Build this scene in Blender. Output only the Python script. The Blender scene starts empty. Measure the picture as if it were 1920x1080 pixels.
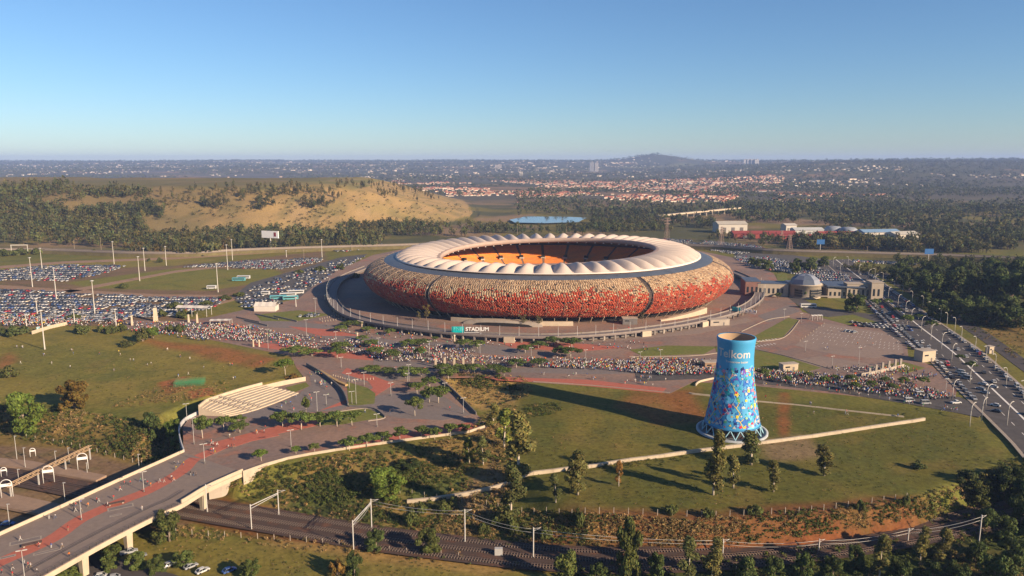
import bpy, bmesh, math, random
import numpy as np
from mathutils import Vector, Matrix, Quaternion

random.seed(7)
RNG = np.random.default_rng(11)
SC = bpy.context.scene
COL = SC.collection

# ------------------------------------------------------------------ camera, sky, sun, exposure
FPX, CAMH, PITCH = 1400.0, 110.0, math.radians(9.65)     # focal length in photo pixels, drone height, tilt
cam_d = bpy.data.cameras.new('camera')
cam_d.sensor_width = 36.0
cam_d.lens = 36.0 * FPX / 1920.0
cam_d.clip_start = 1.0
cam_d.clip_end = 60000.0
cam = bpy.data.objects.new('camera', cam_d)
COL.objects.link(cam)
cam.location = (0, 0, CAMH)
cam.rotation_euler = (math.pi / 2 - PITCH, 0, 0)
SC.camera = cam

SUN_EL = math.radians(21.0)
SUN_AZ = math.atan2(83.0, -57.0)          # clockwise from +Y, the way the camera looks
to_sun = Vector((math.sin(SUN_AZ) * math.cos(SUN_EL), math.cos(SUN_AZ) * math.cos(SUN_EL), math.sin(SUN_EL)))
world = bpy.data.worlds.new('World')
SC.world = world
world.use_nodes = True
wn = world.node_tree
for n in list(wn.nodes):
    wn.nodes.remove(n)
w_out = wn.nodes.new('ShaderNodeOutputWorld')
w_bg = wn.nodes.new('ShaderNodeBackground')
w_sky = wn.nodes.new('ShaderNodeTexSky')
w_sky.sky_type = 'NISHITA'
w_sky.sun_disc = False
w_sky.sun_elevation = SUN_EL
w_sky.sun_rotation = SUN_AZ
w_sky.altitude = 1000.0
w_sky.air_density = 1.1
w_sky.dust_density = 0.4
w_sky.ozone_density = 6.0
w_bg.inputs['Strength'].default_value = 0.060
wn.links.new(w_sky.outputs[0], w_bg.inputs['Color'])
wn.links.new(w_bg.outputs[0], w_out.inputs['Surface'])

sun_d = bpy.data.lights.new('sun', 'SUN')
sun_d.energy = 5.0
sun_d.angle = math.radians(0.55)
sun_d.color = (1.0, 0.77, 0.53)
sun = bpy.data.objects.new('sun', sun_d)
COL.objects.link(sun)
sun.rotation_euler = to_sun.to_track_quat('Z', 'Y').to_euler()
sun.location = to_sun * 400

SC.view_settings.view_transform = 'Standard'
SC.view_settings.look = 'None'
SC.view_settings.exposure = 1.12
SC.view_settings.gamma = 1.0
SC.view_settings.use_curve_mapping = False
SC.cycles.max_bounces = 5
SC.cycles.diffuse_bounces = 2
SC.cycles.glossy_bounces = 2
SC.cycles.transmission_bounces = 2
SC.cycles.volume_bounces = 0
SC.cycles.use_denoising = True

# ------------------------------------------------------------------ helpers: places
_c, _s = math.cos(PITCH), math.sin(PITCH)
def ray(px, py):
    u = (np.asarray(px, float) - 960) / FPX
    v = (np.asarray(py, float) - 540) / FPX
    return u, _c - v * _s, -_s - v * _c
def P(px, py, z=0.0):
    """The place at height z that the photograph shows at this pixel (1920 x 1080)."""
    dx, dy, dz = ray(px, py)
    t = (z - CAMH) / dz
    return (float(dx * t), float(dy * t))
def P3(px, py, z=0.0):
    x, y = P(px, py, z)
    return (x, y, z)
def PL(pts, z=0.0):
    return [P(a, b, z) for a, b in pts]
def pix(x, y, z):
    """The pixel of a place (for sorting by how large it shows)."""
    d = y * _c - (z - CAMH) * _s
    return 960 + FPX * x / d, 540 + FPX * (-(z - CAMH) * _c - y * _s) / d
def in_poly(poly, X, Y):
    X = np.asarray(X, float); Y = np.asarray(Y, float)
    ins = np.zeros(X.shape, bool)
    n = len(poly)
    for i in range(n):
        x0, y0 = poly[i]; x1, y1 = poly[(i + 1) % n]
        if y0 == y1:
            continue
        c = ((y0 > Y) != (y1 > Y)) & (X < (x1 - x0) * (Y - y0) / (y1 - y0) + x0)
        ins ^= c
    return ins
def poly_sd(poly, X, Y):
    """Signed distance to a polygon's outline, positive inside."""
    X = np.asarray(X, float); Y = np.asarray(Y, float)
    d = np.full(X.shape, 1e9)
    n = len(poly)
    for i in range(n):
        x0, y0 = poly[i]; x1, y1 = poly[(i + 1) % n]
        ex, ey = x1 - x0, y1 - y0
        L = ex * ex + ey * ey + 1e-9
        t = np.clip(((X - x0) * ex + (Y - y0) * ey) / L, 0, 1)
        d = np.minimum(d, np.hypot(X - x0 - t * ex, Y - y0 - t * ey))
    return np.where(in_poly(poly, X, Y), d, -d)
def sstep(a, b, x):
    t = np.clip((np.asarray(x, float) - a) / (b - a), 0, 1)
    return t * t * (3 - 2 * t)
def resample(pts, step, closed=False):
    pts = [Vector(p) for p in pts]
    if closed:
        pts = pts + [pts[0]]
    out, carry = [pts[0]], 0.0
    for a, b in zip(pts, pts[1:]):
        L = (b - a).length
        t = step - carry
        while t <= L:
            out.append(a + (b - a) * (t / L)); t += step
        carry = L - (t - step)
    return out
def smooth_path(pts, n=6):
    """Catmull-Rom through the points."""
    P_ = [Vector(p) for p in pts]
    out = []
    for i in range(len(P_) - 1):
        p0 = P_[max(i - 1, 0)]; p1 = P_[i]; p2 = P_[i + 1]; p3 = P_[min(i + 2, len(P_) - 1)]
        for k in range(n):
            t = k / n
            out.append(0.5 * ((2 * p1) + (p2 - p0) * t + (2 * p0 - 5 * p1 + 4 * p2 - p3) * t * t + (3 * p1 - p0 - 3 * p2 + p3) * t ** 3))
    out.append(P_[-1])
    return out
def offset2(path, d):
    """A 2-D path moved sideways by d (to its own starboard)."""
    p = [Vector((a[0], a[1])) for a in path]
    out = []
    for i in range(len(p)):
        t = (p[min(i + 1, len(p) - 1)] - p[max(i - 1, 0)])
        t = t.normalized() if t.length > 1e-6 else Vector((1, 0))
        out.append(p[i] + Vector((t.y, -t.x)) * d)
    return out

# value noise for terrain and covers: about -1 .. 1
_TAB = np.random.default_rng(5).uniform(-1, 1, (256, 256))
def _vn(u, v):
    i = np.floor(u).astype(np.int64); j = np.floor(v).astype(np.int64)
    a = u - i; b = v - j
    a = a * a * (3 - 2 * a); b = b * b * (3 - 2 * b)
    i0 = i & 255; i1 = (i + 1) & 255; j0 = j & 255; j1 = (j + 1) & 255
    return (_TAB[i0, j0] * (1 - a) + _TAB[i1, j0] * a) * (1 - b) + (_TAB[i0, j1] * (1 - a) + _TAB[i1, j1] * a) * b
def wob(X, Y, s, seed=0):
    X = np.asarray(X, float) / s; Y = np.asarray(Y, float) / s
    c, d = math.cos(seed * 1.3), math.sin(seed * 1.3)
    U = X * c - Y * d + seed * 17.3; W = X * d + Y * c + seed * 9.1
    return 1.25 * (_vn(U, W) + .5 * _vn(U * 2.1 + 7, W * 2.1) + .27 * _vn(U * 4.3, W * 4.3 + 3)) / 1.5

# ------------------------------------------------------------------ helpers: meshes
def link(o, parent=None):
    COL.objects.link(o)
    if parent is not None:
        o.parent = parent
    return o
def tag(o, label=None, cat=None, group=None, kind=None):
    if label: o['label'] = label
    if cat: o['category'] = cat
    if group: o['group'] = group
    if kind: o['kind'] = kind
    return o
def empty(name, loc=(0, 0, 0), rz=0.0, label=None, cat=None, group=None, kind=None):
    o = bpy.data.objects.new(name, None)
    o.location = loc; o.rotation_euler = (0, 0, rz)
    link(o)
    return tag(o, label, cat, group, kind)
def np_mesh(name, V, F, mats=(), mi=None, col=None, smooth=False, fcol=None):
    """A mesh from arrays; F is (n,3) or (n,4); col per vertex, fcol per face (as corner colours)."""
    V = np.asarray(V, np.float32); F = np.asarray(F, np.int32)
    me = bpy.data.meshes.new(name)
    n, k = F.shape
    me.vertices.add(len(V)); me.vertices.foreach_set('co', V.ravel())
    me.loops.add(n * k); me.loops.foreach_set('vertex_index', F.ravel())
    me.polygons.add(n)
    me.polygons.foreach_set('loop_start', np.arange(n, dtype=np.int32) * k)
    if mi is not None:
        me.polygons.foreach_set('material_index', np.asarray(mi, np.int32))
    if smooth:
        me.polygons.foreach_set('use_smooth', np.ones(n, bool))
    for m in mats:
        me.materials.append(m)
    if col is not None:
        a = me.color_attributes.new('Col', 'FLOAT_COLOR', 'POINT')
        c = np.ones((len(V), 4), np.float32); c[:, :3] = col
        a.data.foreach_set('color', c.ravel())
    if fcol is not None:
        a = me.color_attributes.new('Col', 'FLOAT_COLOR', 'CORNER')
        c = np.ones((n, k, 4), np.float32); c[:, :, :3] = np.asarray(fcol)[:, None, :]
        a.data.foreach_set('color', c.ravel())
    me.update(calc_edges=True)
    return me

class MB:
    """Collects shapes; build() links them as one mesh object."""
    def __init__(s):
        s.v = []; s.f = []; s.m = []; s.sm = []
    def add(s, vs, fs, m=0, smooth=False):
        b = len(s.v)
        s.v += [tuple(p) for p in vs]
        for f in fs:
            s.f.append(tuple(b + i for i in f)); s.m.append(m); s.sm.append(smooth)
        return s
    def box(s, c, d, rz=0.0, m=0, top=None, R=None):
        """Box centred at c with size d; top = (sx, sy) scales its upper face."""
        tx, ty = top or (1, 1)
        x, y, z = d[0] / 2, d[1] / 2, d[2] / 2
        p = [(-x, -y, -z), (x, -y, -z), (x, y, -z), (-x, y, -z), (-x * tx, -y * ty, z), (x * tx, -y * ty, z), (x * tx, y * ty, z), (-x * tx, y * ty, z)]
        if R is None:
            R = Matrix.Rotation(rz, 3, 'Z')
        c = Vector(c)
        return s.add([R @ Vector(q) + c for q in p], [(0, 3, 2, 1), (4, 5, 6, 7), (0, 1, 5, 4), (1, 2, 6, 5), (2, 3, 7, 6), (3, 0, 4, 7)], m)
    def prism(s, poly, z0, z1, m=0, mside=None, bottom=True):
        n = len(poly)
        a = sum(poly[i][0] * poly[(i + 1) % n][1] - poly[(i + 1) % n][0] * poly[i][1] for i in range(n))
        if a < 0:
            poly = list(reversed(poly))
        lo = [(p[0], p[1], z0) for p in poly]; hi = [(p[0], p[1], z1) for p in poly]
        b = len(s.v)
        s.v += lo + hi
        s.f.append(tuple(b + n + i for i in range(n))); s.m.append(m); s.sm.append(False)
        if bottom:
            s.f.append(tuple(b + i for i in reversed(range(n)))); s.m.append(m); s.sm.append(False)
        for i in range(n):
            j = (i + 1) % n
            s.f.append((b + i, b + j, b + n + j, b + n + i)); s.m.append(m if mside is None else mside); s.sm.append(False)
        return s
    def cyl(s, p0, p1, r0, r1=None, n=8, m=0, cap=True, smooth=True):
        r1 = r0 if r1 is None else r1
        p0, p1 = Vector(p0), Vector(p1)
        d = (p1 - p0).normalized()
        u = d.orthogonal().normalized(); w = d.cross(u)
        A = [p0 + (u * math.cos(6.2832 * i / n) + w * math.sin(6.2832 * i / n)) * r0 for i in range(n)]
        B = [p1 + (u * math.cos(6.2832 * i / n) + w * math.sin(6.2832 * i / n)) * r1 for i in range(n)]
        s.add(A + B, [(i, (i + 1) % n, n + (i + 1) % n, n + i) for i in range(n)], m, smooth)
        if cap:
            s.add(A, [tuple(reversed(range(n)))], m); s.add(B, [tuple(range(n))], m)
        return s
    def tube(s, path, r, n=6, m=0):
        path = [Vector(p) for p in path]
        rs = r if isinstance(r, (list, tuple)) else [r] * len(path)
        rings = []
        u = None
        for i, p in enumerate(path):
            d = (path[min(i + 1, len(path) - 1)] - path[max(i - 1, 0)]).normalized()
            u = d.orthogonal().normalized() if u is None else (u - d * u.dot(d)).normalized()
            w = d.cross(u)
            rings.append([p + (u * math.cos(6.2832 * k / n) + w * math.sin(6.2832 * k / n)) * rs[i] for k in range(n)])
        vs = [q for rg in rings for q in rg]
        fs = [(i * n + k, i * n + (k + 1) % n, (i + 1) * n + (k + 1) % n, (i + 1) * n + k) for i in range(len(path) - 1) for k in range(n)]
        fs += [tuple(reversed(range(n))), tuple((len(path) - 1) * n + k for k in range(n))]
        return s.add(vs, fs, m, True)
    def lathe(s, prof, n=32, c=(0, 0, 0), m=0, smooth=True):
        vs = [(c[0] + r * math.cos(6.2832 * k / n), c[1] + r * math.sin(6.2832 * k / n), c[2] + z) for r, z in prof for k in range(n)]
        fs = [(i * n + k, i * n + (k + 1) % n, (i + 1) * n + (k + 1) % n, (i + 1) * n + k) for i in range(len(prof) - 1) for k in range(n)]
        return s.add(vs, fs, m, smooth)
    def wall(s, path, h, th, z0=None, m=0, zf=None, cap=True):
        """A wall of thickness th along a 2-D path; z0 base (number or function), h height."""
        A = offset2(path, th / 2); B = offset2(path, -th / 2)
        n = len(path)
        vs = []
        for i in range(n):
            zb = zf(path[i][0], path[i][1]) if zf else z0
            hh = h[i] if isinstance(h, (list, tuple)) else h
            vs += [(A[i].x, A[i].y, zb), (B[i].x, B[i].y, zb), (B[i].x, B[i].y, zb + hh), (A[i].x, A[i].y, zb + hh)]
        fs = []
        for i in range(n - 1):
            a, b = 4 * i, 4 * (i + 1)
            fs += [(a + 3, a + 2, b + 2, b + 3), (a, a + 3, b + 3, b), (a + 2, a + 1, b + 1, b + 2)]
        fs += [(0, 1, 2, 3), (4 * n - 1, 4 * n - 2, 4 * n - 3, 4 * n - 4)]
        return s.add(vs, fs, m)
    def strip(s, path, width, z, m=0):
        """A flat ribbon lying at height z (number or per-point list)."""
        A = offset2(path, width / 2); B = offset2(path, -width / 2)
        vs = []
        for i in range(len(path)):
            zz = z(path[i][0], path[i][1]) if callable(z) else z
            vs += [(A[i].x, A[i].y, zz), (B[i].x, B[i].y, zz)]
        return s.add(vs, [(2 * i, 2 * i + 2, 2 * i + 3, 2 * i + 1) for i in range(len(path) - 1)], m)
    def mesh(s, name, mats):
        me = bpy.data.meshes.new(name)
        me.from_pydata(s.v, [], s.f)
        for m in (mats if isinstance(mats, (list, tuple)) else [mats]):
            me.materials.append(m)
        me.polygons.foreach_set('material_index', s.m)
        me.polygons.foreach_set('use_smooth', s.sm)
        me.update()
        return me
    def build(s, name, mats, parent=None, **kw):
        o = bpy.data.objects.new(name, s.mesh(name, mats))
        link(o, parent)
        return tag(o, **kw)

def obj(name, me, parent=None, loc=None, rz=None, scale=None, **kw):
    o = bpy.data.objects.new(name, me)
    if loc is not None: o.location = loc
    if rz is not None: o.rotation_euler = (0, 0, rz)
    if scale is not None: o.scale = scale if isinstance(scale, (tuple, list)) else (scale,) * 3
    link(o, parent)
    return tag(o, **kw)
def copy_tree(o, parent=None):
    c = o.copy()
    link(c, parent)
    if parent is not None:
        c.matrix_parent_inverse = o.matrix_parent_inverse.copy()
    for ch in o.children:
        copy_tree(ch, c)
    return c
_ONES = 'zeroth first second third fourth fifth sixth seventh eighth ninth tenth eleventh twelfth thirteenth fourteenth fifteenth sixteenth seventeenth eighteenth nineteenth'.split()
_TENS = ['', '', 'twenty', 'thirty', 'forty', 'fifty', 'sixty', 'seventy', 'eighty', 'ninety']
def ordinal(n):
    if n < 20: return _ONES[n]
    if n < 100:
        return _TENS[n // 10][:-1] + 'ieth' if n % 10 == 0 else _TENS[n // 10] + '-' + _ONES[n % 10]
    return {1: 'hundred', 2: 'two-hundred'}.get(n // 100, 'three-hundred') + ('th' if n % 100 == 0 else '-and-' + ordinal(n % 100))
def count_labels(things, look, where, key):
    """Labels that count like things along a line: 'third white car from the bridge end ...'."""
    by = {}
    for t in sorted(things, key=key):
        k = (look(t), where(t))
        by.setdefault(k, []).append(t)
    for (l, w), v in by.items():
        for i, t in enumerate(v):
            t['label'] = (ordinal(i + 1) + ' ' + l + ' ' + w) if len(v) > 1 else ('only ' + l + ' ' + w)

# ------------------------------------------------------------------ helpers: materials
MATS = {}
def mat(name, col, rough=0.85, var=0.18, scale=0.4, metal=0.0, bump=0.0, attr=None, spec=0.25, coord='world', rnd=0.0, second=None, detail=4.0, transl=0.0, mid=None):
    """Principled material whose colour drifts with procedural noise; second = (colour, scale, threshold, softness) lays patches of another colour over it."""
    if name in MATS:
        return MATS[name]
    m = bpy.data.materials.new(name)
    m.use_nodes = True
    nt = m.node_tree; N = nt.nodes; L = nt.links
    bs = N['Principled BSDF']
    bs.inputs['Roughness'].default_value = rough
    bs.inputs['Metallic'].default_value = metal
    bs.inputs['Specular IOR Level'].default_value = spec
    if coord == 'world':
        g = N.new('ShaderNodeNewGeometry'); pos = g.outputs['Position']
    else:
        g = N.new('ShaderNodeTexCoord'); pos = g.outputs['Object']
    if attr:
        a = N.new('ShaderNodeAttribute'); a.attribute_name = attr
        base = a.outputs['Color']
    else:
        a = N.new('ShaderNodeRGB'); a.outputs[0].default_value = (*col, 1)
        base = a.outputs[0]
    def mixc(fac, c1, c2, mode='MIX'):
        x = N.new('ShaderNodeMix'); x.data_type = 'RGBA'; x.blend_type = mode
        if isinstance(fac, float): x.inputs[0].default_value = fac
        else: L.new(fac, x.inputs[0])
        for sck, c in ((x.inputs[6], c1), (x.inputs[7], c2)):
            if isinstance(c, tuple): sck.default_value = (*c, 1)
            else: L.new(c, sck)
        return x.outputs[2]
    def noise(sc, det=4.0, ro=0.6):
        n = N.new('ShaderNodeTexNoise'); n.inputs['Scale'].default_value = sc; n.inputs['Detail'].default_value = det
        n.inputs['Roughness'].default_value = ro
        L.new(pos, n.inputs['Vector'])
        return n.outputs['Fac']
    def ramp(src, lo, hi, a=0.0, b=1.0):
        r = N.new('ShaderNodeMapRange'); r.inputs[1].default_value = lo; r.inputs[2].default_value = hi
        r.inputs[3].default_value = a; r.inputs[4].default_value = b
        L.new(src, r.inputs[0])
        return r.outputs[0]
    if mid is not None:                       # soft broad drift to another tint
        base = mixc(ramp(noise(mid[1], 3.0), 0.38, 0.62), base, mid[0])
    if second is not None:
        c2, s2, th, so = second
        base = mixc(ramp(noise(s2, 5.0, 0.65), th, th + so), base, c2)
    if var > 0:
        fac = ramp(noise(scale, detail, 0.68), 0.28, 0.72, 1 - var, 1 + var)
        cm = N.new('ShaderNodeVectorMath'); cm.operation = 'SCALE'
        L.new(base, cm.inputs[0]); L.new(fac, cm.inputs['Scale'])
        base = cm.outputs[0]
    if rnd > 0:
        oi = N.new('ShaderNodeObjectInfo')
        cm = N.new('ShaderNodeVectorMath'); cm.operation = 'SCALE'
        L.new(base, cm.inputs[0]); L.new(ramp(oi.outputs['Random'], 0, 1, 1 - rnd, 1 + rnd), cm.inputs['Scale'])
        base = cm.outputs[0]
    L.new(base, bs.inputs['Base Color'])
    if bump > 0:
        b = N.new('ShaderNodeBump'); b.inputs['Strength'].default_value = 1.0; b.inputs['Distance'].default_value = bump
        L.new(noise(scale * 2.2, 5.0, 0.7), b.inputs['Height'])
        L.new(b.outputs[0], bs.inputs['Normal'])
    if transl > 0:
        t = N.new('ShaderNodeBsdfTranslucent'); L.new(base, t.inputs['Color'])
        ms = N.new('ShaderNodeMixShader'); ms.inputs[0].default_value = transl
        L.new(bs.outputs[0], ms.inputs[1]); L.new(t.outputs[0], ms.inputs[2])
        L.new(ms.outputs[0], N['Material Output'].inputs['Surface'])
    MATS[name] = m
    return m
# ================================================================== THE GROUND
LOWZ = -8.0
_hi = PL([(-500, 660), (-100, 715), (0, 742), (150, 765), (300, 788), (343, 815), (346, 850), (450, 884), (520, 866), (600, 850), (750, 828), (880, 812), (960, 852), (1020, 915), (1100, 955), (1300, 972), (1500, 964), (1700, 935), (1860, 880), (1930, 872), (2040, 900), (2300, 950)], 0.0)
_lo = PL([(-500, 760), (-100, 806), (60, 822), (180, 845), (290, 872), (346, 905), (460, 922), (560, 960), (700, 992), (1000, 1016), (1300, 1018), (1500, 1004), (1700, 975), (1930, 928), (2040, 950), (2300, 1000)], LOWZ)
_hx = np.array([p[0] for p in _hi]); _hy = np.array([p[1] for p in _hi])
_lx = np.array([p[0] for p in _lo]); _ly = np.array([p[1] for p in _lo])
for arr in (_hx, _lx):
    for i in range(1, len(arr)):
        arr[i] = max(arr[i], arr[i - 1] + 0.4)
PIT = PL([(815, 712), (850, 700), (915, 706), (985, 712), (990, 742), (905, 768), (870, 752)])
DROP = PL([(190, 865), (225, 822), (310, 772), (400, 740), (490, 720), (566, 705), (580, 711), (492, 734), (400, 757), (374, 779), (346, 800), (341, 852), (290, 880)])
FLAT = PL([(-150, 470), (700, 455), (1400, 455), (1950, 520), (1990, 700), (1800, 780), (1300, 740), (920, 820), (460, 900), (330, 850), (345, 780), (560, 700), (300, 640), (-150, 640)])
def gz(X, Y):
    """Height of the ground."""
    X = np.asarray(X, float); Y = np.asarray(Y, float)
    sh = X.shape
    X = X.ravel(); Y = Y.ravel()
    out = np.full(X.shape, -0.03)
    nr = Y < 1000
    if nr.any():
        x, y = X[nr], Y[nr]
        yh = np.interp(x, _hx, _hy); yl = np.interp(x, _lx, _ly)
        yl = np.minimum(yl, yh - 5)
        z = LOWZ * (1 - sstep(0, 1, (y - yl) / (yh - yl)))
        bump = (wob(x, y, 30, 1) - 1.3) * 0.35 + (wob(x, y, 9, 2) - 1.3) * 0.10
        q = (y < 420) & (y > 300) & (np.abs(x) < 60)
        if q.any():
            z[q] -= 2.6 * sstep(0.0, 7.0, poly_sd(PIT, x[q], y[q]))
        q = (y < 420) & (y > 255) & (x < -80) & (x > -215)
        if q.any():
            z[q] = np.minimum(z[q], -7.6 * sstep(0.0, 5.0, poly_sd(DROP, x[q], y[q]) + 1.0))
        fl = np.ones(x.shape)
        e = (y < 470) | (np.abs(x) > 300) | (y > 850)
        if e.any():
            fl[e] = sstep(-14, 4, poly_sd(FLAT, x[e], y[e]))
        out[nr] += z + bump * (1 - fl)
    fr = ~nr
    if fr.any():
        x, y = X[fr], Y[fr]
        y0 = np.interp(x, [-2500, -750, -420, -258, -120, -25], [1000, 1045, 1085, 1125, 1260, 1450])
        prof = np.interp((y - y0) / 230.0, [0, .28, .36, .60, .72, 1.0, 1.25], [0, .34, .36, .68, .71, .97, 1.0])
        side = sstep(0, 1, (-22 - x - 0.10 * (y - 1400)) / 330.0) ** 0.9
        hill = 67.0 * prof * side * (1 - sstep(1950, 2350, y))
        hill = hill + 2.6 * wob(x, y, 90, 3) * np.clip(hill / 20, 0, 1)
        side_r = sstep(0.12, 0.5, x / y)
        far = (1 - side_r) * 112.0 * sstep(4200, 11500, y) + side_r * 104.0 * sstep(2700, 6000, y)
        far = far + 22.0 * wob(x, y, 2600, 5) * sstep(4500, 8500, y) + 5.0 * wob(x, y, 900, 6) * sstep(2600, 6000, y)
        far = far + 88.0 * np.exp(-(((x - 1800) / 400.0) ** 2 + ((y - 9300) / 900.0) ** 2))
        out[fr] += hill + far + 3.0 * wob(x, y, 300, 8) * sstep(1000, 1500, y) * (hill < 2)
    return out.reshape(sh)
def g1(x, y):
    return float(gz(np.array([x]), np.array([y]))[0])
_T = np.concatenate([np.linspace(180, 980, 40), np.linspace(1000, 2500, 90), np.geomspace(2530, 15000, 50)])
def PT(px, py):
    """Where the line of sight through a photo pixel meets the ground: (x, y, z) arrays."""
    px = np.atleast_1d(np.asarray(px, float)); py = np.atleast_1d(np.asarray(py, float))
    out = np.zeros((len(px), 3))
    for a in range(0, len(px), 500):
        dx, dy, dz = ray(px[a:a + 500], py[a:a + 500])
        T_ = _T[:44] if py[a:a + 500].min() > 500 else _T
        X = dx[:, None] * T_; Y = dy[:, None] * T_; Z = CAMH + dz[:, None] * T_
        G = gz(X, Y)
        below = Z < G
        k = np.where(below.any(1), below.argmax(1), len(T_) - 1)
        k = np.maximum(k, 1); r = np.arange(len(k))
        d1 = Z[r, k] - G[r, k]; d0 = Z[r, k - 1] - G[r, k - 1]
        f = np.clip(d0 / (d0 - d1 + 1e-9), 0, 1)
        t = _T[k - 1] + (_T[k] - _T[k - 1]) * f
        ta, tb = _T[k - 1].copy(), _T[k].copy()
        for _ in range(7):
            up = CAMH + dz * t > gz(dx * t, dy * t)
            ta = np.where(up, t, ta); tb = np.where(up, tb, t)
            t = (ta + tb) / 2
        x = dx * t; y = dy * t
        out[a:a + 500] = np.stack([x, y, gz(x, y)], 1)
    return out
def PT1(px, py):
    return tuple(float(v) for v in PT([px], [py])[0])

def graded(a, b, step, grow, lim):
    """Coordinates: even steps between a and b, growing outside up to lim."""
    mid = list(np.arange(a, b, step))
    up, s_ = [], step
    x = mid[-1]
    while x < lim[1]:
        s_ *= grow; x += s_; up.append(x)
    dn, s_ = [], step
    x = a
    while x > lim[0]:
        s_ *= grow; x -= s_; dn.append(x)
    return np.array(list(reversed(dn)) + mid + up)
gx = graded(-230, 250, 2.1, 1.032, (-12000, 12000))
gy = graded(180, 560, 2.1, 1.030, (-600, 15500))
GX, GY = np.meshgrid(gx, gy)
fx, fy = GX.ravel(), GY.ravel()
GZ = np.concatenate([gz(fx[i:i + 50000], fy[i:i + 50000]) for i in range(0, len(fx), 50000)])
nx, ny = len(gx), len(gy)
ii = (np.arange(ny - 1)[:, None] * nx + np.arange(nx - 1)[None, :]).ravel()
GF = np.stack([ii, ii + 1, ii + nx + 1, ii + nx], 1)

C_GRASS = np.array((.125, .120, .026)); C_DARK = np.array((.060, .078, .022)); C_DRY = np.array((.32, .205, .07))
C_SOIL = np.array((.27, .095, .038)); C_BROWN = np.array((.19, .125, .075)); C_TAN = np.array((.31, .21, .085))
C_WOOD = np.array((.050, .050, .024)); C_TOWN = np.array((.12, .105, .08)); C_OLIVE = np.array((.18, .148, .034))
cov = np.tile(C_GRASS, (len(fx), 1))
def lay(mask, c):
    global cov
    m = np.clip(mask, 0, 1)[:, None]
    cov = cov * (1 - m) + np.asarray(c) * m
near = (fy < 1100) & (np.abs(fx) < 900)
def zone(pts, c, soft=3.0, rag=3.0, amount=1.0, seed=0, z=0.0):
    """Ground cover c inside a polygon of photo pixels, with a ragged edge."""
    poly = PL(pts, z)
    m = np.zeros(len(fx))
    d = poly_sd(poly, fx[near], fy[near])
    m[near] = sstep(-soft, soft, d + rag * wob(fx[near], fy[near], 26, seed)) * amount
    lay(m, c)
# broad drift of green and straw over all grass
lay(sstep(-.1, .9, wob(fx, fy, 70, 21)) * .55, C_OLIVE)
lay(sstep(.2, 1.0, wob(fx, fy, 38, 22)) * .5, C_DARK)
# country beyond
lay(sstep(880, 1000, fy) * .85, C_WOOD * 1.3)
hillz = GZ > 4
lay((hillz & (fy > 1000) & (fy < 2400) & (fx < 0)) * 1.0, C_TAN)
lay(((GZ > 60) & (fy > 1290) & (fy < 2400) & (fx < 100)) * sstep(-.8, .4, wob(fx, fy, 260, 23)) * .9, np.array((.155, .15, .05)))
lay((hillz & (fy > 1000) & (fy < 2400) & (fx < 0)) * sstep(.1, .8, wob(fx, fy, 60, 24)) * .5, np.array((.20, .165, .06)))
lay((hillz & (fy > 1000) & (fy < 2400) & (fx < 0)) * sstep(.0, .5, wob(fx, fy, 23, 29)) * .55, np.array((.125, .115, .045)))
lay((hillz & (fy > 1000) & (fy < 2400) & (fx < 0)) * sstep(.35, .7, wob(fx, fy * .3, 45, 30)) * .6, np.array((.30, .205, .10)))
lay((hillz & (fy > 1000) & (fy < 2400) & (fx < -330)) * sstep(-380, -520, fx) * .6, np.array((.10, .085, .04)))
lay(sstep(1700, 2400, fy) * (GZ < 30) * .8, C_TOWN * .8)
lay(sstep(2300, 3200, fy) * sstep(-.5, .6, wob(fx, fy, 900, 25)) * .8, C_WOOD * 1.15)
lay(sstep(1500, 2500, fy) * sstep(.45, .8, wob(fx, fy, 330, 26)) * .7, np.array((.26, .16, .09)))
lay(sstep(1500, 2500, fy) * sstep(.5, .8, wob(fx, fy, 500, 27)) * .7, np.array((.16, .16, .06)))
lay(sstep(900, 1000, fy) * (1 - sstep(1500, 2300, fy)) * (GZ < 5) * sstep(.0, .45, wob(fx, fy, 120, 33)) * .8, C_OLIVE * .9)
lay(sstep(900, 1000, fy) * (1 - sstep(1700, 2500, fy)) * (GZ < 5) * sstep(.25, .6, wob(fx, fy, 150, 34)) * .8, C_BROWN * 1.2)
# places near by
zone([(0, 520), (160, 505), (420, 492), (610, 470), (620, 500), (560, 540), (420, 560), (300, 580), (340, 600), (0, 622)], C_BROWN * .8, 3, 4, 1, 1)          # worn ground of the car fields
zone([(125, 530), (330, 503), (520, 505), (540, 520), (395, 545), (160, 540)], C_GRASS * 1.15, 2, 2, 1, 2)
zone([(-60, 512), (60, 495), (260, 482), (420, 485), (330, 498), (140, 505)], C_OLIVE, 2, 2, 1, 3)
zone([(-60, 628), (130, 610), (330, 628), (545, 668), (560, 700), (420, 742), (200, 768), (-60, 745)], C_OLIVE * .95, 5, 5, 1, 4)
zone([(0, 650), (120, 640), (220, 655), (300, 700), (150, 720), (0, 700)], C_GRASS, 8, 9, .8, 5)
zone([(265, 632), (420, 652), (520, 672), (480, 690), (380, 665), (270, 645)], C_SOIL * .9, 4, 4, .75, 6)
zone([(300, 715), (345, 705), (365, 722), (310, 740)], C_SOIL, 1.5, 2, .9, 7)
zone([(350, 732), (395, 725), (400, 738), (360, 745)], C_SOIL * 1.15, 1, 1.5, 1, 8)
zone([(0, 668), (20, 655), (30, 672), (0, 690)], C_SOIL, 2, 2, .7, 9)
zone([(-100, 748), (120, 765), (330, 800), (345, 850), (290, 870), (100, 830), (-100, 800)], C_DRY * .6, 4, 6, .75, 10)
zone([(-150, 826), (120, 838), (290, 880), (345, 915), (345, 980), (0, 1020), (-150, 1020)], C_BROWN * .85, 2, 2, .95, 11, LOWZ)
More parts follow.
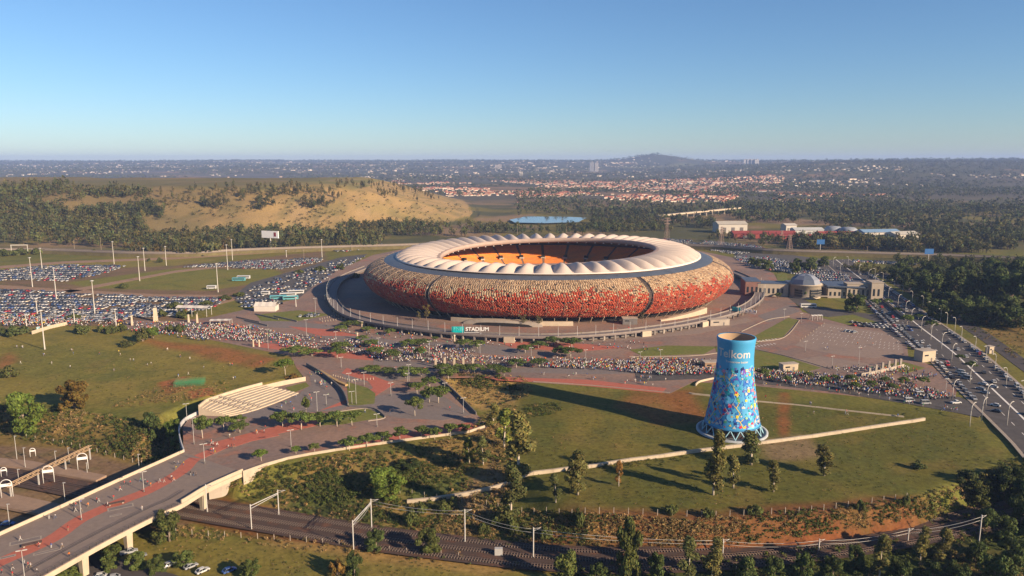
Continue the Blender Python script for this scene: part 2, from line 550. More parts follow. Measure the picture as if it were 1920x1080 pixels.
zone([(460, 905), (600, 860), (905, 815), (960, 900), (900, 985), (640, 985), (520, 955)], C_DRY * .7, 3, 6, .8, 12)
zone([(520, 905), (620, 885), (700, 930), (600, 950)], C_DARK * 1.1, 4, 7, .9, 13)
zone([(720, 890), (800, 868), (890, 872), (850, 905), (760, 915)], C_DARK * 1.2, 3, 4, .9, 14)
zone([(840, 912), (930, 860), (950, 905), (880, 930)], C_BROWN * 1.1, 3, 4, .8, 15)
zone([(810, 705), (850, 698), (985, 708), (1000, 742), (905, 772), (865, 755)], C_DRY, 3, 3, .85, 16)
zone([(880, 800), (960, 745), (985, 800), (935, 850)], C_DRY * .8, 3, 5, .8, 17)
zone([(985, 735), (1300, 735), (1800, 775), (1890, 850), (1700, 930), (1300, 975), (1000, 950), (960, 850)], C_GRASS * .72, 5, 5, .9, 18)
zone([(1040, 770), (1230, 800), (1300, 880), (1100, 870)], C_OLIVE * .8, 8, 10, .7, 19)
zone([(1200, 725), (1310, 725), (1330, 790), (1240, 790), (1170, 760)], C_SOIL * .8, 6, 7, .7, 20)
zone([(1460, 735), (1480, 735), (1478, 818), (1462, 818)], C_SOIL * .8, 1.2, 1, .75, 21)
zone([(1440, 825), (1510, 815), (1540, 850), (1450, 860)], C_BROWN * 1.1, 4, 5, .7, 22)
zone([(970, 985), (1000, 955), (1300, 978), (1720, 938), (1780, 960), (1500, 1010), (1300, 1030), (900, 1020), (600, 990)], C_SOIL * .45 + C_BROWN * .12, 3, 5, .85, 23, -2.0)  # bank: darker red soil, with shadows of the grass in its colour
zone([(330, 945), (420, 935), (640, 985), (1000, 1030), (1350, 1030), (1700, 985), (1700, 1010), (1300, 1070), (900, 1065), (500, 1010), (330, 975)], C_SOIL * .55, 2, 2, .9, 24, LOWZ)
zone([(200, 1000), (420, 1010), (700, 1040), (1000, 1070), (1100, 1130), (100, 1130)], C_OLIVE * .85, 2, 3, .95, 25, LOWZ)
zone([(500, 1005), (800, 1030), (1010, 1062), (900, 1078), (700, 1050), (500, 1022)], C_DRY * .8, 2, 2.5, .85, 26, LOWZ)
zone([(1840, 590), (1930, 600), (1960, 680), (1880, 640), (1800, 600)], C_DRY * .55, 4, 5, .8, 27)
zone([(1620, 480), (1960, 490), (1990, 620), (1760, 560)], C_WOOD, 6, 6, .8, 28)
zone([(1050, 1060), (1300, 1050), (1700, 1020), (1930, 965), (1930, 1120), (1050, 1120)], C_DARK * .75, 2, 3, .9, 31, LOWZ)  # thicket floor: dark green that also holds the corner's shade
lay(near * sstep(.05, .55, wob(fx, fy, 8, 35)) * .34, C_DARK)
lay(near * sstep(.2, .7, wob(fx, fy, 17, 36)) * .22, C_DRY * .7)
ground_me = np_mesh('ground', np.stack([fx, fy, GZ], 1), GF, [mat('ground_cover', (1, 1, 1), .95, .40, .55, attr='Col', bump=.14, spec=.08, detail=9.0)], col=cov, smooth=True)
ground = obj('ground', ground_me, kind='structure')
# ================================================================== TREES: the kinds
def unit(n, r):
    a = r.normal(size=(n, 3)); return a / np.linalg.norm(a, axis=1)[:, None]
def leaf_cloud(clumps, n, size, r, tint=(.06, .075, .022), flat=0.0, vary=.28, up=0.25):
    """Leaf-spray faces spread through a crown made of clumps (x, y, z, rx, ry, rz): quads turned roughly outward."""
    cl = np.array(clumps, float)
    w = cl[:, 3] * cl[:, 4] + cl[:, 5] * cl[:, 3]; w /= w.sum()
    k = r.choice(len(cl), n, p=w)
    d = unit(n, r)
    rad = r.uniform(0.35, 1.0, n) ** 0.55
    pos = cl[k, :3] + d * rad[:, None] * cl[k, 3:6]
    nrm = d + r.normal(size=(n, 3)) * .55 + np.array((0, 0, up)); nrm /= np.linalg.norm(nrm, axis=1)[:, None]
    t = np.cross(nrm, unit(n, r)); t /= np.linalg.norm(t, axis=1)[:, None] + 1e-9
    b = np.cross(nrm, t)
    s1 = size * r.uniform(.55, 1.35, n)[:, None]; s2 = s1 * r.uniform(.45, .9, n)[:, None]
    V = np.stack([pos - t * s1, pos - b * s2 + nrm * s1 * .15, pos + t * s1, pos + b * s2 + nrm * s1 * .15], 1).reshape(-1, 3)
    F = np.arange(n * 4).reshape(n, 4)
    kt = r.uniform(1 - vary, 1 + vary, len(cl))[k] * r.uniform(.75, 1.25, n)
    c = np.array(tint)[None] * kt[:, None] * np.stack([1 + r.normal(0, .10, n), np.ones(n), 1 + r.normal(0, .1, n)], 1)
    return V, F, np.repeat(np.clip(c, .004, 1), 4, 0)
def tree_parts(kind, seed, n):
    """Trunk mesh builder, and crown arrays, of one tree about 1 unit = 1 m."""
    r = np.random.default_rng(seed)
    tr = MB()
    if kind == 'gum':                                   # eucalyptus: tall, loose, ragged column
        h = 16.0
        lean = r.normal(0, .5, 2)
        pts = [Vector((lean[0] * t * t, lean[1] * t * t, h * .92 * t)) for t in np.linspace(0, 1, 7)]
        tr.tube(pts, [.32, .28, .23, .18, .13, .09, .04], 7)
        cl = []
        for i in range(22):
            t = r.uniform(.12, 1.0) ** .85
            a = r.uniform(0, 6.28); wd = (1.0 - abs(t - .5) * 1.15) * 2.2
            rr = r.uniform(.2, 1.0) * wd
            x, y, z = lean[0] * t * t + rr * math.cos(a), lean[1] * t * t + rr * math.sin(a), h * t
            q = r.uniform(.8, 1.45)
            q *= 1.12; cl.append((x, y, z, q, q, q * r.uniform(1.0, 1.5)))
            if i < 8:
                tr.cyl((lean[0] * t * t * .8, lean[1] * t * t * .8, z - 1.6), (x, y, z), .09, .03, 5, cap=False)
        cl.append((lean[0], lean[1], h * .97, .8, .8, 1.3))
        return tr, leaf_cloud(cl, n, .33, r, (.135, .138, .040))
    if kind == 'thorn':                                 # flat-topped plaza tree
        h = 5.4
        tr.tube([(0, 0, 0), (.05, 0, 1.2), (.12, .05, 2.4)], [.17, .14, .11], 7)
        cl = []
        for i in range(11):
            a = i * 2.4 + r.uniform(-.4, .4); q = math.sqrt((i + .5) / 11) * 3.3
            x, y = q * math.cos(a), q * math.sin(a)
            z = h - .8 - (q / 3.3) ** 2 * 1.1 + r.normal(0, .22)
            cl.append((x, y, z, r.uniform(1.0, 1.6), r.uniform(1.0, 1.6), r.uniform(.55, .85)))
            if i % 2 == 0:
                tr.tube([(.12, .05, 2.3), (x * .5, y * .5, 3.1), (x * .85, y * .85, z - .3)], [.09, .06, .03], 5)
        return tr, leaf_cloud(cl, n, .26, r, (.095, .128, .030))
    if kind == 'bush':                                  # low many-stemmed shrub
        cl = []
        for i in range(12):
            a = r.uniform(0, 6.28); q = math.sqrt(r.uniform(0, 1)) * 2.2
            x, y = q * math.cos(a), q * math.sin(a); z = .7 + r.uniform(0, 1.7) * (1 - q / 3)
            cl.append((x, y, z, r.uniform(.7, 1.15), r.uniform(.7, 1.15), r.uniform(.6, 1.0)))
            if i < 7:
                tr.tube([(x * .1, y * .1, 0), (x * .6, y * .6, z * .6), (x, y, z)], [.08, .05, .02], 5)
        return tr, leaf_cloud(cl, n, .24, r, (.090, .104, .030))
    if kind == 'broad':                                 # full round-headed tree
        h = 9.0
        tr.tube([(0, 0, 0), (.1, 0, 1.5), (.1, .1, 3.4)], [.34, .27, .2], 8)
        cl = []
        for i in range(17):
            d = unit(1, r)[0]; q = r.uniform(.35, 1.0)
            x, y, z = d[0] * 3.0 * q, d[1] * 3.0 * q, 5.6 + d[2] * 2.6 * q
            cl.append((x, y, z, r.uniform(1.0, 1.7), r.uniform(1.0, 1.7), r.uniform(.8, 1.4)))
            if i < 8:
                tr.tube([(.1, .1, 3.2), (x * .5, y * .5, 4.1), (x * .9, y * .9, z)], [.13, .09, .03], 5)
        return tr, leaf_cloud(cl, n, .32, r, (.085, .112, .028))
    if kind == 'mound':                                 # big tree leafy down to the ground
        tr.tube([(0, 0, 0), (.1, 0, 2.0), (.1, .1, 4.2)], [.34, .27, .15], 8)
        cl = []
        for i in range(26):
            a = r.uniform(0, 6.28); z = r.uniform(.9, 6.6); q = r.uniform(.2, 1.0) * 3.6 * math.sqrt(max(.08, 1 - ((z - 2.6) / 4.6) ** 2))
            x, y = q * math.cos(a), q * math.sin(a)
            cl.append((x, y, z, r.uniform(.9, 1.5), r.uniform(.9, 1.5), r.uniform(.7, 1.2)))
            if i < 9: tr.tube([(.1, .1, 1.2), (x * .5, y * .5, z * .7), (x * .9, y * .9, z)], [.12, .08, .03], 5)
        return tr, leaf_cloud(cl, n, .27, r, (.085, .108, .028))
    if kind == 'bare':                                  # thin tree with few leaves
        tr.tube([(0, 0, 0), (.1, 0, 2), (.0, .1, 4.5)], [.14, .11, .05], 6)
        cl = []
        for i in range(9):
            a = r.uniform(0, 6.28); z = r.uniform(2.6, 6.2); q = r.uniform(.5, 1.9)
            x, y = q * math.cos(a), q * math.sin(a)
            tr.tube([(0.05, 0, z * .45), (x * .6, y * .6, z * .85), (x, y, z)], [.07, .04, .015], 5)
            cl.append((x, y, z, .8, .8, .6))
        return tr, leaf_cloud(cl, n, .17, r, (.10, .095, .040))
M_BARK = mat('bark', (.19, .15, .115), .95, .25, 3.0, coord='object')
M_BARK_PALE = mat('bark_pale', (.42, .36, .29), .9, .25, 2.0, coord='object')
M_LEAF = mat('foliage', (1, 1, 1), .75, .22, .9, attr='Col', rnd=.22, spec=.12, coord='object', transl=.22)
M_LEAF2 = mat('foliage_far', (1, 1, 1), .85, .2, .02, attr='Col', spec=.05, transl=.15)
PROTO = {}
for kind, cnt, nleaf in (('gum', 5, 3200), ('thorn', 5, 1500), ('bush', 4, 1300), ('broad', 3, 3200), ('bare', 2, 500), ('mound', 3, 4600)):
    PROTO[kind] = []
    for k in range(cnt):
        t, (V, F, c) = tree_parts(kind, 300 + 17 * k + len(kind), nleaf)
        tm = t.mesh('trunk', [M_BARK_PALE if kind in ('gum', 'thorn') else M_BARK])
        PROTO[kind].append((tm, np_mesh('crown', V, F, [M_LEAF], col=c)))
_tint_cache = {}
def tinted(kind, k, tint):
    """The same crown in another foliage colour."""
    key = (kind, k, tint)
    if key not in _tint_cache:
        me = PROTO[kind][k][1].copy()
        a = me.color_attributes['Col']; n = len(a.data)
        c = np.empty(n * 4, np.float32); a.data.foreach_get('color', c)
        c = c.reshape(n, 4); c[:, :3] *= np.array(tint)
        a.data.foreach_set('color', c.ravel())
        _tint_cache[key] = me
    return _tint_cache[key]
TREES = []
def plant(kind, loc, h, wide=1.0, label=None, group=None, name=None, tint=None, cat='tree', k=None):
    """One tree or shrub of height h (and width factor) standing at loc."""
    base_h = {'gum': 16.8, 'thorn': 5.6, 'bush': 2.9, 'broad': 9.2, 'bare': 6.4, 'mound': 7.6}[kind]
    k = random.randrange(len(PROTO[kind])) if k is None else k
    s = h / base_h
    nm = name or {'gum': 'gum_tree', 'thorn': 'thorn_tree', 'bush': 'shrub', 'broad': 'broadleaf_tree', 'mound': 'bushy_tree', 'bare': 'sapling'}[kind]
    e = empty(nm, loc, random.uniform(0, 6.28), label, cat, group)
    e.scale = (s * wide, s * wide, s)
    obj('trunk' if kind != 'bush' else 'stem', PROTO[kind][k][0], e)
    obj('crown', PROTO[kind][k][1] if tint is None else tinted(kind, k, tint), e)
    TREES.append(e)
    return e

# ------------------------------------------------------------------ trees as a mass: far woods
def merge(tmpl, pos, sc, rot, tint=None):
    """Copies of a template (V, F, c) at many places as one array set."""
    V, F, c = tmpl
    n, m = len(pos), len(V)
    co, si = np.cos(rot)[:, None], np.sin(rot)[:, None]
    X = V[None, :, 0] * co - V[None, :, 1] * si; Y = V[None, :, 0] * si + V[None, :, 1] * co
    W = np.stack([X * sc[:, None, 0] + pos[:, None, 0], Y * sc[:, None, 0] + pos[:, None, 1], V[None, :, 2] * sc[:, None, 1] + pos[:, None, 2]], 2)
    FF = F[None] + (np.arange(n) * m)[:, None, None]
    CC = np.repeat(c[None], n, 0)
    if tint is not None:
        CC = CC * tint[:, None, :]
    return W.reshape(-1, 3), FF.reshape(-1, F.shape[1]), CC.reshape(-1, 3)
def join(parts):
    V, F, C, b = [], [], [], 0
    for v, f, c in parts:
        V.append(v); F.append(f + b); C.append(c); b += len(v)
    return np.concatenate(V), np.concatenate(F), np.concatenate(C)
def far_template(seed, n, tall, size):
    r = np.random.default_rng(seed)
    cl = []
    for i in range(6):
        a = r.uniform(0, 6.28); q = r.uniform(0, .42)
        z = r.uniform(.38, .85) if tall else r.uniform(.3, .75)
        cl.append((q * math.cos(a), q * math.sin(a), z, r.uniform(.2, .34), r.uniform(.2, .34), r.uniform(.16, .28)))
    V, F, c = leaf_cloud(cl, n, size, r, (.080, .084, .032))
    tb = np.array([(-.03, 0, 0), (.03, 0, 0), (.02, 0, .5), (-.02, 0, .5), (0, -.03, 0), (0, .03, 0), (0, .02, .5), (0, -.02, .5)])
    V = np.concatenate([V, tb]); F = np.concatenate([F, np.array([[0, 1, 2, 3], [4, 5, 6, 7]]) + len(V) - 8])
    c = np.concatenate([c, np.tile((.12, .09, .065), (8, 1))])
    return V, F, c
MIDT = [far_template(40 + i, 90, i % 2, .085) for i in range(5)]     # unit height
FART = [far_template(60 + i, 22, i % 2, .16) for i in range(4)]
WOOD = []
POND = PL([(945, 404), (1105, 403), (1110, 424), (945, 424)], 3.2)
def wood(pos, h, tmpls, wide=.75, tint=None, dark=.2):
    """Adds trees of height h at pos to the far woodland, none of them in the pond."""
    pos = pos[~in_poly(POND, pos[:, 0], pos[:, 1])]
    n = len(pos)
    k = RNG.integers(0, len(tmpls), n)
    hh = h * RNG.uniform(.65, 1.3, n); ww = hh * wide * RNG.uniform(.75, 1.25, n)
    tt = RNG.uniform(1 - dark, 1 + dark, (n, 1)) * np.stack([RNG.uniform(.85, 1.2, n), np.ones(n), RNG.uniform(.8, 1.2, n)], 1)
    if tint is not None: tt = tt * np.array(tint)
    for i, t in enumerate(tmpls):
        s_ = k == i
        if s_.any():
            WOOD.append(merge(t, pos[s_], np.stack([ww[s_], hh[s_]], 1), RNG.uniform(0, 6.28, s_.sum()), tt[s_]))
def scatter_px(poly, n, clump=None, seed=0):
    """n places on the ground inside a polygon of photo pixels (even over the ground, not over the picture)."""
    lo = np.min(poly, 0); hi = np.max(poly, 0)
    m = n * 4 + 200
    x = RNG.uniform(lo[0], hi[0], m); y = RNG.uniform(lo[1], hi[1], m)
    ok = in_poly(poly, x, y)
    Q = PT(x[ok], y[ok])
    w = Q[:, 1] ** 2.2                                   # each pixel covers more ground far off
    if clump:
        w = w * np.clip(.5 + 1.6 * wob(Q[:, 0], Q[:, 1], clump, seed + 31), 0.0, 3)
    w = w / w.sum()
    k = RNG.choice(len(Q), min(n, int((w > 0).sum())), replace=False, p=w)
    return Q[k]
# belts and stands near the stadium grounds
wood(scatter_px([(0, 405), (150, 400), (265, 412), (290, 468), (140, 462), (0, 460)], 520), 15, MIDT, .8)
wood(scatter_px([(0, 350), (120, 345), (285, 362), (310, 400), (150, 405), (0, 400)], 520, 60, 1), 12, FART + MIDT, .7)
wood(scatter_px([(290, 360), (420, 352), (640, 345), (700, 350), (560, 372), (420, 372), (310, 390)], 130, 60, 2), 11, MIDT, .55, (.95, .85, .9))
wood(scatter_px([(640, 345), (760, 345), (850, 372), (760, 380), (600, 372)], 110, 40, 3), 13, MIDT, .45, (.9, .8, .9))
wood(scatter_px([(370, 380), (470, 375), (640, 370), (620, 392), (400, 398)], 75, 40, 4), 11, MIDT, .8, (.8, .8, .9))
wood(scatter_px([(140, 395), (300, 388), (305, 412), (150, 408)], 130), 12, MIDT, .8, (.75, .8, .9))
wood(scatter_px([(285, 452), (370, 440), (470, 436), (560, 438), (660, 442), (720, 452), (700, 466), (440, 470), (400, 482), (240, 480)], 430), 15, MIDT, .85)
wood(scatter_px([(640, 425), (760, 420), (900, 428), (960, 438), (700, 456)], 170, 60, 5), 13, MIDT, .8)
wood(scatter_px([(940, 425), (1120, 425), (1250, 432), (1230, 440), (960, 440)], 120, 60, 6), 12, MIDT, .9, (.8, .9, .9))
wood(scatter_px([(1090, 400), (1200, 395), (1330, 400), (1340, 432), (1200, 432), (1100, 420)], 240, 70, 7), 14, MIDT, .9, (.8, .85, .95))
wood(scatter_px([(1330, 395), (1500, 380), (1720, 385), (1920, 395), (1920, 440), (1700, 440), (1500, 425), (1400, 418)], 900, 90, 8), 15, FART + MIDT, .85, (.85, .9, .95))
wood(scatter_px([(1480, 455), (1600, 450), (1730, 455), (1920, 452), (1920, 476), (1700, 476), (1500, 468)], 480, 50, 9), 14, MIDT, .85)
wood(scatter_px([(1720, 438), (1920, 440), (1920, 456), (1740, 456)], 180), 13, MIDT, .85, (.85, .9, .95))
wood(scatter_px([(1640, 492), (1700, 488), (1930, 492), (1930, 625), (1850, 612), (1760, 575), (1690, 545)], 420, 45, 19), 9, MIDT, 1.0, (.75, .85, .8))
wood(scatter_px([(290, 365), (640, 350), (760, 352), (900, 400), (780, 425), (520, 430), (310, 425)], 520, 30, 20), 3.2, FART, 1.3, (1.0, .95, .9))
wood(scatter_px([(230, 470), (300, 440), (420, 445), (440, 472), (300, 482)], 160), 11, MIDT, .9, (1.3, 1.0, .9))
wood(scatter_px([(1110, 404), (1240, 398), (1260, 436), (980, 438), (660, 445), (700, 425), (940, 424), (1110, 425)], 260, 45, 21), 11, MIDT, .9, (.95, .95, .95))
wood(scatter_px([(1340, 440), (1500, 452), (1480, 466), (1330, 452)], 60, 40, 22), 10, MIDT, .9)
wood(scatter_px([(1560, 500), (1650, 505), (1660, 520), (1600, 512)], 40), 6, MIDT, 1.0)
# woods of the middle distance and the tree-filled suburbs
def field(n, x0, x1, y0, y1, keep):
    y = np.sqrt(RNG.uniform(y0 ** 2, y1 ** 2, n)); x = RNG.uniform(x0, x1, n) * y
    m = keep(x, y)
    x, y = x[m], y[m]
    return np.stack([x, y, gz(x, y)], 1)
onhill = lambda x, y: (x < 10) & (y < 2400)
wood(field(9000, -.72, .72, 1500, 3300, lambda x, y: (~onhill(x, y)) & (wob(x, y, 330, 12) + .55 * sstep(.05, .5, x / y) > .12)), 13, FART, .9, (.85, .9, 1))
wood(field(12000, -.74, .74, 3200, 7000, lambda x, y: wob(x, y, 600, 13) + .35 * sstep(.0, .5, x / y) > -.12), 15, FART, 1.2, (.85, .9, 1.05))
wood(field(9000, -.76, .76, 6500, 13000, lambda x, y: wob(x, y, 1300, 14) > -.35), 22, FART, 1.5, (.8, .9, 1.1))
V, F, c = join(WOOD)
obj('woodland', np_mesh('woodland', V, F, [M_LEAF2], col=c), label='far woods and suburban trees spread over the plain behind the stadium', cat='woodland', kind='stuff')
NWOOD = len(F)

# ------------------------------------------------------------------ houses of the townships
M_HOUSE = mat('plaster_and_tiles', (1, 1, 1), .9, .12, .05, attr='Col', spec=.1)
def house_template(kind, r):
    """Walls and a hipped or pitched roof; unit metres."""
    w, d, h, rh = (9, 7, 2.8, 2.0) if kind < 2 else (14, 9, 3.4, 2.4)
    if kind == 3: w, d, h, rh = 34, 16, 6, 1.2
    V = [(-w / 2, -d / 2, -1), (w / 2, -d / 2, -1), (w / 2, d / 2, -1), (-w / 2, d / 2, -1), (-w / 2, -d / 2, h), (w / 2, -d / 2, h), (w / 2, d / 2, h), (-w / 2, d / 2, h)]
    F = [(0, 1, 5, 4), (1, 2, 6, 5), (2, 3, 7, 6), (3, 0, 4, 7)]
    e = .5
    k = .28 if kind % 2 == 0 else .5
    R = [(-w / 2 - e, -d / 2 - e, h - .1), (w / 2 + e, -d / 2 - e, h - .1), (w / 2 + e, d / 2 + e, h - .1), (-w / 2 - e, d / 2 + e, h - .1), (-w * k, 0, h + rh), (w * k, 0, h + rh)]
    V += R
    F += [(8, 9, 13, 12), (10, 11, 12, 13), (9, 10, 13, 13), (11, 8, 12, 12)]
    wall = np.tile((.55, .47, .38), (8, 1)); roof = np.tile((1.0, 1.0, 1.0), (6, 1))
    return np.array(V, float), np.array(F), np.concatenate([wall, roof])
HT = [house_template(k, RNG) for k in range(4)]
ROOFS = [(.30, .10, .065), (.34, .14, .09), (.42, .22, .15), (.26, .16, .12), (.50, .47, .43), (.38, .33, .30), (.62, .58, .52)]
HOUSE = []
def houses(pos, big=0.0, roofs=(0, 1, 2, 3), wallk=1.0):
    n = len(pos)
    kd = np.where(RNG.uniform(0, 1, n) < big, 3, RNG.integers(0, 3, n))
    rc = np.array(ROOFS)[RNG.choice(roofs, n)] * RNG.uniform(.8, 1.2, (n, 1))
    wl = RNG.uniform(.6, 1.35, (n, 1)) * wallk * np.array((1, 1, 1))
    for k in range(4):
        s_ = kd == k
        if not s_.any(): continue
        V, F, c = HT[k]
        p = pos[s_]; m = s_.sum()
        W, FF, CC = merge((V, F, c), p, np.ones((m, 2)) * RNG.uniform(.85, 1.2, (m, 1)), np.round(RNG.uniform(0, 4, m)) * 1.5708 + .3 * wob(p[:, 0], p[:, 1], 500, 3))
        CC = CC.reshape(m, 14, 3).copy()
        CC[:, :8] *= wl[s_][:, None, :]; CC[:, 8:] *= rc[s_][:, None, :]
        HOUSE.append((W.reshape(m, 14, 3), F, CC))
t_rows = lambda x, y, s: np.abs(((y + .25 * x) / s) % 1 - .5) > .16
houses(field(2600, -.09, .30, 1750, 2700, lambda x, y: (wob(x, y, 300, 41) > -.15) & t_rows(x, y, 46) & (~onhill(x, y))), .01, (0, 0, 1, 2, 3))
houses(field(3400, -.16, .36, 2700, 4300, lambda x, y: (wob(x, y, 500, 42) > -.25) & t_rows(x, y, 60)), .01, (0, 0, 1, 1, 2))
houses(field(700, .30, .50, 2050, 2500, lambda x, y: wob(x, y, 200, 43) > .0), .01, (0, 1, 2, 2))
houses(field(1500, .2, .75, 3000, 5600, lambda x, y: wob(x, y, 500, 44) > .25), .05, (2, 4, 5, 6, 3))
houses(field(1500, -.75, .2, 4300, 8500, lambda x, y: wob(x, y, 700, 45) > -.1), .12, (2, 4, 5, 6, 6))
houses(field(260, -.75, -.3, 2600, 4300, lambda x, y: wob(x, y, 400, 46) > -.2), .9, (4, 6, 6))
houses(field(1200, -.75, .75, 7000, 11500, lambda x, y: wob(x, y, 1100, 47) > 0), .3, (4, 5, 6))
# the houses that show largest stand as houses of their own; the others are one mass
allV = np.concatenate([h[0] for h in HOUSE]); allC = np.concatenate([h[2] for h in HOUSE]); HF = HOUSE[0][1]
mid_ = allV[:, :8].mean(1)
hx_, hy_ = pix(mid_[:, 0], mid_[:, 1], mid_[:, 2])
vis = (hx_ > 20) & (hx_ < 1900) & (np.ptp(allV[:, :8, 0], 1) < 40)
size = np.where(vis, 1.0 / mid_[:, 1], 0)
order = np.argsort(-size)
near_h, rest_h = order[:240], order[240:]
m = len(rest_h)
FF = (HF[None] + (np.arange(m) * 14)[:, None, None]).reshape(-1, 4)
tri = FF[:, 2] == FF[:, 3]
def quads_and_tris(V, F, c, name, mats):
    """Quads with a doubled corner become triangles."""
    me = bpy.data.meshes.new(name)
    fl = [tuple(f) if f[2] != f[3] else tuple(f[:3]) for f in F.tolist()]
    me.from_pydata(V.tolist(), [], fl)
    for x in mats: me.materials.append(x)
    a = me.color_attributes.new('Col', 'FLOAT_COLOR', 'POINT')
    cc = np.ones((len(V), 4), np.float32); cc[:, :3] = c
    a.data.foreach_set('color', cc.ravel())
    me.update()
    return me
obj('suburb', quads_and_tris(allV[rest_h].reshape(-1, 3), FF, allC[rest_h].reshape(-1, 3), 'suburb', [M_HOUSE]), label='thousands of small far houses with red and pale roofs across the plain', cat='houses', kind='stuff')
hs = []
for i in near_h:
    V = allV[i]; o = V[:4].mean(0)
    e = obj('house', quads_and_tris(V - o, HF, allC[i], 'house', [M_HOUSE]), loc=tuple(o), cat='house', group='township houses beyond the pond')
    e['_x'] = float(hx_[i])
    red = allC[i][9][0] > 2.2 * allC[i][9][2]
    e['_l'] = ('red-roofed' if red else 'brown-roofed') + (' pale' if allC[i][0][0] > .55 else ' brown') + ' house'
    hs.append(e)
count_labels(hs, lambda t: t['_l'], lambda t: 'counting across the township rows beyond the pond', lambda t: t['_x'])
for e in hs:
    del e['_x'], e['_l']

# ------------------------------------------------------------------ haze
hz = MB().box((0, 7000, 101.0), (27000, 17600, 222))
hz_o = hz.build('haze', [], kind='stuff', label='thin blue evening haze lying over the far plain', cat='haze')
hm = bpy.data.materials.new('haze_air'); hm.use_nodes = True
hn = hm.node_tree
for n in list(hn.nodes):
    if n.type != 'OUTPUT_MATERIAL': hn.nodes.remove(n)
pv = hn.nodes.new('ShaderNodeVolumePrincipled')
pv.inputs['Color'].default_value = (.40, .57, 1.0, 1)
pv.inputs['Density'].default_value = 7.0e-5
pv.inputs['Anisotropy'].default_value = 0.0
hn.links.new(pv.outputs[0], hn.nodes['Material Output'].inputs['Volume'])
try:
    hm.cycles.homogeneous_volume = True
except Exception:
    pass
hz_o.data.materials.append(hm)
# ================================================================== THE STADIUM
SX, SY = 29.0, 612.0
A0, B0 = 150.0, 126.0                                     # half axes at the belly
def oval(th, a, b, p=2.04):
    c_, s_ = math.cos(th), math.sin(th)
    return a * math.copysign(abs(c_) ** (2 / p), c_), b * math.copysign(abs(s_) ** (2 / p), s_)
def ring_pt(th, off, z):
    x, y = oval(th, A0 + off, B0 + off)
    return (SX + x, SY + y, z)
def belly_pt(th, off, z):
    """A point of the bulging wall: it stands a little higher towards the back."""
    k = (z_out(th) - 2.3) / 32.4
    return ring_pt(th, off, z * (1 + (k - 1) * min(1, max(0, (z - 8) / 24))))
z_out = lambda th: 35.0 + .7 * math.cos(th) + 2.6 * math.sin(th)
z_in = lambda th: 37.7 + 2.6 * math.cos(th) + 2.4 * math.sin(th) - 2.4 * math.exp(-((th % (2 * math.pi) - 3.3) / .55) ** 2)
def roof_out(th): return ring_pt(th, -26.5, z_out(th))
def roof_in(th):
    x, y = oval(th, 89.0, 69.0)
    return (SX + x, SY - 4 + y, z_in(th))
stadium = empty('stadium', (SX, SY, 0), 0, 'huge calabash-shaped stadium clad in red and sand panels under a pale ribbed roof', 'stadium')
def st(mb, name, mats, parent=None, **kw):
    o = mb.build(name, mats, None, **kw)
    o.parent = parent or stadium
    o.matrix_parent_inverse = Matrix.Translation((-SX, -SY, 0))
    return o
M_PANEL = mat('facade_panels', (1, 1, 1), .62, .10, .6, attr='Col', spec=.3)
M_BACK = mat('facade_backing', (.055, .042, .036), .9, .2, .3)
M_RINGGL = mat('roof_ring_mesh', (.075, .09, .115), .45, .15, .15, spec=.4)
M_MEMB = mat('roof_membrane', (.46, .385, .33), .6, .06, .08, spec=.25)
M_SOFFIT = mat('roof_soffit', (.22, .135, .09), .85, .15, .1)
M_FASCIA = mat('roof_fascia', (.33, .25, .21), .7, .12, .2)
M_SEAT = mat('orange_seats', (.80, .245, .02), .55, .16, .35, spec=.3)
M_AISLE = mat('aisle_concrete', (.16, .10, .07), .9, .2, .4)
M_CONC = mat('pale_concrete', (.33, .285, .235), .85, .12, .3, second=((.25, .21, .175), .12, .52, .2))
M_CREAM = mat('cream_concrete', (.41, .34, .25), .85, .10, .35, second=((.33, .27, .20), .15, .55, .2))
M_DARKC = mat('dark_and_shade_concrete', (.13, .12, .115), .9, .2, .3)
M_STEEL = mat('painted_steel', (.55, .55, .54), .5, .08, .5, metal=.2)
M_BLACK = mat('opening_shade', (.015, .014, .014), .8, .1, .3)  # near-black colour stands in for shade inside openings and recesses
M_RED_BITS = mat('red_fabric', (.5, .05, .05), .8, .1, .5)
# belly profile: offset from the belly line, height
PROF = [(-14.5, 4.0), (-8.8, 7.0), (-4.4, 10.8), (-1.5, 15.0), (0, 19.0), (-.8, 22.5), (-3.3, 26.0), (-7.6, 29.0), (-12.2, 31.0), (-16.4, 32.2)]
def prof(v):
    """Point of the profile at share v of its length."""
    L = [0]
    for a, b in zip(PROF, PROF[1:]): L.append(L[-1] + math.hypot(b[0] - a[0], b[1] - a[1]))
    q = v * L[-1]
    for i in range(len(PROF) - 1):
        if q <= L[i + 1] or i == len(PROF) - 2:
            t = (q - L[i]) / (L[i + 1] - L[i])
            return PROF[i][0] + (PROF[i + 1][0] - PROF[i][0]) * t, PROF[i][1] + (PROF[i + 1][1] - PROF[i][1]) * t
# even spacing along the belly
_th = np.linspace(0, 2 * math.pi, 2001)
_xy = np.array([oval(t, A0, B0) for t in _th])
_arc = np.concatenate([[0], np.cumsum(np.hypot(*np.diff(_xy, axis=0).T))])
PERIM = _arc[-1]
def th_at(s): return float(np.interp(s % PERIM, _arc, _th))
# backing shell
mb = MB()
NB = 240
vs = []
for off, z in PROF:
    vs += [belly_pt(th_at(PERIM * k / NB), off - .45, z) for k in range(NB)]
mb.add(vs, [(i * NB + k, i * NB + (k + 1) % NB, (i + 1) * NB + (k + 1) % NB, (i + 1) * NB + k) for i in range(len(PROF) - 1) for k in range(NB)], 0, True)
st(mb, 'facade_shell', [M_BACK], label='dark steel shell behind the panels')
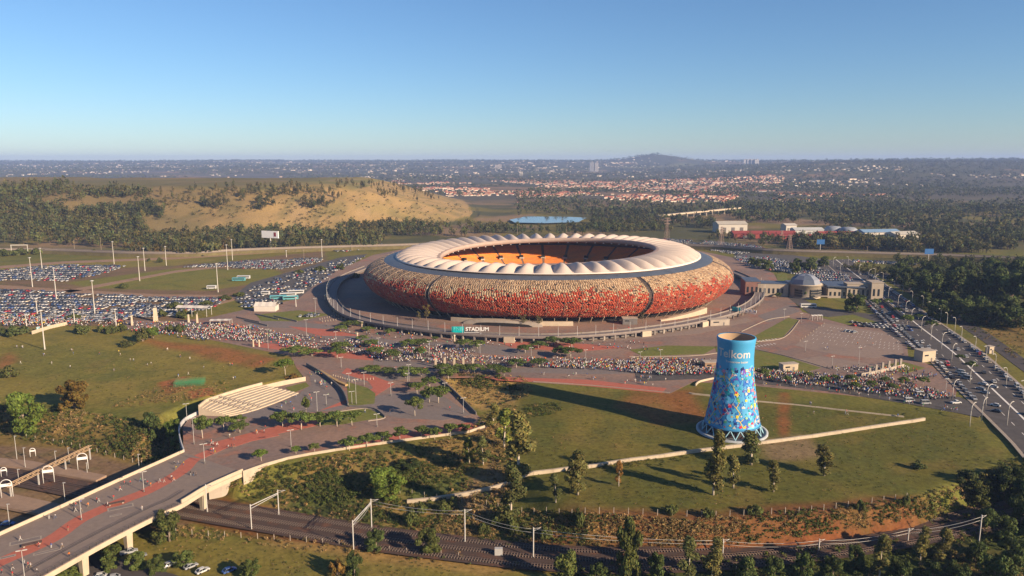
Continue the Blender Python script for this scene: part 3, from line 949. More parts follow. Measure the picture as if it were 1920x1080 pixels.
# cladding panels: thousands of small boards, each with its own tint and set
g_s = [float(np.interp(math.radians(q), _th, _arc)) for q in (234.5, 295.5, 343, 28, 70, 108, 150, 192)]
NPER, NROW = 500, 42
rp = np.random.default_rng(21)
pv_, pf_, pc_ = [], [], []
SAND = [(.30, .20, .115), (.33, .225, .135), (.27, .18, .105), (.37, .27, .17), (.23, .14, .08)]
RUST = [(.29, .042, .016), (.26, .038, .015), (.32, .052, .02), (.21, .034, .017), (.27, .075, .036)]
GREY = [(.12, .09, .075), (.08, .06, .05), (.17, .13, .105)]
patch = rp.uniform(-1, 1, (48, 8))
for j in range(NROW):
    v0, v1 = (j + .03) / NROW, (j + .97) / NROW
    shift = rp.uniform(0, 1)
    for i in range(NPER):
        s0 = PERIM * (i + .02 + shift) / NPER; s1 = PERIM * (i + .98 + shift) / NPER
        sm = (s0 + s1) / 2 % PERIM
        if min(min(abs(sm - g), PERIM - abs(sm - g)) for g in g_s) < 1.7:
            continue
        u = rp.uniform()
        vm = (v0 + v1) / 2
        n1 = float(wob(np.array([sm]), np.array([vm * 46.0]), 9.0, 81)[0]); n2 = float(wob(np.array([sm]), np.array([vm * 46.0]), 3.2, 82)[0])
        sandy = 1 / (1 + math.exp(-((vm - .60) * 15 + n1 * 1.6 + n2 * 1.2)))   # sand at the top, fired red below
        if u < .03 + .035 * (vm < .7): continue                         # open: the dark shell shows
        if u < .075 and n1 < .2: cset = GREY
        elif rp.uniform() < (sandy - .5) * 1.55 + .5 and sandy > .08 or rp.uniform() < .055: cset = SAND
        else: cset = RUST
        c = np.array(cset[rp.integers(len(cset))]) * (1 + .16 * n1) * rp.uniform(.9, 1.1)
        if rp.uniform() < .12 and j + 1 < NROW:                          # a taller board
            v1b = (j + 1.5) / NROW
        else: v1b = v1
        push = rp.uniform(0, .16)
        o0, z0 = prof(v0); o1, z1 = prof(v1b)
        t0, t1 = th_at(s0), th_at(s1)
        q = [belly_pt(t0, o0 + push, z0), belly_pt(t1, o0 + push, z0), belly_pt(t1, o1 + push, z1), belly_pt(t0, o1 + push, z1)]
        qb = [belly_pt(t0, o0 + push - .4, z0), belly_pt(t1, o0 + push - .4, z0), belly_pt(t1, o1 + push - .4, z1), belly_pt(t0, o1 + push - .4, z1)]
        b = len(pv_)
        pv_ += q + qb
        pf_ += [(b, b + 1, b + 2, b + 3), (b + 3, b + 2, b + 6, b + 7), (b + 1, b, b + 4, b + 5), (b, b + 3, b + 7, b + 4), (b + 2, b + 1, b + 5, b + 6)]
        pc_ += [c] * 5
po = obj('cladding', np_mesh('cladding', pv_, pf_, [M_PANEL], fcol=np.array(pc_)), kind='stuff', label='sand, rust and grey cladding boards, paler towards the top')
po.parent = stadium; po.matrix_parent_inverse = Matrix.Translation((-SX, -SY, 0))
# grooves: tall slots lined with steel
for g in g_s:
    mb = MB()
    for k in (-1.5, 1.5):
        t = th_at(g + k)
        path = [belly_pt(t, prof(v)[0] + .25, prof(v)[1]) for v in np.linspace(0, 1, 14)]
        mb.tube(path, .28, 5)
    for v in np.linspace(.05, .97, 6):
        o_, z_ = prof(v)
        mb.cyl(belly_pt(th_at(g - 1.5), o_, z_), belly_pt(th_at(g + 1.5), o_, z_), .12, n=5)
    st(mb, 'facade_slot', [mat('slot_steel', (.12, .10, .09), .6, .1, .4)])
# seams: thin upright joints between the cladding fields
for k in range(0, 72):
    s_ = PERIM * (k + .5) / 72
    if min(min(abs(s_ - g), PERIM - abs(s_ - g)) for g in g_s) < 4: continue
    t = th_at(s_)
    if math.sin(t) > .55: continue
    mb = MB()
    mb.tube([belly_pt(t, prof(v)[0] + .34, prof(v)[1]) for v in np.linspace(0, 1, 10)], .11, 4)
    st(mb, 'facade_seam', [mat('seam_steel', (.36, .27, .20), .6, .1, .4)])
# mesh ring between cladding and roof, with its truss
NS = 72
mb = MB()
vs = []
for k in range(NS * 2):
    t = 2 * math.pi * k / (NS * 2)
    a = Vector(belly_pt(t, -16.7, 32.2)); b = Vector(roof_out(t)) + Vector((0, 0, -.2))
    m_ = (a + b) / 2 + Vector((0, 0, .5))
    vs += [a, m_, b]
n2 = NS * 2
fs = []
for k in range(n2):
    q = (k + 1) % n2
    fs += [(3 * k, 3 * q, 3 * q + 1, 3 * k + 1), (3 * k + 1, 3 * q + 1, 3 * q + 2, 3 * k + 2)]
mb.add(vs, fs, 0, True)
ringo = st(mb, 'mesh_ring', [M_RINGGL])
for k in range(NS):
    t0, t1 = 2 * math.pi * k / NS, 2 * math.pi * (k + .5) / NS
    mb = MB()
    a = Vector(belly_pt(t0, -16.6, 32.5)); b = Vector(roof_out(t1))
    mb.tube([a, (a + b) / 2 + Vector((0, 0, .8)), b + Vector((0, 0, .2))], .16, 4)
    a2 = Vector(belly_pt(2 * math.pi * (k + 1) / NS, -16.6, 32.5))
    if k % 2: mb.tube([a2, (a2 + b) / 2 + Vector((0, 0, .8)), b + Vector((0, 0, .2))], .12, 4)
    st(mb, 'truss_bar', [mat('truss_steel', (.40, .39, .38), .5, .1, .5)], ringo)
# roof: one arched membrane between each pair of ribs
NV = 56
for k in range(NV):
    t0, t1 = 2 * math.pi * k / NV, 2 * math.pi * (k + 1) / NV
    nu, nv = 9, 9
    vs = []
    for j in range(nv):
        v = j / (nv - 1)
        hgt = 4.6 * math.sin(math.pi * min(1, v * 1.02) ** .8) ** .8 if 0 < v < 1 else 0
        for i in range(nu):
            u = i / (nu - 1)
            t = t0 + (t1 - t0) * u
            a = Vector(roof_out(t)); b = Vector(roof_in(t))
            p = a.lerp(b, v)
            p.z += (hgt + .35) * (1 - abs(2 * u - 1) ** 1.5)
            vs.append(p)
    mb = MB()
    mb.add(vs, [(j * nu + i, j * nu + i + 1, (j + 1) * nu + i + 1, (j + 1) * nu + i) for j in range(nv - 1) for i in range(nu - 1)], 0, True)
    st(mb, 'roof_panel', [M_MEMB])
for k in range(NV):
    t = 2 * math.pi * k / NV
    a, b = Vector(roof_out(t)), Vector(roof_in(t))
    mb = MB()
    mb.tube([a + Vector((0, 0, .12)), a.lerp(b, .5) + Vector((0, 0, .12)), b + Vector((0, 0, .12))], .26, 5)
    st(mb, 'roof_rib', [mat('rib_steel', (.62, .54, .47), .6, .08, .4)])
def closed_ring(name, rows, m, parent=None, n=144, smooth=True, **kw):
    """A closed band through rows of functions th -> point."""
    mb = MB()
    vs = [r_(2 * math.pi * k / n) for r_ in rows for k in range(n)]
    mb.add(vs, [(i * n + k, i * n + (k + 1) % n, (i + 1) * n + (k + 1) % n, (i + 1) * n + k) for i in range(len(rows) - 1) for k in range(n)], 0, smooth)
    return st(mb, name, [m], parent, **kw)
def inn(off, dz):
    def f(th):
        x, y = oval(th, 89.0 + off, 69.0 + off)
        return (SX + x, SY - 4 + y, z_in(th) + dz)
    return f
closed_ring('roof_rim', [inn(1.6, .5), inn(-1.2, .9), inn(-2.0, .4), inn(-2.0, -2.6), inn(-.5, -3.0)], M_FASCIA)
closed_ring('roof_gutter', [lambda t: tuple(Vector(ring_pt(t, -25.7, z_out(t) - .3))), lambda t: ring_pt(t, -25.9, z_out(t) + .55), lambda t: ring_pt(t, -27.3, z_out(t) + .6)], mat('gutter', (.60, .53, .46), .6, .08, .3))
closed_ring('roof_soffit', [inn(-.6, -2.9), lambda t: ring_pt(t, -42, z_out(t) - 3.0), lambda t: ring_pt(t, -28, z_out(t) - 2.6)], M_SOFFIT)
# bowl: two tiers of orange seating in wedges between dark stairs
def tier(a0, b0, z0, a1, b1, z1, nblk, rows, name, gap=.05):
    for k in range(nblk):
        t0, t1 = 2 * math.pi * (k + gap) / nblk, 2 * math.pi * (k + 1 - gap) / nblk
        mb = MB()
        nu = 5
        vs, fs = [], []
        for j in range(rows):
            for e in (0, 1):
                f0 = (j + e) / rows
                zz = z0 + (z1 - z0) * (j + .5 * 0) / rows
                for i in range(nu):
                    t = t0 + (t1 - t0) * i / (nu - 1)
                    x, y = oval(t, a0 + (a1 - a0) * f0, b0 + (b1 - b0) * f0)
                    vs.append((SX + x, SY - 2 + y, zz))
        R_ = rows * 2
        for j in range(R_ - 1):
            for i in range(nu - 1):
                fs.append((j * nu + i, (j + 1) * nu + i, (j + 1) * nu + i + 1, j * nu + i + 1))
        mb.add(vs, fs, 0)
        st(mb, name, [M_SEAT])
tier(62, 43, 1.0, 84, 64, 12.0, 32, 14, 'lower_seating')
tier(87, 67, 15.0, 122, 99, 32.0, 32, 18, 'upper_seating')
def bowl_pt(a, b, z): return lambda t: (SX + oval(t, a, b)[0], SY - 2 + oval(t, a, b)[1], z)
closed_ring('bowl_steps', [bowl_pt(58, 39, -.2), bowl_pt(61.5, 42.5, .2), bowl_pt(84.5, 64.5, 11.2), bowl_pt(86, 66, 11.5), bowl_pt(86.4, 66.4, 14.2), bowl_pt(122, 99, 31.2), bowl_pt(124, 101, 33.0)], M_AISLE, smooth=False)
closed_ring('suite_band', [bowl_pt(85.6, 65.6, 11.6), bowl_pt(85.9, 65.9, 14.6)], mat('suite_glass', (.05, .05, .06), .2, .1, .3, spec=.5))
for k in range(32):
    t = 2 * math.pi * k / 32
    x, y = oval(t, 101, 79.5)
    mb = MB()
    mb.box((SX + x, SY - 2 + y, 22.6), (3.2, 3.2, 2.8), t, 0)
    st(mb, 'stair_mouth', [M_BLACK])  # solid box, its black is the shade of the mouth
    x, y = oval(t, 99.2, 77.8)
    mb = MB()
    mb.box((SX + x, SY - 2 + y, 21.6), (.8, 4.4, 1.2), math.atan2(y, x), 0)
    st(mb, 'stair_parapet', [M_CONC])
mb = MB(); mb.prism([bowl_pt(60, 41, 0)(2 * math.pi * k / 64)[:2] for k in range(64)], .05, .25)
st(mb, 'pitch', [mat('pitch_turf', (.07, .14, .03), .9, .15, .1)])
mb = MB()
for k in range(26):
    t = math.pi * (.12 + .76 * k / 25)
    p = Vector(inn(1.0, -3.6)(t))
    mb.box(p, (1.6, .7, .8), t)
st(mb, 'floodlight', [mat('lamp_white', (.8, .8, .8), .4, .05, .5)], kind='stuff')
# undercroft: black drum as painted shade behind leaning columns, concrete aprons and ramps in front
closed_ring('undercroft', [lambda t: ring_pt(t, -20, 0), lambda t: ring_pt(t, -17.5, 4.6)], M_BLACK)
closed_ring('belly_lip', [lambda t: ring_pt(t, -17.5, 4.4), lambda t: ring_pt(t, -14.3, 3.9), lambda t: ring_pt(t, -13.9, 4.2)], M_BACK)
NCOL = 92
for k in range(NCOL):
    t = th_at(PERIM * k / NCOL)
    if math.sin(t) > .5: continue
    mb = MB()
    mb.cyl(ring_pt(t, -17.6, 0), ring_pt(t, -13.0, 4.4), .42, .34, 6)
    st(mb, 'leaning_column', [M_CREAM])
def arc_px(q0, q1, n):
    return [PERIM * (q0 + (q1 - q0) * i / n) for i in range(n + 1)]
for q0, q1, h0, h1, off in ((.705, .765, 3.0, 2.8, -8.5), (.66, .70, 2.6, 2.8, -9.5), (.842, .90, 1.0, 4.2, -6.5), (.856, .905, .8, 3.4, -10.5)):
    path = [ring_pt(th_at(s_), off, 0)[:2] for s_ in arc_px(q0, q1, 14)]
    hs_ = [h0 + (h1 - h0) * i / 14 for i in range(15)]
    mb = MB(); mb.wall(path, hs_, 2.2, 0.05)
    st(mb, 'apron_ramp', [M_CREAM])
path = [ring_pt(th_at(s_), -7.0, 0)[:2] for s_ in arc_px(.675, .74, 20)]
mb = MB()
for i in range(len(path) - 1):
    pass
mb.wall(path, [1.2 + 2.4 * math.sin(math.pi * i / 20) ** .35 for i in range(21)], 7.0, 0.05)
st(mb, 'entrance_canopy', [M_CONC])
path = [ring_pt(th_at(s_), -3.2, 0)[:2] for s_ in arc_px(.684, .732, 16)]
mb = MB(); mb.wall(path, [.3 + 2.0 * math.sin(math.pi * i / 16) ** .35 for i in range(17)], .5, 0.05)
st(mb, 'tunnel_mouth', [M_BLACK])  # solid wall, black in place of the tunnel's shade

# ------------------------------------------------------------------ the raised ring road round it
RZ = 3.4
M_VIA = mat('viaduct_concrete', (.20, .17, .15), .9, .15, .3)
ring_px = [(690, 500), (640, 522), (622, 552), (640, 582), (690, 601), (760, 613), (850, 623), (950, 629), (1050, 630), (1150, 624), (1250, 612), (1320, 599), (1380, 583), (1415, 565), (1424, 545), (1405, 524), (1370, 508)]
rpath = [Vector((*P(a, b, RZ), 0)) for a, b in ring_px]
rpath = smooth_path(rpath, 10)
rp2 = [(p.x, p.y) for p in rpath]
viaduct = empty('ring_viaduct', (rp2[80][0], rp2[80][1], 0), 0, 'low curved ring viaduct on stub columns round the stadium base', 'viaduct')
def vi(mb, name, m, parent=viaduct, **kw):
    o = mb.build(name, m, None, **kw); o.parent = parent
    o.matrix_parent_inverse = Matrix.Translation(-parent.location)
    return o
M_ASPH = mat('asphalt', (.068, .062, .060), .9, .2, .25, second=((.09, .08, .075), .05, .5, .25))
M_PAVE = mat('pink_paving', (.225, .145, .108), .9, .22, .5, mid=((.155, .115, .10), .025), second=((.25, .12, .08), .05, .54, .12))
mb = MB(); mb.wall(rp2, .7, 8.0, RZ - .7); vi(mb, 'deck', [mat('deck_paving', (.15, .125, .12), .9, .12, .3)])
outer = [tuple(p) for p in offset2(rp2, -3.9)]; inner = [tuple(p) for p in offset2(rp2, 3.9)]
# which side is outside?
if math.hypot(outer[80][0] - SX, outer[80][1] - SY) < math.hypot(inner[80][0] - SX, inner[80][1] - SY):
    outer, inner = inner, outer
mb = MB(); mb.wall(outer, .9, .3, RZ + .004); vi(mb, 'outer_parapet', [M_VIA])
mb = MB(); mb.wall(inner, .9, .3, RZ + .004); vi(mb, 'inner_parapet', [M_VIA])
mb = MB(); mb.wall([tuple(p) for p in offset2(outer, 3.2 if outer[0] != inner[0] else 3.2)], RZ - .72, .4, 0.0)
wall_in = mb
out_r = resample([Vector((*p, 0)) for p in outer], 7.5)
for i, p in enumerate(out_r):
    mb = MB(); d = Vector((p.x - SX, p.y - SY, 0)).normalized()
    mb.box((p.x - d.x * .6, p.y - d.y * .6, (RZ - .7) / 2), (1.0, 1.0, RZ - .7), math.atan2(d.y, d.x))
    vi(mb, 'column', [M_VIA if i % 6 else M_CONC])
cin = resample([Vector((*p, 0)) for p in rp2], 6)
mb = MB(); mb.wall([(p.x, p.y) for p in cin], RZ - .75, .5, 0.0); vi(mb, 'core_wall', [M_DARKC])
for i in (22, 37, 52, 64, 71):
    if i < len(out_r):
        p = out_r[i]; d = Vector((p.x - SX, p.y - SY, 0)).normalized()
        mb = MB(); mb.box((p.x + d.x * .4, p.y + d.y * .4, 1.75), (2.6, 6.5, 3.5), math.atan2(d.y, d.x)); vi(mb, 'stair_block', [M_CREAM])
for i, p in enumerate(resample([Vector((*q, 0)) for q in outer], 12)):
    if p.y > SY + 30: continue
    mb = MB(); mb.cyl((p.x, p.y, RZ + .9), (p.x, p.y, RZ + 7.0), .11, .07, 5)
    vi(mb, 'banner_pole', [M_STEEL])

# signs on the ring: a teal block with letters and white letters
def text_mesh(body, size, depth, m, name='lettering', bold=0.0):
    cu = bpy.data.curves.new(name, 'FONT'); cu.body = body; cu.size = size; cu.extrude = depth; cu.offset = bold
    cu.align_x = 'CENTER'; cu.align_y = 'BOTTOM_BASELINE' if False else 'BOTTOM'
    cu.resolution_u = 3
    o = bpy.data.objects.new(name, cu); COL.objects.link(o)
    bpy.context.view_layer.update()
    me = bpy.data.meshes.new_from_object(o.evaluated_get(bpy.context.evaluated_depsgraph_get()))
    bpy.data.objects.remove(o); bpy.data.curves.remove(cu)
    me.name = name; me.materials.clear(); me.materials.append(m)
    return me
M_TEAL = mat('teal_sign', (.0, .33, .34), .5, .05, .5, coord='object')
M_WHITE = mat('white_paint', (.62, .62, .60), .5, .05, .5, coord='object')
def ring_sign(px, py, label, s=1.0, rz=0.0):
    x, y = P(px, py, RZ)
    e = empty('stadium_sign', (x, y, RZ), rz, label, 'sign', 'stadium name signs on the ring viaduct')
    b = MB().box((-6.2 * s, 0, 2.1 * s), (7.6 * s, .5, 3.8 * s)).build('logo_block', [M_TEAL], e)
    t = obj('logo_letters', text_mesh('FNB', 3.2 * s, .12, mat('teal_letters', (.10, .50, .50), .5, .05, .5)), b)
    t.location = (-6.2 * s, -.32, .9 * s); t.rotation_euler = (math.pi / 2, 0, 0)
    t = obj('lettering', text_mesh('STADIUM', 3.5 * s, .2, M_WHITE, bold=.05), e)
    t.location = (6.0 * s, -.1, .55 * s); t.rotation_euler = (math.pi / 2, 0, 0)
    MB().box((0, .35, .25), (24 * s, .3, .3)).build('sign_rail', [M_STEEL], e)
ring_sign(877, 624, 'teal and white FNB STADIUM letters on the ring viaduct below the red facade', 1.0)
ring_sign(1392, 586, 'smaller FNB STADIUM letters on the curve of the ring by the domed building', .8, -.75)
# ================================================================== THE PAINTED COOLING TOWER
TX, TY = P(1372, 806, 0)
tower = empty('cooling_tower', (TX, TY, 0), 0, 'blue painted cooling tower with Telkom lettering and a mural of bright icons on the grass', 'tower')
HT_, Z0 = 39.5, 3.6
def t_r(z):
    """Radius of the waisted shell at height z."""
    k = (z - Z0) / (HT_ - Z0)
    return float(np.interp(k, [0, .08, .2, .35, .5, .65, .78, .9, 1.0], [11.0, 10.55, 9.75, 8.85, 8.05, 7.45, 7.2, 7.3, 7.75]))
M_BLUE = mat('tower_blue', (.045, .27, .50), .55, .06, .12, coord='object', spec=.35, second=((.055, .30, .53), .16, .5, .25))
mb = MB()
zs = np.linspace(Z0, HT_, 28)
mb.lathe([(t_r(z), z) for z in zs] + [(t_r(HT_) - .1, HT_ + .25), (t_r(HT_) - .45, HT_ + .25)], 72)
shell = mb.build('shell', [M_BLUE], tower)
mb = MB(); mb.lathe([(t_r(z) - .45, z) for z in reversed(zs)], 72)
mb.build('shell_lining', [mat('lining', (.34, .24, .15), .9, .12, .2, coord='object')], tower)
mb = MB(); mb.lathe([(11.3, Z0 - .35), (11.35, Z0 + .15), (10.9, Z0 + .2)], 72); mb.build('ring_beam', [mat('beam_blue', (.03, .14, .28), .6, .1, .3)], tower)
NL = 36
for k in range(NL):
    a0 = 2 * math.pi * (k + (0 if k % 2 == 0 else 1)) / NL; a1 = 2 * math.pi * (k + (1 if k % 2 == 0 else 0)) / NL
    mb = MB()
    mb.cyl((12.4 * math.cos(a0), 12.4 * math.sin(a0), .1), (11.1 * math.cos(a1), 11.1 * math.sin(a1), Z0 - .1), .2, n=6)
    mb.build('leg', [mat('leg_blue', (.26, .46, .54), .55, .06, .5)], tower)
mb = MB(); mb.lathe([(14.4, -.4), (14.4, .32), (13.2, .36), (13.1, .05), (0, .05)], 64); mb.build('basin', [mat('basin_concrete', (.30, .33, .35), .8, .15, .4)], tower)
mb = MB(); mb.lathe([(10.2, .1), (10.2, Z0 - .2)], 48); mb.build('inner_shade_wall', [mat('inner_shade', (.05, .035, .03), .9, .2, .4)], tower)  # dark colour stands in for the shade behind the legs
# lettering and mural lie on the shell
FACE = math.atan2(-TY, -TX)                                   # the side turned to the viewer
def wrap(me, ang, z0, off):
    """Bends a flat mesh (x along, y up) round the shell."""
    bm = bmesh.new(); bm.from_mesh(me)
    bmesh.ops.triangulate(bm, faces=bm.faces[:])
    for _ in range(2):
        long_e = [e for e in bm.edges if abs(e.verts[0].co.x - e.verts[1].co.x) > .8 or abs(e.verts[0].co.y - e.verts[1].co.y) > 1.6]
        if long_e:
            bmesh.ops.subdivide_edges(bm, edges=long_e, cuts=1)
            bmesh.ops.triangulate(bm, faces=bm.faces[:])
    for v in bm.verts:
        z = z0 + v.co.y
        r_ = t_r(z) + off + v.co.z
        a = ang + v.co.x / t_r(z)
        v.co = (r_ * math.cos(a), r_ * math.sin(a), z)
    bm.to_mesh(me); bm.free()
    return me
M_LETTER = mat('letter_white', (.5, .5, .5), .55, .04, .5, coord='object')
obj('lettering', wrap(text_mesh('Telkom', 4.6, 0.0, M_LETTER, bold=.07), FACE - .10, 31.6, .05), tower, label='white name lettering near the rim')
obj('small_lettering', wrap(text_mesh('Tomorrow better', 1.25, 0.0, M_LETTER, bold=.02), FACE + .10, 30.2, .05), tower)
rm = np.random.default_rng(77)
CARD = {'blue': (.02, .12, .42), 'sky': (.12, .42, .68), 'teal': (.02, .32, .36), 'yellow': (.68, .50, .05), 'red': (.50, .03, .06), 'white': (.45, .46, .47), 'violet': (.13, .06, .34), 'green': (.10, .36, .12), 'pink': (.55, .20, .32), 'navy': (.012, .03, .15), 'orange': (.62, .22, .03)}
CN = list(CARD)
groups = {k: ([], []) for k in CN}
def flat(cname, pts, off):
    """One painted shape on the shell: polygon in metres along / up; finely cut so that it hugs the wall."""
    V, F = groups[cname]
    cx = sum(p[0] for p in pts) / len(pts); cy = sum(p[1] for p in pts) / len(pts)
    b = len(V)
    def put(x, z):
        a = x; r_ = t_r(z) + off
        V.append((r_ * math.cos(a), r_ * math.sin(a), z))
    put(cx, cy)
    for x, z in pts: put(x, z)
    n = len(pts)
    for i in range(n): F.append((b, b + 1 + i, b + 1 + (i + 1) % n))
def shape(kind, a, z, s, cname, off, rot=0.0):
    R_ = t_r(z)
    def tr(q): 
        c_, s_ = math.cos(rot), math.sin(rot)
        return [(a + (x * c_ - y * s_) * s / R_, min(HT_ - .3, max(Z0 + .4, z + (x * s_ + y * c_) * s))) for x, y in q]
    if kind == 'disc': flat(cname, tr([(math.cos(t) , math.sin(t)) for t in np.linspace(0, 6.283, 13)[:-1]]), off)
    elif kind == 'ring':
        flat(cname, tr([(math.cos(t), math.sin(t)) for t in np.linspace(0, 6.283, 13)[:-1]]), off)
        flat('white', tr([(.68 * math.cos(t), .68 * math.sin(t)) for t in np.linspace(0, 6.283, 13)[:-1]]), off + .012)
        flat(cname, tr([(.35 * math.cos(t), .35 * math.sin(t)) for t in np.linspace(0, 6.283, 11)[:-1]]), off + .024)
    elif kind == 'square': flat(cname, tr([(-1, -1), (1, -1), (1, 1), (-1, 1)]), off)
    elif kind == 'tri': flat(cname, tr([(-1.1, -.7), (1.1, -.7), (0, 1.0)]), off)
    elif kind == 'house':
        flat(cname, tr([(-.8, -1), (.8, -1), (.8, .2), (0, 1), (-.8, .2)]), off); flat('navy', tr([(-.2, -1), (.25, -1), (.25, -.2), (-.2, -.2)]), off + .012)
    elif kind == 'cloud':
        for dx, dy, q in ((-.7, 0, .6), (0, .3, .8), (.75, 0, .55)):
            flat(cname, tr([(dx + q * math.cos(t), dy + q * math.sin(t)) for t in np.linspace(0, 6.283, 11)[:-1]]), off + .004 * dx + .004)
    elif kind == 'bars':
        for i, h in enumerate((.5, .9, .7, 1.2)):
            flat(cname, tr([(-1 + .55 * i, -.8), (-.6 + .55 * i, -.8), (-.6 + .55 * i, h), (-1 + .55 * i, h)]), off)
    elif kind == 'frame':
        flat(cname, tr([(-1, -.8), (1, -.8), (1, .8), (-1, .8)]), off); flat('sky', tr([(-.65, -.5), (.65, -.5), (.65, .5), (-.65, .5)]), off + .012)
# broad tinted fields first, then paths, then the icons
for i in range(90):
    a = rm.uniform(0, 6.283); z = rm.uniform(Z0 + .6, 28.0)
    shape('disc' if i % 2 else 'square', a, z, rm.uniform(.9, 2.0), rm.choice(['sky', 'blue', 'teal', 'violet', 'sky', 'blue']), .012 + .0007 * i, rm.uniform(0, 3))
def stroke(a0, z0, a1, z1, w, cn, off):
    """A thin painted line from one spot of the wall to another."""
    n = 3
    for k in range(n):
        p0, p1 = k / n, (k + 1) / n
        za, zb = z0 + (z1 - z0) * p0, z0 + (z1 - z0) * p1; aa, ab = a0 + (a1 - a0) * p0, a0 + (a1 - a0) * p1
        L = math.hypot((ab - aa) * t_r(za), zb - za) + 1e-6
        nx_, nz_ = -(zb - za) / L * w, (ab - aa) * t_r(za) / L * w
        flat(cn, [(aa - nx_ / t_r(za), za - nz_), (ab - nx_ / t_r(zb), zb - nz_), (ab + nx_ / t_r(zb), zb + nz_), (aa + nx_ / t_r(za), za + nz_)], off)
for i in range(16):
    a = 2 * math.pi * (i + .3) / 16; z = 4.6
    while z < 26.5:
        a1 = a + rm.choice((-1, 1)) * rm.uniform(.08, .2); z1 = z + rm.uniform(1.4, 2.6)
        stroke(a, z, a1, min(z1, 28), .13, ('yellow', 'orange', 'white', 'sky')[i % 4], .09)
        if rm.uniform() < .5: stroke(a, z, a - (a1 - a), z + 1.2, .1, ('yellow', 'orange', 'white', 'sky')[i % 4], .092)
        a, z = a1, z1
kinds = ['ring', 'square', 'tri', 'house', 'bars', 'frame', 'cloud', 'bars', 'tri', 'frame', 'square', 'disc']
i = 0
for zrow in np.arange(5.0, 29.0, 1.28):
    n = int(2 * math.pi * t_r(zrow) / 1.85)
    for k in range(n):
        if rm.uniform() < .34: continue
        a = 2 * math.pi * (k + rm.uniform(-.3, .3)) / n
        kd = kinds[rm.integers(len(kinds))]
        cn = rm.choice(['white', 'yellow', 'red', 'navy', 'violet', 'green', 'pink', 'teal', 'navy', 'white', 'blue', 'blue', 'sky', 'teal', 'violet'])
        shape(kd, a, zrow + rm.normal(0, .25), rm.uniform(.34, .72), 'white' if kd == 'cloud' else cn, .11 + .0004 * (i % 60), rm.normal(0, .25))
        i += 1
for cn, (V, F) in groups.items():
    if F:
        me = bpy.data.meshes.new('mural'); me.from_pydata(V, [], F); me.materials.append(mat('mural_' + cn, CARD[cn], .6, .05, .5, coord='object')); me.update()
        obj('mural_print', me, tower, kind='stuff')
# ================================================================== PAVED GROUND, ROADS, LAWNS
M_LOT = mat('lot_gravel', (.150, .115, .095), .95, .22, .3, second=((.20, .12, .075), .03, .5, .2))
M_BRICKLOT = mat('brick_lot', (.215, .16, .13), .92, .14, .5, second=((.175, .135, .115), .04, .52, .2))
M_REDPAVE = mat('red_paving', (.34, .105, .070), .9, .14, .6)
M_GREYPAVE = mat('grey_paving', (.155, .13, .12), .92, .14, .5, second=((.18, .14, .125), .06, .5, .25))
M_LAWN = mat('lawn', (.125, .135, .035), .95, .25, .5, second=((.17, .14, .05), .08, .5, .25), spec=.08)
M_LINE = mat('road_paint', (.62, .60, .56), .8, .15, .6)
M_KERB = mat('kerb_concrete', (.28, .235, .19), .9, .12, .5)
M_TRACK = mat('dirt_track', (.235, .150, .095), .95, .2, .3)
def sheet(name, pts, z, m, th=.0, world_pts=False, parent=None, **kw):
    poly = pts if world_pts else PL(pts)
    mb = MB()
    mb.prism(poly, z - .35, z)
    o = mb.build(name, [m], parent, **kw)
    if parent is None: o['kind'] = 'structure'
    return o
concourse = sheet('plaza', [(330, 602), (400, 594), (470, 578), (560, 560), (590, 535), (625, 510), (700, 478), (760, 466), (1290, 466), (1380, 484), (1450, 512), (1470, 545), (1505, 585), (1560, 600), (1640, 588), (1670, 612), (1700, 640), (1703, 668), (1745, 684), (1795, 728), (1790, 752), (1690, 752), (1500, 732), (1400, 722), (1300, 716), (1256, 738), (1120, 725), (1000, 717), (935, 706), (830, 708), (895, 778), (916, 800), (905, 806), (750, 828), (600, 850), (520, 866), (455, 888), (400, 872), (344, 850), (343, 800), (352, 788), (375, 776), (440, 745), (490, 731), (575, 714), (556, 690), (545, 668), (420, 642), (330, 625), (230, 615), (235, 600)], .04, M_PAVE)
sheet('parking_bay', [(1490, 648), (1545, 606), (1688, 628), (1694, 662), (1640, 672), (1560, 664)], .07, M_BRICKLOT)
sheet('court_paving', [(430, 780), (480, 770), (520, 756), (560, 738), (585, 722), (578, 698), (600, 692), (628, 716), (655, 762), (640, 769), (560, 775), (500, 786)], .07, M_GREYPAVE)
sheet('court_paving', [(660, 752), (735, 738), (800, 732), (835, 745), (884, 778), (830, 788), (760, 785), (700, 775)], .07, M_GREYPAVE)
sheet('court_paving', [(640, 700), (760, 688), (830, 690), (800, 706), (720, 716), (650, 716)], .07, M_GREYPAVE)
for pts in ([(600, 770), (700, 745), (740, 720), (700, 705), (650, 690), (640, 700), (690, 715), (700, 728), (660, 745)],
            [(380, 835), (560, 788), (640, 778), (690, 775), (690, 783), (600, 797), (500, 818), (440, 838)],
            [(640, 838), (760, 812), (880, 792), (900, 798), (885, 808), (760, 826), (660, 842)],
            [(900, 706), (1100, 712), (1250, 728), (1240, 737), (1060, 720), (930, 712)]):
    sheet('red_paving', pts, .085, M_REDPAVE)
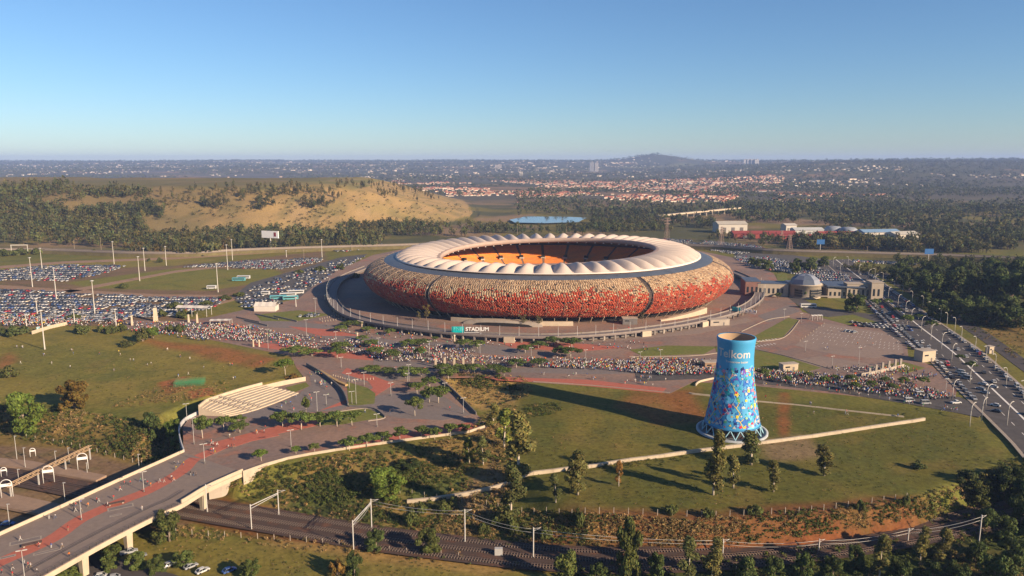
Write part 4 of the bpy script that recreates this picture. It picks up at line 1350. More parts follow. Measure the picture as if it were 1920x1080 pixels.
for i, pts in enumerate(([(1415, 630), (1478, 596), (1497, 600), (1468, 632), (1425, 640)], [(1180, 656), (1250, 648), (1345, 650), (1320, 664), (1205, 668)], [(1412, 655), (1470, 668), (1540, 690), (1500, 700), (1412, 694)], [(1340, 650), (1420, 640), (1425, 645), (1345, 662)],
                         [(650, 716), (690, 728), (704, 738), (702, 757), (654, 762)], [(632, 772), (690, 766), (722, 782), (640, 796), (590, 798)], [(535, 727), (573, 717), (580, 724), (550, 737)], [(1640, 690), (1690, 678), (1735, 690), (1700, 700)],
                         [(1455, 515), (1475, 512), (1478, 535), (1460, 538)], [(480, 590), (560, 582), (620, 590), (560, 602), (490, 602)], [(1540, 596), (1600, 590), (1650, 606), (1600, 612)], [(1570, 545), (1640, 575), (1622, 582), (1560, 560)])):
    sheet('lawn', pts, .11, M_LAWN)
    path = [(*p, 0) for p in PL(pts)]
for pts in ([(1418, 641), (1470, 633), (1499, 601)], [(1390, 622), (1440, 600), (1480, 594)], [(1000, 716), (1120, 724), (1256, 737)], [(632, 773), (690, 767), (722, 783), (690, 790)], [(1180, 669), (1320, 666), (1420, 644)], [(1412, 655), (1470, 667), (1560, 693)]):
    mb = MB(); mb.wall([(p.x, p.y) for p in smooth_path([Vector((*q, 0)) for q in PL(pts)], 5)], .35, .45, .03)
    mb.build('kerb', [M_KERB], kind='structure')
for i, (pts, m_) in enumerate((([(470, 640), (620, 655), (720, 668), (700, 676), (600, 668), (480, 650)], M_REDPAVE), ([(600, 625), (700, 632), (780, 645), (760, 652), (660, 645), (600, 635)], M_GREYPAVE), ([(780, 640), (930, 648), (1000, 660), (960, 668), (840, 656)], M_GREYPAVE), ([(930, 640), (1100, 645), (1170, 652), (1080, 660), (960, 652)], M_REDPAVE), ([(700, 672), (900, 690), (1150, 690), (1340, 690), (1340, 698), (1100, 702), (880, 696), (700, 684)], M_GREYPAVE),
                         ([(450, 600), (560, 604), (640, 612), (600, 618), (470, 612)], M_GREYPAVE), ([(540, 612), (620, 618), (680, 630), (600, 630)], M_REDPAVE), ([(1420, 592), (1480, 572), (1500, 584), (1440, 604)], M_GREYPAVE), ([(1450, 680), (1620, 700), (1690, 690), (1640, 684), (1540, 668)], M_BRICKLOT), ([(1090, 632), (1300, 616), (1400, 596), (1410, 602), (1310, 626), (1110, 642)], M_BRICKLOT))):
    sheet('paving_field', pts, .062 + .002 * i, m_)
# avenue below the plaza and the divided road
sheet('avenue', [(1190, 699), (1300, 694), (1420, 700), (1560, 714), (1700, 735), (1800, 745), (1850, 768), (1835, 782), (1700, 757), (1560, 735), (1420, 719), (1300, 711), (1195, 716)], .10, M_ASPH)
road_l = [(1543, 488), (1585, 525), (1622, 560), (1682, 618), (1740, 668), (1792, 722), (1852, 780), (1900, 828), (1960, 900), (2040, 1000)]
road_r = [(1590, 486), (1640, 520), (1695, 560), (1763, 608), (1832, 655), (1902, 716), (1962, 772), (2040, 850), (2160, 980)]
sheet('road', road_l + road_r[::-1], .12, M_ASPH)
def along(a, b, t, n=60):
    """Points at share t between two pixel polylines."""
    A = resample_n([Vector((*q, 0)) for q in PL(a)], n); B = resample_n([Vector((*q, 0)) for q in PL(b)], n)
    return [(p.lerp(q, t).x, p.lerp(q, t).y) for p, q in zip(A, B)]
def resample_n(pts, n):
    L = [0]
    for a, b in zip(pts, pts[1:]): L.append(L[-1] + (b - a).length)
    out = []
    for k in range(n):
        s_ = L[-1] * k / (n - 1)
        i = min(max(np.searchsorted(L, s_) - 1, 0), len(pts) - 2)
        f = (s_ - L[i]) / max(L[i + 1] - L[i], 1e-6)
        out.append(pts[i].lerp(pts[i + 1], f))
    return out
mb = MB(); mb.strip(along(road_l, road_r, .52), .9, .135); mb.build('median_marking', [M_LINE], kind='structure')
for t in (.27, .77):
    pth = along(road_l, road_r, t, 150)
    for k in range(0, 148, 3):
        mb = MB(); mb.strip([pth[k], pth[k + 1]], .28, .135); mb.build('lane_marking', [M_LINE], kind='structure')
for t, w in ((-.035, 1.4), (1.035, 1.4)):
    mb = MB(); mb.wall(along(road_l, road_r, t), .22, w, .02); mb.build('kerb', [M_KERB], kind='structure')
sheet('service_road', [(1640, 512), (1740, 572), (1835, 634), (1930, 705), (2020, 770), (2045, 758), (1945, 690), (1850, 622), (1755, 565), (1660, 510)], .10, mat('old_asphalt', (.06, .052, .05), .9, .2, .2))
sheet('service_road', [(1460, 545), (1475, 540), (1530, 575), (1640, 590), (1720, 640), (1700, 648), (1630, 604), (1520, 590)], .09, M_ASPH)
for pts in ([(-60, 530), (100, 541), (300, 552), (420, 553), (420, 556), (300, 557), (100, 547), (-60, 537)], [(-60, 503), (120, 490), (330, 482), (620, 464), (620, 467), (330, 486), (120, 494), (-60, 508)], [(120, 545), (330, 507), (470, 492), (470, 495), (330, 511), (130, 549)], [(330, 575), (420, 555), (450, 560), (380, 580)]):
    sheet('dirt_track', pts, .05, M_TRACK)
sheet('parking_lot', [(430, 560), (470, 530), (560, 505), (640, 482), (690, 476), (640, 505), (600, 535), (565, 558), (470, 574)], .03, mat('lot_asphalt', (.075, .07, .068), .92, .2, .2))
sheet('parking_lot', [(1370, 470), (1440, 472), (1560, 488), (1620, 545), (1560, 530), (1450, 505), (1390, 490)], .05, mat('lot_asphalt', (.075, .07, .068), .92, .2, .2))
# bay lines on the brick lot
lp = PL([(1490, 648), (1545, 606), (1688, 628), (1694, 662)])
a_, b_, c_, d_ = [Vector((*p, 0)) for p in lp]
for i in range(1, 7):
    for j in range(1, 22):
        if random.random() < .25: continue
        p = a_.lerp(d_, j / 22).lerp(b_.lerp(c_, j / 22), i / 7.2)
        u = (b_ - a_).normalized()
        mb = MB(); mb.strip([(p.x, p.y), (p.x + u.x * 4.2, p.y + u.y * 4.2)], .16, .085); mb.build('bay_marking', [M_LINE], kind='structure')
# striped crossings beside the tower
for (cx, cy, n, dx) in ((1390, 645, 9, 6.0), (1410, 651, 8, 6.0), (1425, 640, 6, 6.0)):
    for k in range(n):
        x, y = P(cx + k * dx, cy - k * .9)
        mb = MB(); mb.box((x, y, .10), (.5, 2.8, .05), .2); mb.build('crossing_marking', [M_LINE], kind='structure')

# ------------------------------------------------------------------ the footbridge
DZ = .3
bl = [(344, 848), (300, 868), (215, 906), (120, 950), (0, 1004), (-200, 1096), (-330, 1160)]
br = [(455, 885), (430, 896), (385, 917), (340, 944), (300, 962), (200, 1013), (75, 1083), (-60, 1160), (-160, 1215)]
BL = [Vector((*p, 0)) for p in PL(bl, DZ)]; BR = [Vector((*p, 0)) for p in PL(br, DZ)]
BLs, BRs = smooth_path(BL, 6), smooth_path(BR, 6)
bridge = empty('footbridge', (BL[2].x, BL[2].y, DZ), 0, 'wide pale concrete footbridge with a red brick ribbon crossing the railway', 'bridge')
def ch(mb, name, m, par, **kw):
    o = mb.build(name, m, None, **kw); o.parent = par
    o.matrix_parent_inverse = Matrix.Translation(-par.location)
    return o
deck_poly = [(p.x, p.y) for p in BLs] + [(p.x, p.y) for p in reversed(BRs)]
mb = MB(); mb.prism(deck_poly, DZ - .9, DZ); ch(mb, 'deck', [mat('bridge_paving', (.185, .145, .122), .9, .12, .6, second=((.16, .13, .115), .08, .5, .2)), M_CREAM], bridge)
mb = MB(); mb.wall([(p.x, p.y) for p in BLs], 1.1, .35, DZ + .004); ch(mb, 'parapet', [M_CREAM], bridge)
k0 = int(len(BRs) * .40)
mb = MB(); mb.wall([(p.x, p.y) for p in BRs[:k0]], 1.25, .4, DZ + .004); ch(mb, 'parapet', [M_CREAM], bridge)
mb = MB(); mb.wall([(p.x, p.y) for p in offset2(BRs, .15)], 1.5, .5, DZ - 1.7); ch(mb, 'edge_beam', [M_CREAM], bridge)
mb = MB(); mb.wall([(p.x, p.y) for p in offset2(BLs, -.15)], 1.5, .5, DZ - 1.7); ch(mb, 'edge_beam', [M_CREAM], bridge)
M_RAIL = mat('dark_railing', (.035, .032, .03), .6, .1, .5)
rail = [(p.x, p.y) for p in BRs[k0:]]
mb = MB()
for z in (.35, .7, 1.05): mb.tube([(x, y, DZ + z) for x, y in rail], .035, 4)
rl = ch(mb, 'railing', [M_RAIL], bridge)
for p in resample([Vector((*q, 0)) for q in rail], 2.2):
    mb = MB(); mb.box((p.x, p.y, DZ + .56), (.09, .09, 1.1)); ch(mb, 'baluster_post', [M_RAIL], bridge)
inner_r = [(p.x, p.y) for p in offset2(BRs, -5.2)] if (offset2(BRs, -5.2)[20] - Vector((BLs[20].x, BLs[20].y))).length < (offset2(BRs, 5.2)[20] - Vector((BLs[20].x, BLs[20].y))).length else [(p.x, p.y) for p in offset2(BRs, 5.2)]
mb = MB(); mb.tube([(x, y, DZ + .5) for x, y in inner_r[14:]], .05, 4); mb.tube([(x, y, DZ + .95) for x, y in inner_r[14:]], .05, 4)
ch(mb, 'guard_rail', [M_RAIL], bridge)
ribbon = smooth_path([Vector((*P(a, b, DZ), 0)) for a, b in [(-60, 1085), (0, 1054), (96, 1011), (154, 972), (229, 939), (277, 920), (337, 886), (362, 862), (397, 845), (440, 829), (520, 812)]], 6)
mb = MB(); mb.strip([(p.x, p.y) for p in ribbon[:44]], 5.2, DZ + .012); ch(mb, 'brick_ribbon', [M_REDPAVE], bridge)
sheet('red_paving', [(p.x, p.y) for p in offset2(ribbon[36:], 2.6)] + [(p.x, p.y) for p in reversed(offset2(ribbon[36:], -2.6))], .10, M_REDPAVE, world_pts=True)
for side, edge, other in ((0, BRs, BLs), (1, BLs, BRs)):
    for p in resample(edge, 15.0)[1:]:
        if side == 1 and p.y > 262 or p.y > 246 and side == 0: continue
        q = min(other, key=lambda c_: (c_ - p).length)
        d = (q - p).normalized()
        c0 = p + d * 2.6
        mb = MB(); mb.box((c0.x, c0.y, (LOWZ + DZ - 1.0) / 2 - .1), (1.3, 1.8, DZ - 1.0 - LOWZ), math.atan2(d.y, d.x), top=(1.5, 1.2)); ch(mb, 'pier', [M_CREAM], bridge)
mb = MB(); mb.prism([P(a, b, -1) for a, b in [(356, 858), (436, 880), (440, 886), (415, 897), (390, 902), (356, 878)]], LOWZ, DZ - 1.0); ch(mb, 'abutment', [M_CONC], bridge)
for a, b, L_, W_ in ((48, 1014, 8.0, 2.6), (89, 1034, 7.0, 1.4), (226, 951, 7.5, 2.6), (217, 966, 3.5, 1.2), (14, 1044, 4, 1.4)):
    x, y = P(a, b, DZ); mb = MB(); mb.box((x, y, DZ + .012), (L_, W_, .012), .55); mb.box((x, y, DZ + .02), (L_ - .8, W_ - .7, .012), .55, m=1)
    ch(mb, 'skylight_kerb', [M_KERB, M_GREYPAVE], bridge)
for a, b, lab in ((60, 1022, 'broad dark bench on the footbridge by the lamp'), (218, 945, 'broad dark bench at the middle of the footbridge')):
    x, y = P(a, b, DZ)
    e = empty('bench', (x, y, DZ), .55, lab, 'bench', 'benches on the footbridge')
    MB().box((0, 0, .48), (5.0, 1.5, .16)).build('seat', [mat('bench_wood', (.10, .06, .045), .8, .2, 1.0)], e)
    for s_ in (-1.9, 1.9): MB().box((s_, 0, .2), (.4, 1.2, .4)).build('leg', [M_CONC], e)

# ------------------------------------------------------------------ walls of the plaza and the field
def px_wall(name, pts, h, th, z0, m, label, cat='wall', smooth=4, panel=None, z=0.0, onground=False):
    path = smooth_path([Vector((*q, 0)) for q in PL(pts, z)], smooth)
    p2 = [(p.x, p.y) for p in path]
    o0 = p2[len(p2) // 2]
    if panel is None:
        mb = MB(); mb.wall(p2, h, th, z0, zf=(lambda x, y: g1(x, y) - .3) if onground else None)
        return mb.build(name, [m], None, label=label, cat=cat)
    e = empty(name, (o0[0], o0[1], 0), 0, label, cat)
    q = resample([Vector((*p, 0)) for p in p2], panel)
    for a, b in zip(q, q[1:]):
        d = (b - a).normalized() * .04
        a2, b2 = a + d, b - d
        hh = h + random.uniform(-.05, .05)
        mb = MB(); mb.wall([(a2.x, a2.y), (b2.x, b2.y)], hh, th, z0, zf=(lambda x, y: g1(x, y) - .3) if onground else None)
        ch(mb, 'wall_panel', [m], e)
    return e
M_OLDWALL = mat('weathered_wall', (.38, .32, .24), .9, .16, .5, second=((.26, .21, .155), .25, .52, .2))
px_wall('retaining_wall', [(455, 888), (520, 866), (600, 850), (750, 828), (880, 811), (906, 804), (917, 790)], 5.2, .45, -4.2, M_OLDWALL, 'long cream retaining wall along the planted edge of the lower plaza', panel=9.0)
px_wall('field_wall', [(762, 908), (870, 899), (960, 891), (1060, 879), (1200, 861), (1320, 844), (1440, 829), (1600, 805), (1740, 785)], 1.5, .9, 0, M_OLDWALL, 'low pale wall running diagonally across the grass field before the tower', panel=7.5, onground=True)
px_wall('field_wall', [(1412, 752), (1500, 760), (1600, 771), (1722, 783)], .8, .5, 0, M_OLDWALL, 'thin low wall on the grass between the tower and the road corner', panel=9.0, onground=True)
px_wall('field_wall', [(1292, 738), (1305, 740), (1365, 746)], 1.0, .6, 0, M_OLDWALL, 'short wall stub on the grass behind the tower', onground=True)
px_wall('plaza_wall', [(575, 686), (602, 702), (640, 733), (653, 762)], 1.7, .5, .0, M_DARKC, 'ramp wall darkened for shade between the amphitheatre court and the upper plaza')  # dark tone puts the shade on this wall into its colour
px_wall('plaza_wall', [(600, 697), (632, 716), (650, 724)], .9, 1.6, .03, mat('planter_straw', (.33, .22, .10), .95, .3, .8), 'straw-coloured planter strip beside the ramp wall')
px_wall('plaza_wall', [(822, 712), (850, 735), (893, 778)], 1.3, .4, .0, M_DARKC, 'dark parapet of the plaza beside the dry grassy pit')
px_wall('plaza_wall', [(345, 848), (338, 825), (336, 805), (345, 790), (362, 780), (374, 775)], 9.4, .4, -8.2, mat('grey_wall', (.40, .40, .40), .8, .12, .4), 'curved grey wall between the footbridge and the amphitheatre', cat='wall')
px_wall('plaza_wall', [(655, 763), (700, 768), (722, 783)], .9, .3, .03, M_DARKC, 'thin dark wall round the lawn below the ramp')
px_wall('plaza_wall', [(1304, 724), (1312, 717), (1338, 711)], 1.0, .5, .03, M_CREAM, 'short curved cream wall beside the tower at the plaza edge')
px_wall('sports_wall', [(60, 627), (95, 616), (128, 609)], 2.2, .4, 0, M_CREAM, 'cream slatted wall between the crowd and the grass field', panel=2.4)
# ------------------------------------------------------------------ amphitheatre
out_c = resample_n([Vector((*p, 0)) for p in PL([(374, 775), (388, 763), (420, 752), (455, 741), (492, 731)], 1.0)], 16)
in_c = resample_n([Vector((*p, 0)) for p in PL([(430, 781), (458, 776), (482, 769), (520, 755), (560, 738)])], 16)
amph = empty('amphitheatre', (in_c[8].x, in_c[8].y, 0), 0, 'curved cream amphitheatre steps facing the grey court', 'amphitheatre')
NST = 9
for k in range(NST):
    o_ = [a.lerp(b, k / NST) for a, b in zip(out_c, in_c)]; i_ = [a.lerp(b, (k + .97) / NST) for a, b in zip(out_c, in_c)]
    z1 = .35 + 3.4 * (1 - (k + .5) / NST)
    mb = MB(); mb.prism([(p.x, p.y) for p in o_] + [(p.x, p.y) for p in reversed(i_)], -.2, z1)
    ch(mb, 'step', [M_CREAM], amph)
mb = MB(); mb.wall([(p.x, p.y) for p in out_c], 13.0, .6, -8.2); ch(mb, 'back_wall', [M_CREAM], amph)
mb = MB(); mb.wall([P(492, 731), P(530, 722), P(573, 714)], 10.2, .5, -8.0); ch(mb, 'wing_wall', [M_CREAM], amph)
for i in (4, 6):
    a, b = out_c[i], in_c[i]
    mb = MB()
    for k in range(18):
        p = a.lerp(b, (k + .5) / 18); mb.box((p.x, p.y, .2 + 1.95 * (1 - k / 18) + .1), (1.6, .55, 3.6 * (1 - k / 18) + .4), math.atan2((b - a).y, (b - a).x) + 1.57)
    ch(mb, 'aisle_stair', [M_KERB], amph)
# ------------------------------------------------------------------ motorway behind
mw = smooth_path([Vector((*P(a, b, 4), 0)) for a, b in [(-160, 472), (60, 468), (250, 474), (360, 474), (470, 468), (700, 461), (900, 456), (1150, 456), (1320, 461), (1450, 469), (1620, 474), (1760, 478), (1900, 484), (2100, 494)]], 8)
mw2 = [(p.x, p.y) for p in mw]
motorway = empty('motorway', (mw2[40][0], mw2[40][1], 0), 0, 'raised motorway with pale barriers running behind the stadium', 'motorway')
mb = MB(); mb.wall(mw2, 4.6, 17, -.5); ch(mb, 'embankment', [mat('bank_grass', (.12, .10, .045), .95, .25, .2)], motorway)
mb = MB(); mb.strip(mw2, 16.2, 4.104); ch(mb, 'carriageway', [M_ASPH], motorway)
for d in (-8.6, 8.6):
    mb = MB(); mb.wall([tuple(p) for p in offset2(mw2, d)], 1.0, .3, 4.0); ch(mb, 'barrier', [mat('barrier_concrete', (.17, .14, .12), .9, .12, .3)], motorway)
mb = MB(); mb.wall(mw2, .8, .4, 4.11); ch(mb, 'median_barrier', [M_KERB], motorway)
# viaduct across the valley on tall piers
va, vb = P(1232, 405, 9), P(1386, 390, 9)
via = empty('rail_viaduct', (va[0], va[1], 0), 0, 'long pale valley viaduct on tall thin piers beyond the stadium', 'viaduct')
mb = MB(); mb.wall([va, vb], 2.6, 9, 8.0); ch(mb, 'deck', [M_CREAM], via)
for k in range(13):
    x, y = va[0] + (vb[0] - va[0]) * (k + .3) / 13, va[1] + (vb[1] - va[1]) * (k + .3) / 13
    mb = MB(); mb.box((x, y, 2.5), (2.2, 5, 15)); ch(mb, 'pier', [M_CONC], via)
# pond
mb = MB(); mb.prism(PL([(955, 412), (985, 406), (1050, 406), (1100, 408), (1085, 416), (1020, 418), (965, 417)], 3.2), 2.6, 3.3)
wm = mat('pond_water', (.10, .15, .20), .08, .05, .1, spec=.5); mb.build('pond_water', [wm], kind='structure')
# ================================================================== TREES AND SHRUBS NEAR BY
def plant_px(kind, px, yb, yt, wpx=None, **kw):
    """A plant whose foot shows at (px, yb), top at yt, crown wpx pixels wide."""
    x, y, z = PT1(px, yb)
    d = y * _c + (CAMH - z) * _s
    h = (yb - yt) / FPX * d * 1.06
    base_w = {'gum': 5.6 / 16.8, 'thorn': 8.2 / 5.6, 'bush': 5.6 / 2.9, 'broad': 8.2 / 9.2, 'bare': 4.4 / 6.4, 'mound': 8.4 / 7.6}[kind]
    wide = 1.0 if wpx is None else (wpx / FPX * d) / (h * base_w)
    return plant(kind, (x, y, z - .1), h, wide, **kw)
OL = (1.05, .95, 1.0); BRN = (1.6, .85, .75); BRT = (1.15, 1.25, .85); DK = (.75, .8, .9)  # DK is dark foliage, and paints shade into plants standing in it
one = [  # kind, px, base, top, width, label, tint
 ('gum', 972, 905, 770, 62, 'tall ragged gum tree rising over the corner of the retaining wall', OL),
 ('gum', 958, 985, 868, 50, 'leaning gum tree beside the low field wall, under the tallest gum', DK),
 ('gum', 1083, 928, 842, 46, 'gum tree with a bare lower trunk astride the low field wall', OL),
 ('gum', 1042, 942, 890, 24, 'slender gum sapling on the near side of the field wall', DK),
 ('gum', 1160, 912, 862, 16, 'very thin young gum close to the field wall', BRN),
 ('gum', 1337, 928, 806, 42, 'dense tall gum directly below the painted tower', OL),
 ('gum', 1375, 915, 850, 30, 'shorter gum standing beside the dense tall one below the tower', OL),
 ('gum', 1408, 872, 808, 48, 'spreading gum in front of the tower basin, astride the wall', DK),
 ('gum', 1450, 922, 862, 30, 'small round gum out on the grass below the tower', OL),
 ('gum', 1545, 892, 832, 36, 'lone gum with a russet skirt in the middle of the open grass', OL),
 ('gum', 880, 868, 822, 24, 'small conical tree under the end of the retaining wall', BRT),
 ('gum', 906, 872, 820, 26, 'dark small tree beside the conical one under the retaining wall', DK),
 ('gum', 925, 800, 755, 30, 'gum at the tip of the dry grassy pit', OL),
 ('gum', 945, 840, 765, 40, 'leafy gum between the pit and the retaining wall corner', BRT),
 ('mound', 1178, 1085, 962, 60, 'big lit leafy tree at the railway, below the field fence', OL),
 ('broad', 1062, 1095, 1028, 52, 'sunlit round tree on the near side of the tracks', OL),
 ('gum', 1290, 1090, 1012, 40, 'gum tree in the dark thicket below the overhead line', DK),
 ('gum', 1335, 1085, 1005, 36, 'pair-forming gum in the thicket, taller of the two', OL),
 ('gum', 1648, 1085, 1004, 40, 'twisting gum with a lit crown near the lower frame edge', OL),
 ('gum', 1725, 1050, 985, 30, 'upright gum below the overhead wires, next to the round-headed one', OL),
 ('gum', 1765, 1052, 988, 36, 'round-headed gum just under the overhead wires', OL),
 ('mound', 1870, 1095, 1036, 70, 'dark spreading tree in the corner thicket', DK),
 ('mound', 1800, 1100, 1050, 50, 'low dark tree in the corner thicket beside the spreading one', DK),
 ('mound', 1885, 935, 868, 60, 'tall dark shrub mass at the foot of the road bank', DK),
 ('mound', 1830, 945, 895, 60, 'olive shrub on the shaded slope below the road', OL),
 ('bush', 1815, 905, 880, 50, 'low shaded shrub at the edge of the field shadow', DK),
 ('bush', 1722, 878, 862, 28, 'small round bush alone on the open grass toward the road', DK),
 ('mound', 705, 1030, 988, 42, 'dark round bush beside the tracks under the slanting mast', DK),
 ('mound', 800, 1036, 988, 52, 'broad dark bush between two overhead masts', OL),
 ('mound', 665, 1080, 1030, 34, 'dark upright bush on the grass near the rubble bank', DK),
 ('bush', 632, 1080, 1040, 30, 'grey-green bush next to the upright one by the rubble bank', BRN),
 ('mound', 720, 925, 876, 86, 'wide bright green tree on the slope below the plaza wall', BRT),
 ('mound', 770, 880, 862, 60, 'dark leafy thicket tree under the retaining wall', DK),
 ('mound', 45, 808, 732, 78, 'big bright willow-like tree at the edge of the grass field', BRT),
 ('mound', 140, 766, 710, 66, 'dark rust-tinged bushy tree beside the willow', BRN),
 ('bush', 14, 708, 684, 38, 'round green shrub out on the grass field', OL),
 ('mound', 285, 828, 768, 36, 'shaded tree on the bank below the amphitheatre wall', DK),
 ('mound', 325, 838, 782, 34, 'sunlit tree touching the footbridge parapet', BRT),
 ('mound', 318, 1015, 952, 56, 'bushy tree growing beside the bridge pier over the tracks', OL),
 ('bush', 268, 640, 612, 30, 'green shrub on the field edge near the crowd', OL),
 ('bush', 235, 648, 638, 40, 'low sprawling shrub on the field near the crowd', OL),
 ('broad', 288, 635, 612, 32, 'leafy shrub-tree by the crowd on the field corner', BRT),
 ('bush', 25, 628, 605, 50, 'thick hedge-like shrub beside the slatted wall', DK),
 ('thorn', 535, 703, 672, 36, 'yellow-green tree at the corner of the amphitheatre lawn', BRT),
 ('bush', 548, 716, 700, 36, 'low brown-green shrub beneath the yellow-green corner tree', BRN),
 ('mound', 1605, 585, 548, 42, 'dense round dark tree in front of the domed building', DK),
 ('broad', 1510, 560, 540, 18, 'small tree at the domed building entrance', DK),
 ('broad', 1458, 558, 548, 18, 'little tree near the domed building side wall', OL),
 ('bare', 800, 603, 572, 16, 'yellowing tall thin tree on the ring walkway before the facade', (1.5, 1.3, .9)),
 ('bare', 785, 603, 584, 12, 'shorter thin tree beside the yellowing one on the ring walkway', (1.2, 1.1, .9)),
 ('bare', 980, 612, 590, 20, 'bare spindly tree on the ring walkway under the facade', (.9, .9, .9)),
 ('bare', 1008, 612, 592, 20, 'second bare spindly tree under the facade', (.9, .9, .9)),
 ('bare', 1205, 606, 586, 18, 'bare spindly tree on the ring toward the sunny facade end', (.9, .9, .9)),
 ('thorn', 575, 786, 742, 18, 'young tree with a split pale trunk at the edge of the court', OL),
 ('thorn', 490, 865, 842, 32, 'round green tree against the near parapet of the lower plaza', BRT),
 ('thorn', 555, 852, 836, 22, 'small round tree inside the retaining wall', BRT),
 ('thorn', 590, 848, 830, 26, 'second small round tree inside the retaining wall', OL),
 ('thorn', 778, 780, 744, 38, 'lone flat-topped tree on the paved lower court', OL),
]
for k, px_, yb, yt, w, lab, ti in one:
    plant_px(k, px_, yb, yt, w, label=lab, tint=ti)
rows = [  # flat-topped plaza trees in their rows: phrase, list of (px, base, top, width)
 ('flat-topped tree on the red path below the amphitheatre', [(380, 822, 780, 46), (420, 808, 778, 36), (445, 800, 778, 36), (450, 812, 792, 40), (530, 800, 770, 50), (565, 806, 772, 52), (600, 800, 772, 46), (632, 800, 770, 46), (660, 798, 770, 40)]),
 ('flat-topped tree inside the retaining wall', [(655, 845, 818, 40), (688, 838, 812, 40), (718, 832, 808, 38), (750, 828, 800, 36), (790, 820, 798, 30), (815, 824, 800, 34), (845, 820, 792, 30), (868, 812, 796, 34)]),
 ('flat-topped tree clustered beside the grassy pit', [(782, 738, 716, 36), (806, 728, 706, 40), (805, 755, 726, 42), (822, 756, 722, 46), (840, 712, 690, 40)]),
 ('flat-topped tree at the head of the ramp', [(695, 700, 686, 46), (725, 702, 690, 40), (760, 708, 688, 50), (790, 706, 690, 44), (830, 700, 682, 40), (860, 700, 684, 46), (890, 700, 682, 44), (925, 700, 684, 46), (945, 705, 688, 34)]),
 ('flat-topped tree among the upper plaza crowd', [(553, 668, 650, 56), (585, 668, 654, 40), (640, 660, 640, 44), (632, 672, 652, 36), (695, 652, 636, 34), (705, 668, 650, 40), (735, 675, 655, 36), (680, 640, 628, 30), (660, 614, 602, 44), (640, 622, 610, 30), (690, 622, 612, 30), (730, 628, 616, 26), (765, 652, 636, 40), (790, 650, 636, 44), (788, 672, 650, 26), (870, 656, 636, 42), (895, 654, 638, 34), (815, 640, 630, 16), (915, 634, 626, 14)]),
 ('flat-topped tree before the ring viaduct', [(985, 662, 646, 36), (1010, 654, 640, 36), (1035, 648, 630, 34), (1072, 652, 632, 44), (1070, 672, 650, 46), (1050, 668, 650, 36), (968, 690, 672, 40), (1012, 688, 672, 38)]),
 ('young street tree in the avenue crowd', [(1430, 712, 690, 26), (1475, 720, 704, 18), (1515, 712, 696, 20), (1545, 722, 704, 22), (1595, 722, 702, 26), (1602, 735, 714, 22), (1632, 732, 712, 24), (1660, 722, 706, 22), (1672, 736, 718, 22), (1692, 724, 706, 24), (1730, 722, 706, 24), (1565, 716, 702, 18)]),
 ('street tree on the verge of the divided road', [(1665, 572, 560, 20), (1700, 612, 588, 26), (1722, 600, 588, 22), (1745, 618, 600, 26), (1820, 695, 676, 22), (1800, 678, 664, 18), (1640, 575, 560, 22), (1680, 590, 575, 20)]),
 ('leafy tree over the parked cars near the bridge', [(210, 1052, 1018, 40), (205, 1072, 1034, 34), (255, 1068, 1032, 40), (345, 1062, 1030, 44), (295, 1075, 1040, 40), (130, 1092, 1066, 50), (470, 1082, 1046, 40)]),
 ('shrub along the railway fence', [(830, 960, 935, 28), (850, 950, 928, 22), (790, 962, 940, 26), (770, 985, 950, 34), (935, 985, 960, 30), (960, 1000, 965, 30), (1085, 985, 950, 26), (1260, 962, 940, 30), (1325, 968, 948, 28), (1415, 965, 945, 34), (1612, 955, 930, 20), (1700, 950, 926, 20), (1020, 1010, 975, 30), (905, 1000, 975, 32)]),
 ('tree of the dark grove across the road', [(1700, 545, 500, 44), (1680, 530, 498, 36), (1745, 560, 505, 60), (1790, 560, 500, 66), (1840, 575, 505, 70), (1890, 580, 500, 80), (1930, 590, 505, 80), (1760, 600, 560, 56), (1810, 605, 560, 56), (1855, 612, 565, 60), (1900, 615, 570, 60), (1690, 520, 488, 30), (1740, 528, 488, 40), (1800, 530, 482, 50), (1860, 540, 484, 56), (1910, 545, 482, 60), (1830, 600, 552, 50), (1880, 596, 552, 50), (1780, 585, 545, 44), (1920, 560, 510, 60), (1730, 575, 545, 36)]),
 ('dark tree of the thicket below the railway', [(1230, 1092, 1030, 40), (1400, 1092, 1042, 44), (1450, 1090, 1036, 40), (1505, 1085, 1030, 40), (1560, 1088, 1036, 44), (1600, 1062, 1018, 36), (1690, 1092, 1042, 50), (1750, 1090, 1050, 46), (1830, 1062, 1012, 48), (1900, 1055, 1002, 56), (1880, 1012, 962, 50), (1120, 1092, 1052, 40), (1850, 990, 950, 44), (1905, 935, 872, 50), (1926, 962, 880, 56), (1915, 990, 925, 54)]),
 ('tree beside the car field under the ring', [(1440, 505, 488, 26), (1425, 500, 484, 24), (1495, 505, 484, 24), (1520, 508, 482, 36), (1488, 512, 490, 24), (1545, 500, 480, 26), (1410, 496, 482, 20)]),
 ('shrub in the car-field hedge', [(232, 540, 530, 20), (330, 580, 562, 34), (345, 596, 580, 30), (300, 594, 578, 26), (140, 598, 585, 30), (388, 572, 560, 30), (420, 562, 552, 28), (450, 555, 545, 26), (190, 622, 606, 22), (210, 625, 608, 22), (150, 625, 608, 40), (228, 622, 606, 22), (318, 622, 606, 20), (338, 622, 605, 22), (560, 512, 505, 20), (600, 508, 498, 24), (640, 505, 494, 22), (665, 520, 510, 30), (300, 492, 482, 12), (280, 490, 484, 10), (40, 478, 464, 40), (70, 476, 465, 30), (10, 480, 466, 30), (175, 476, 466, 16)]),
]
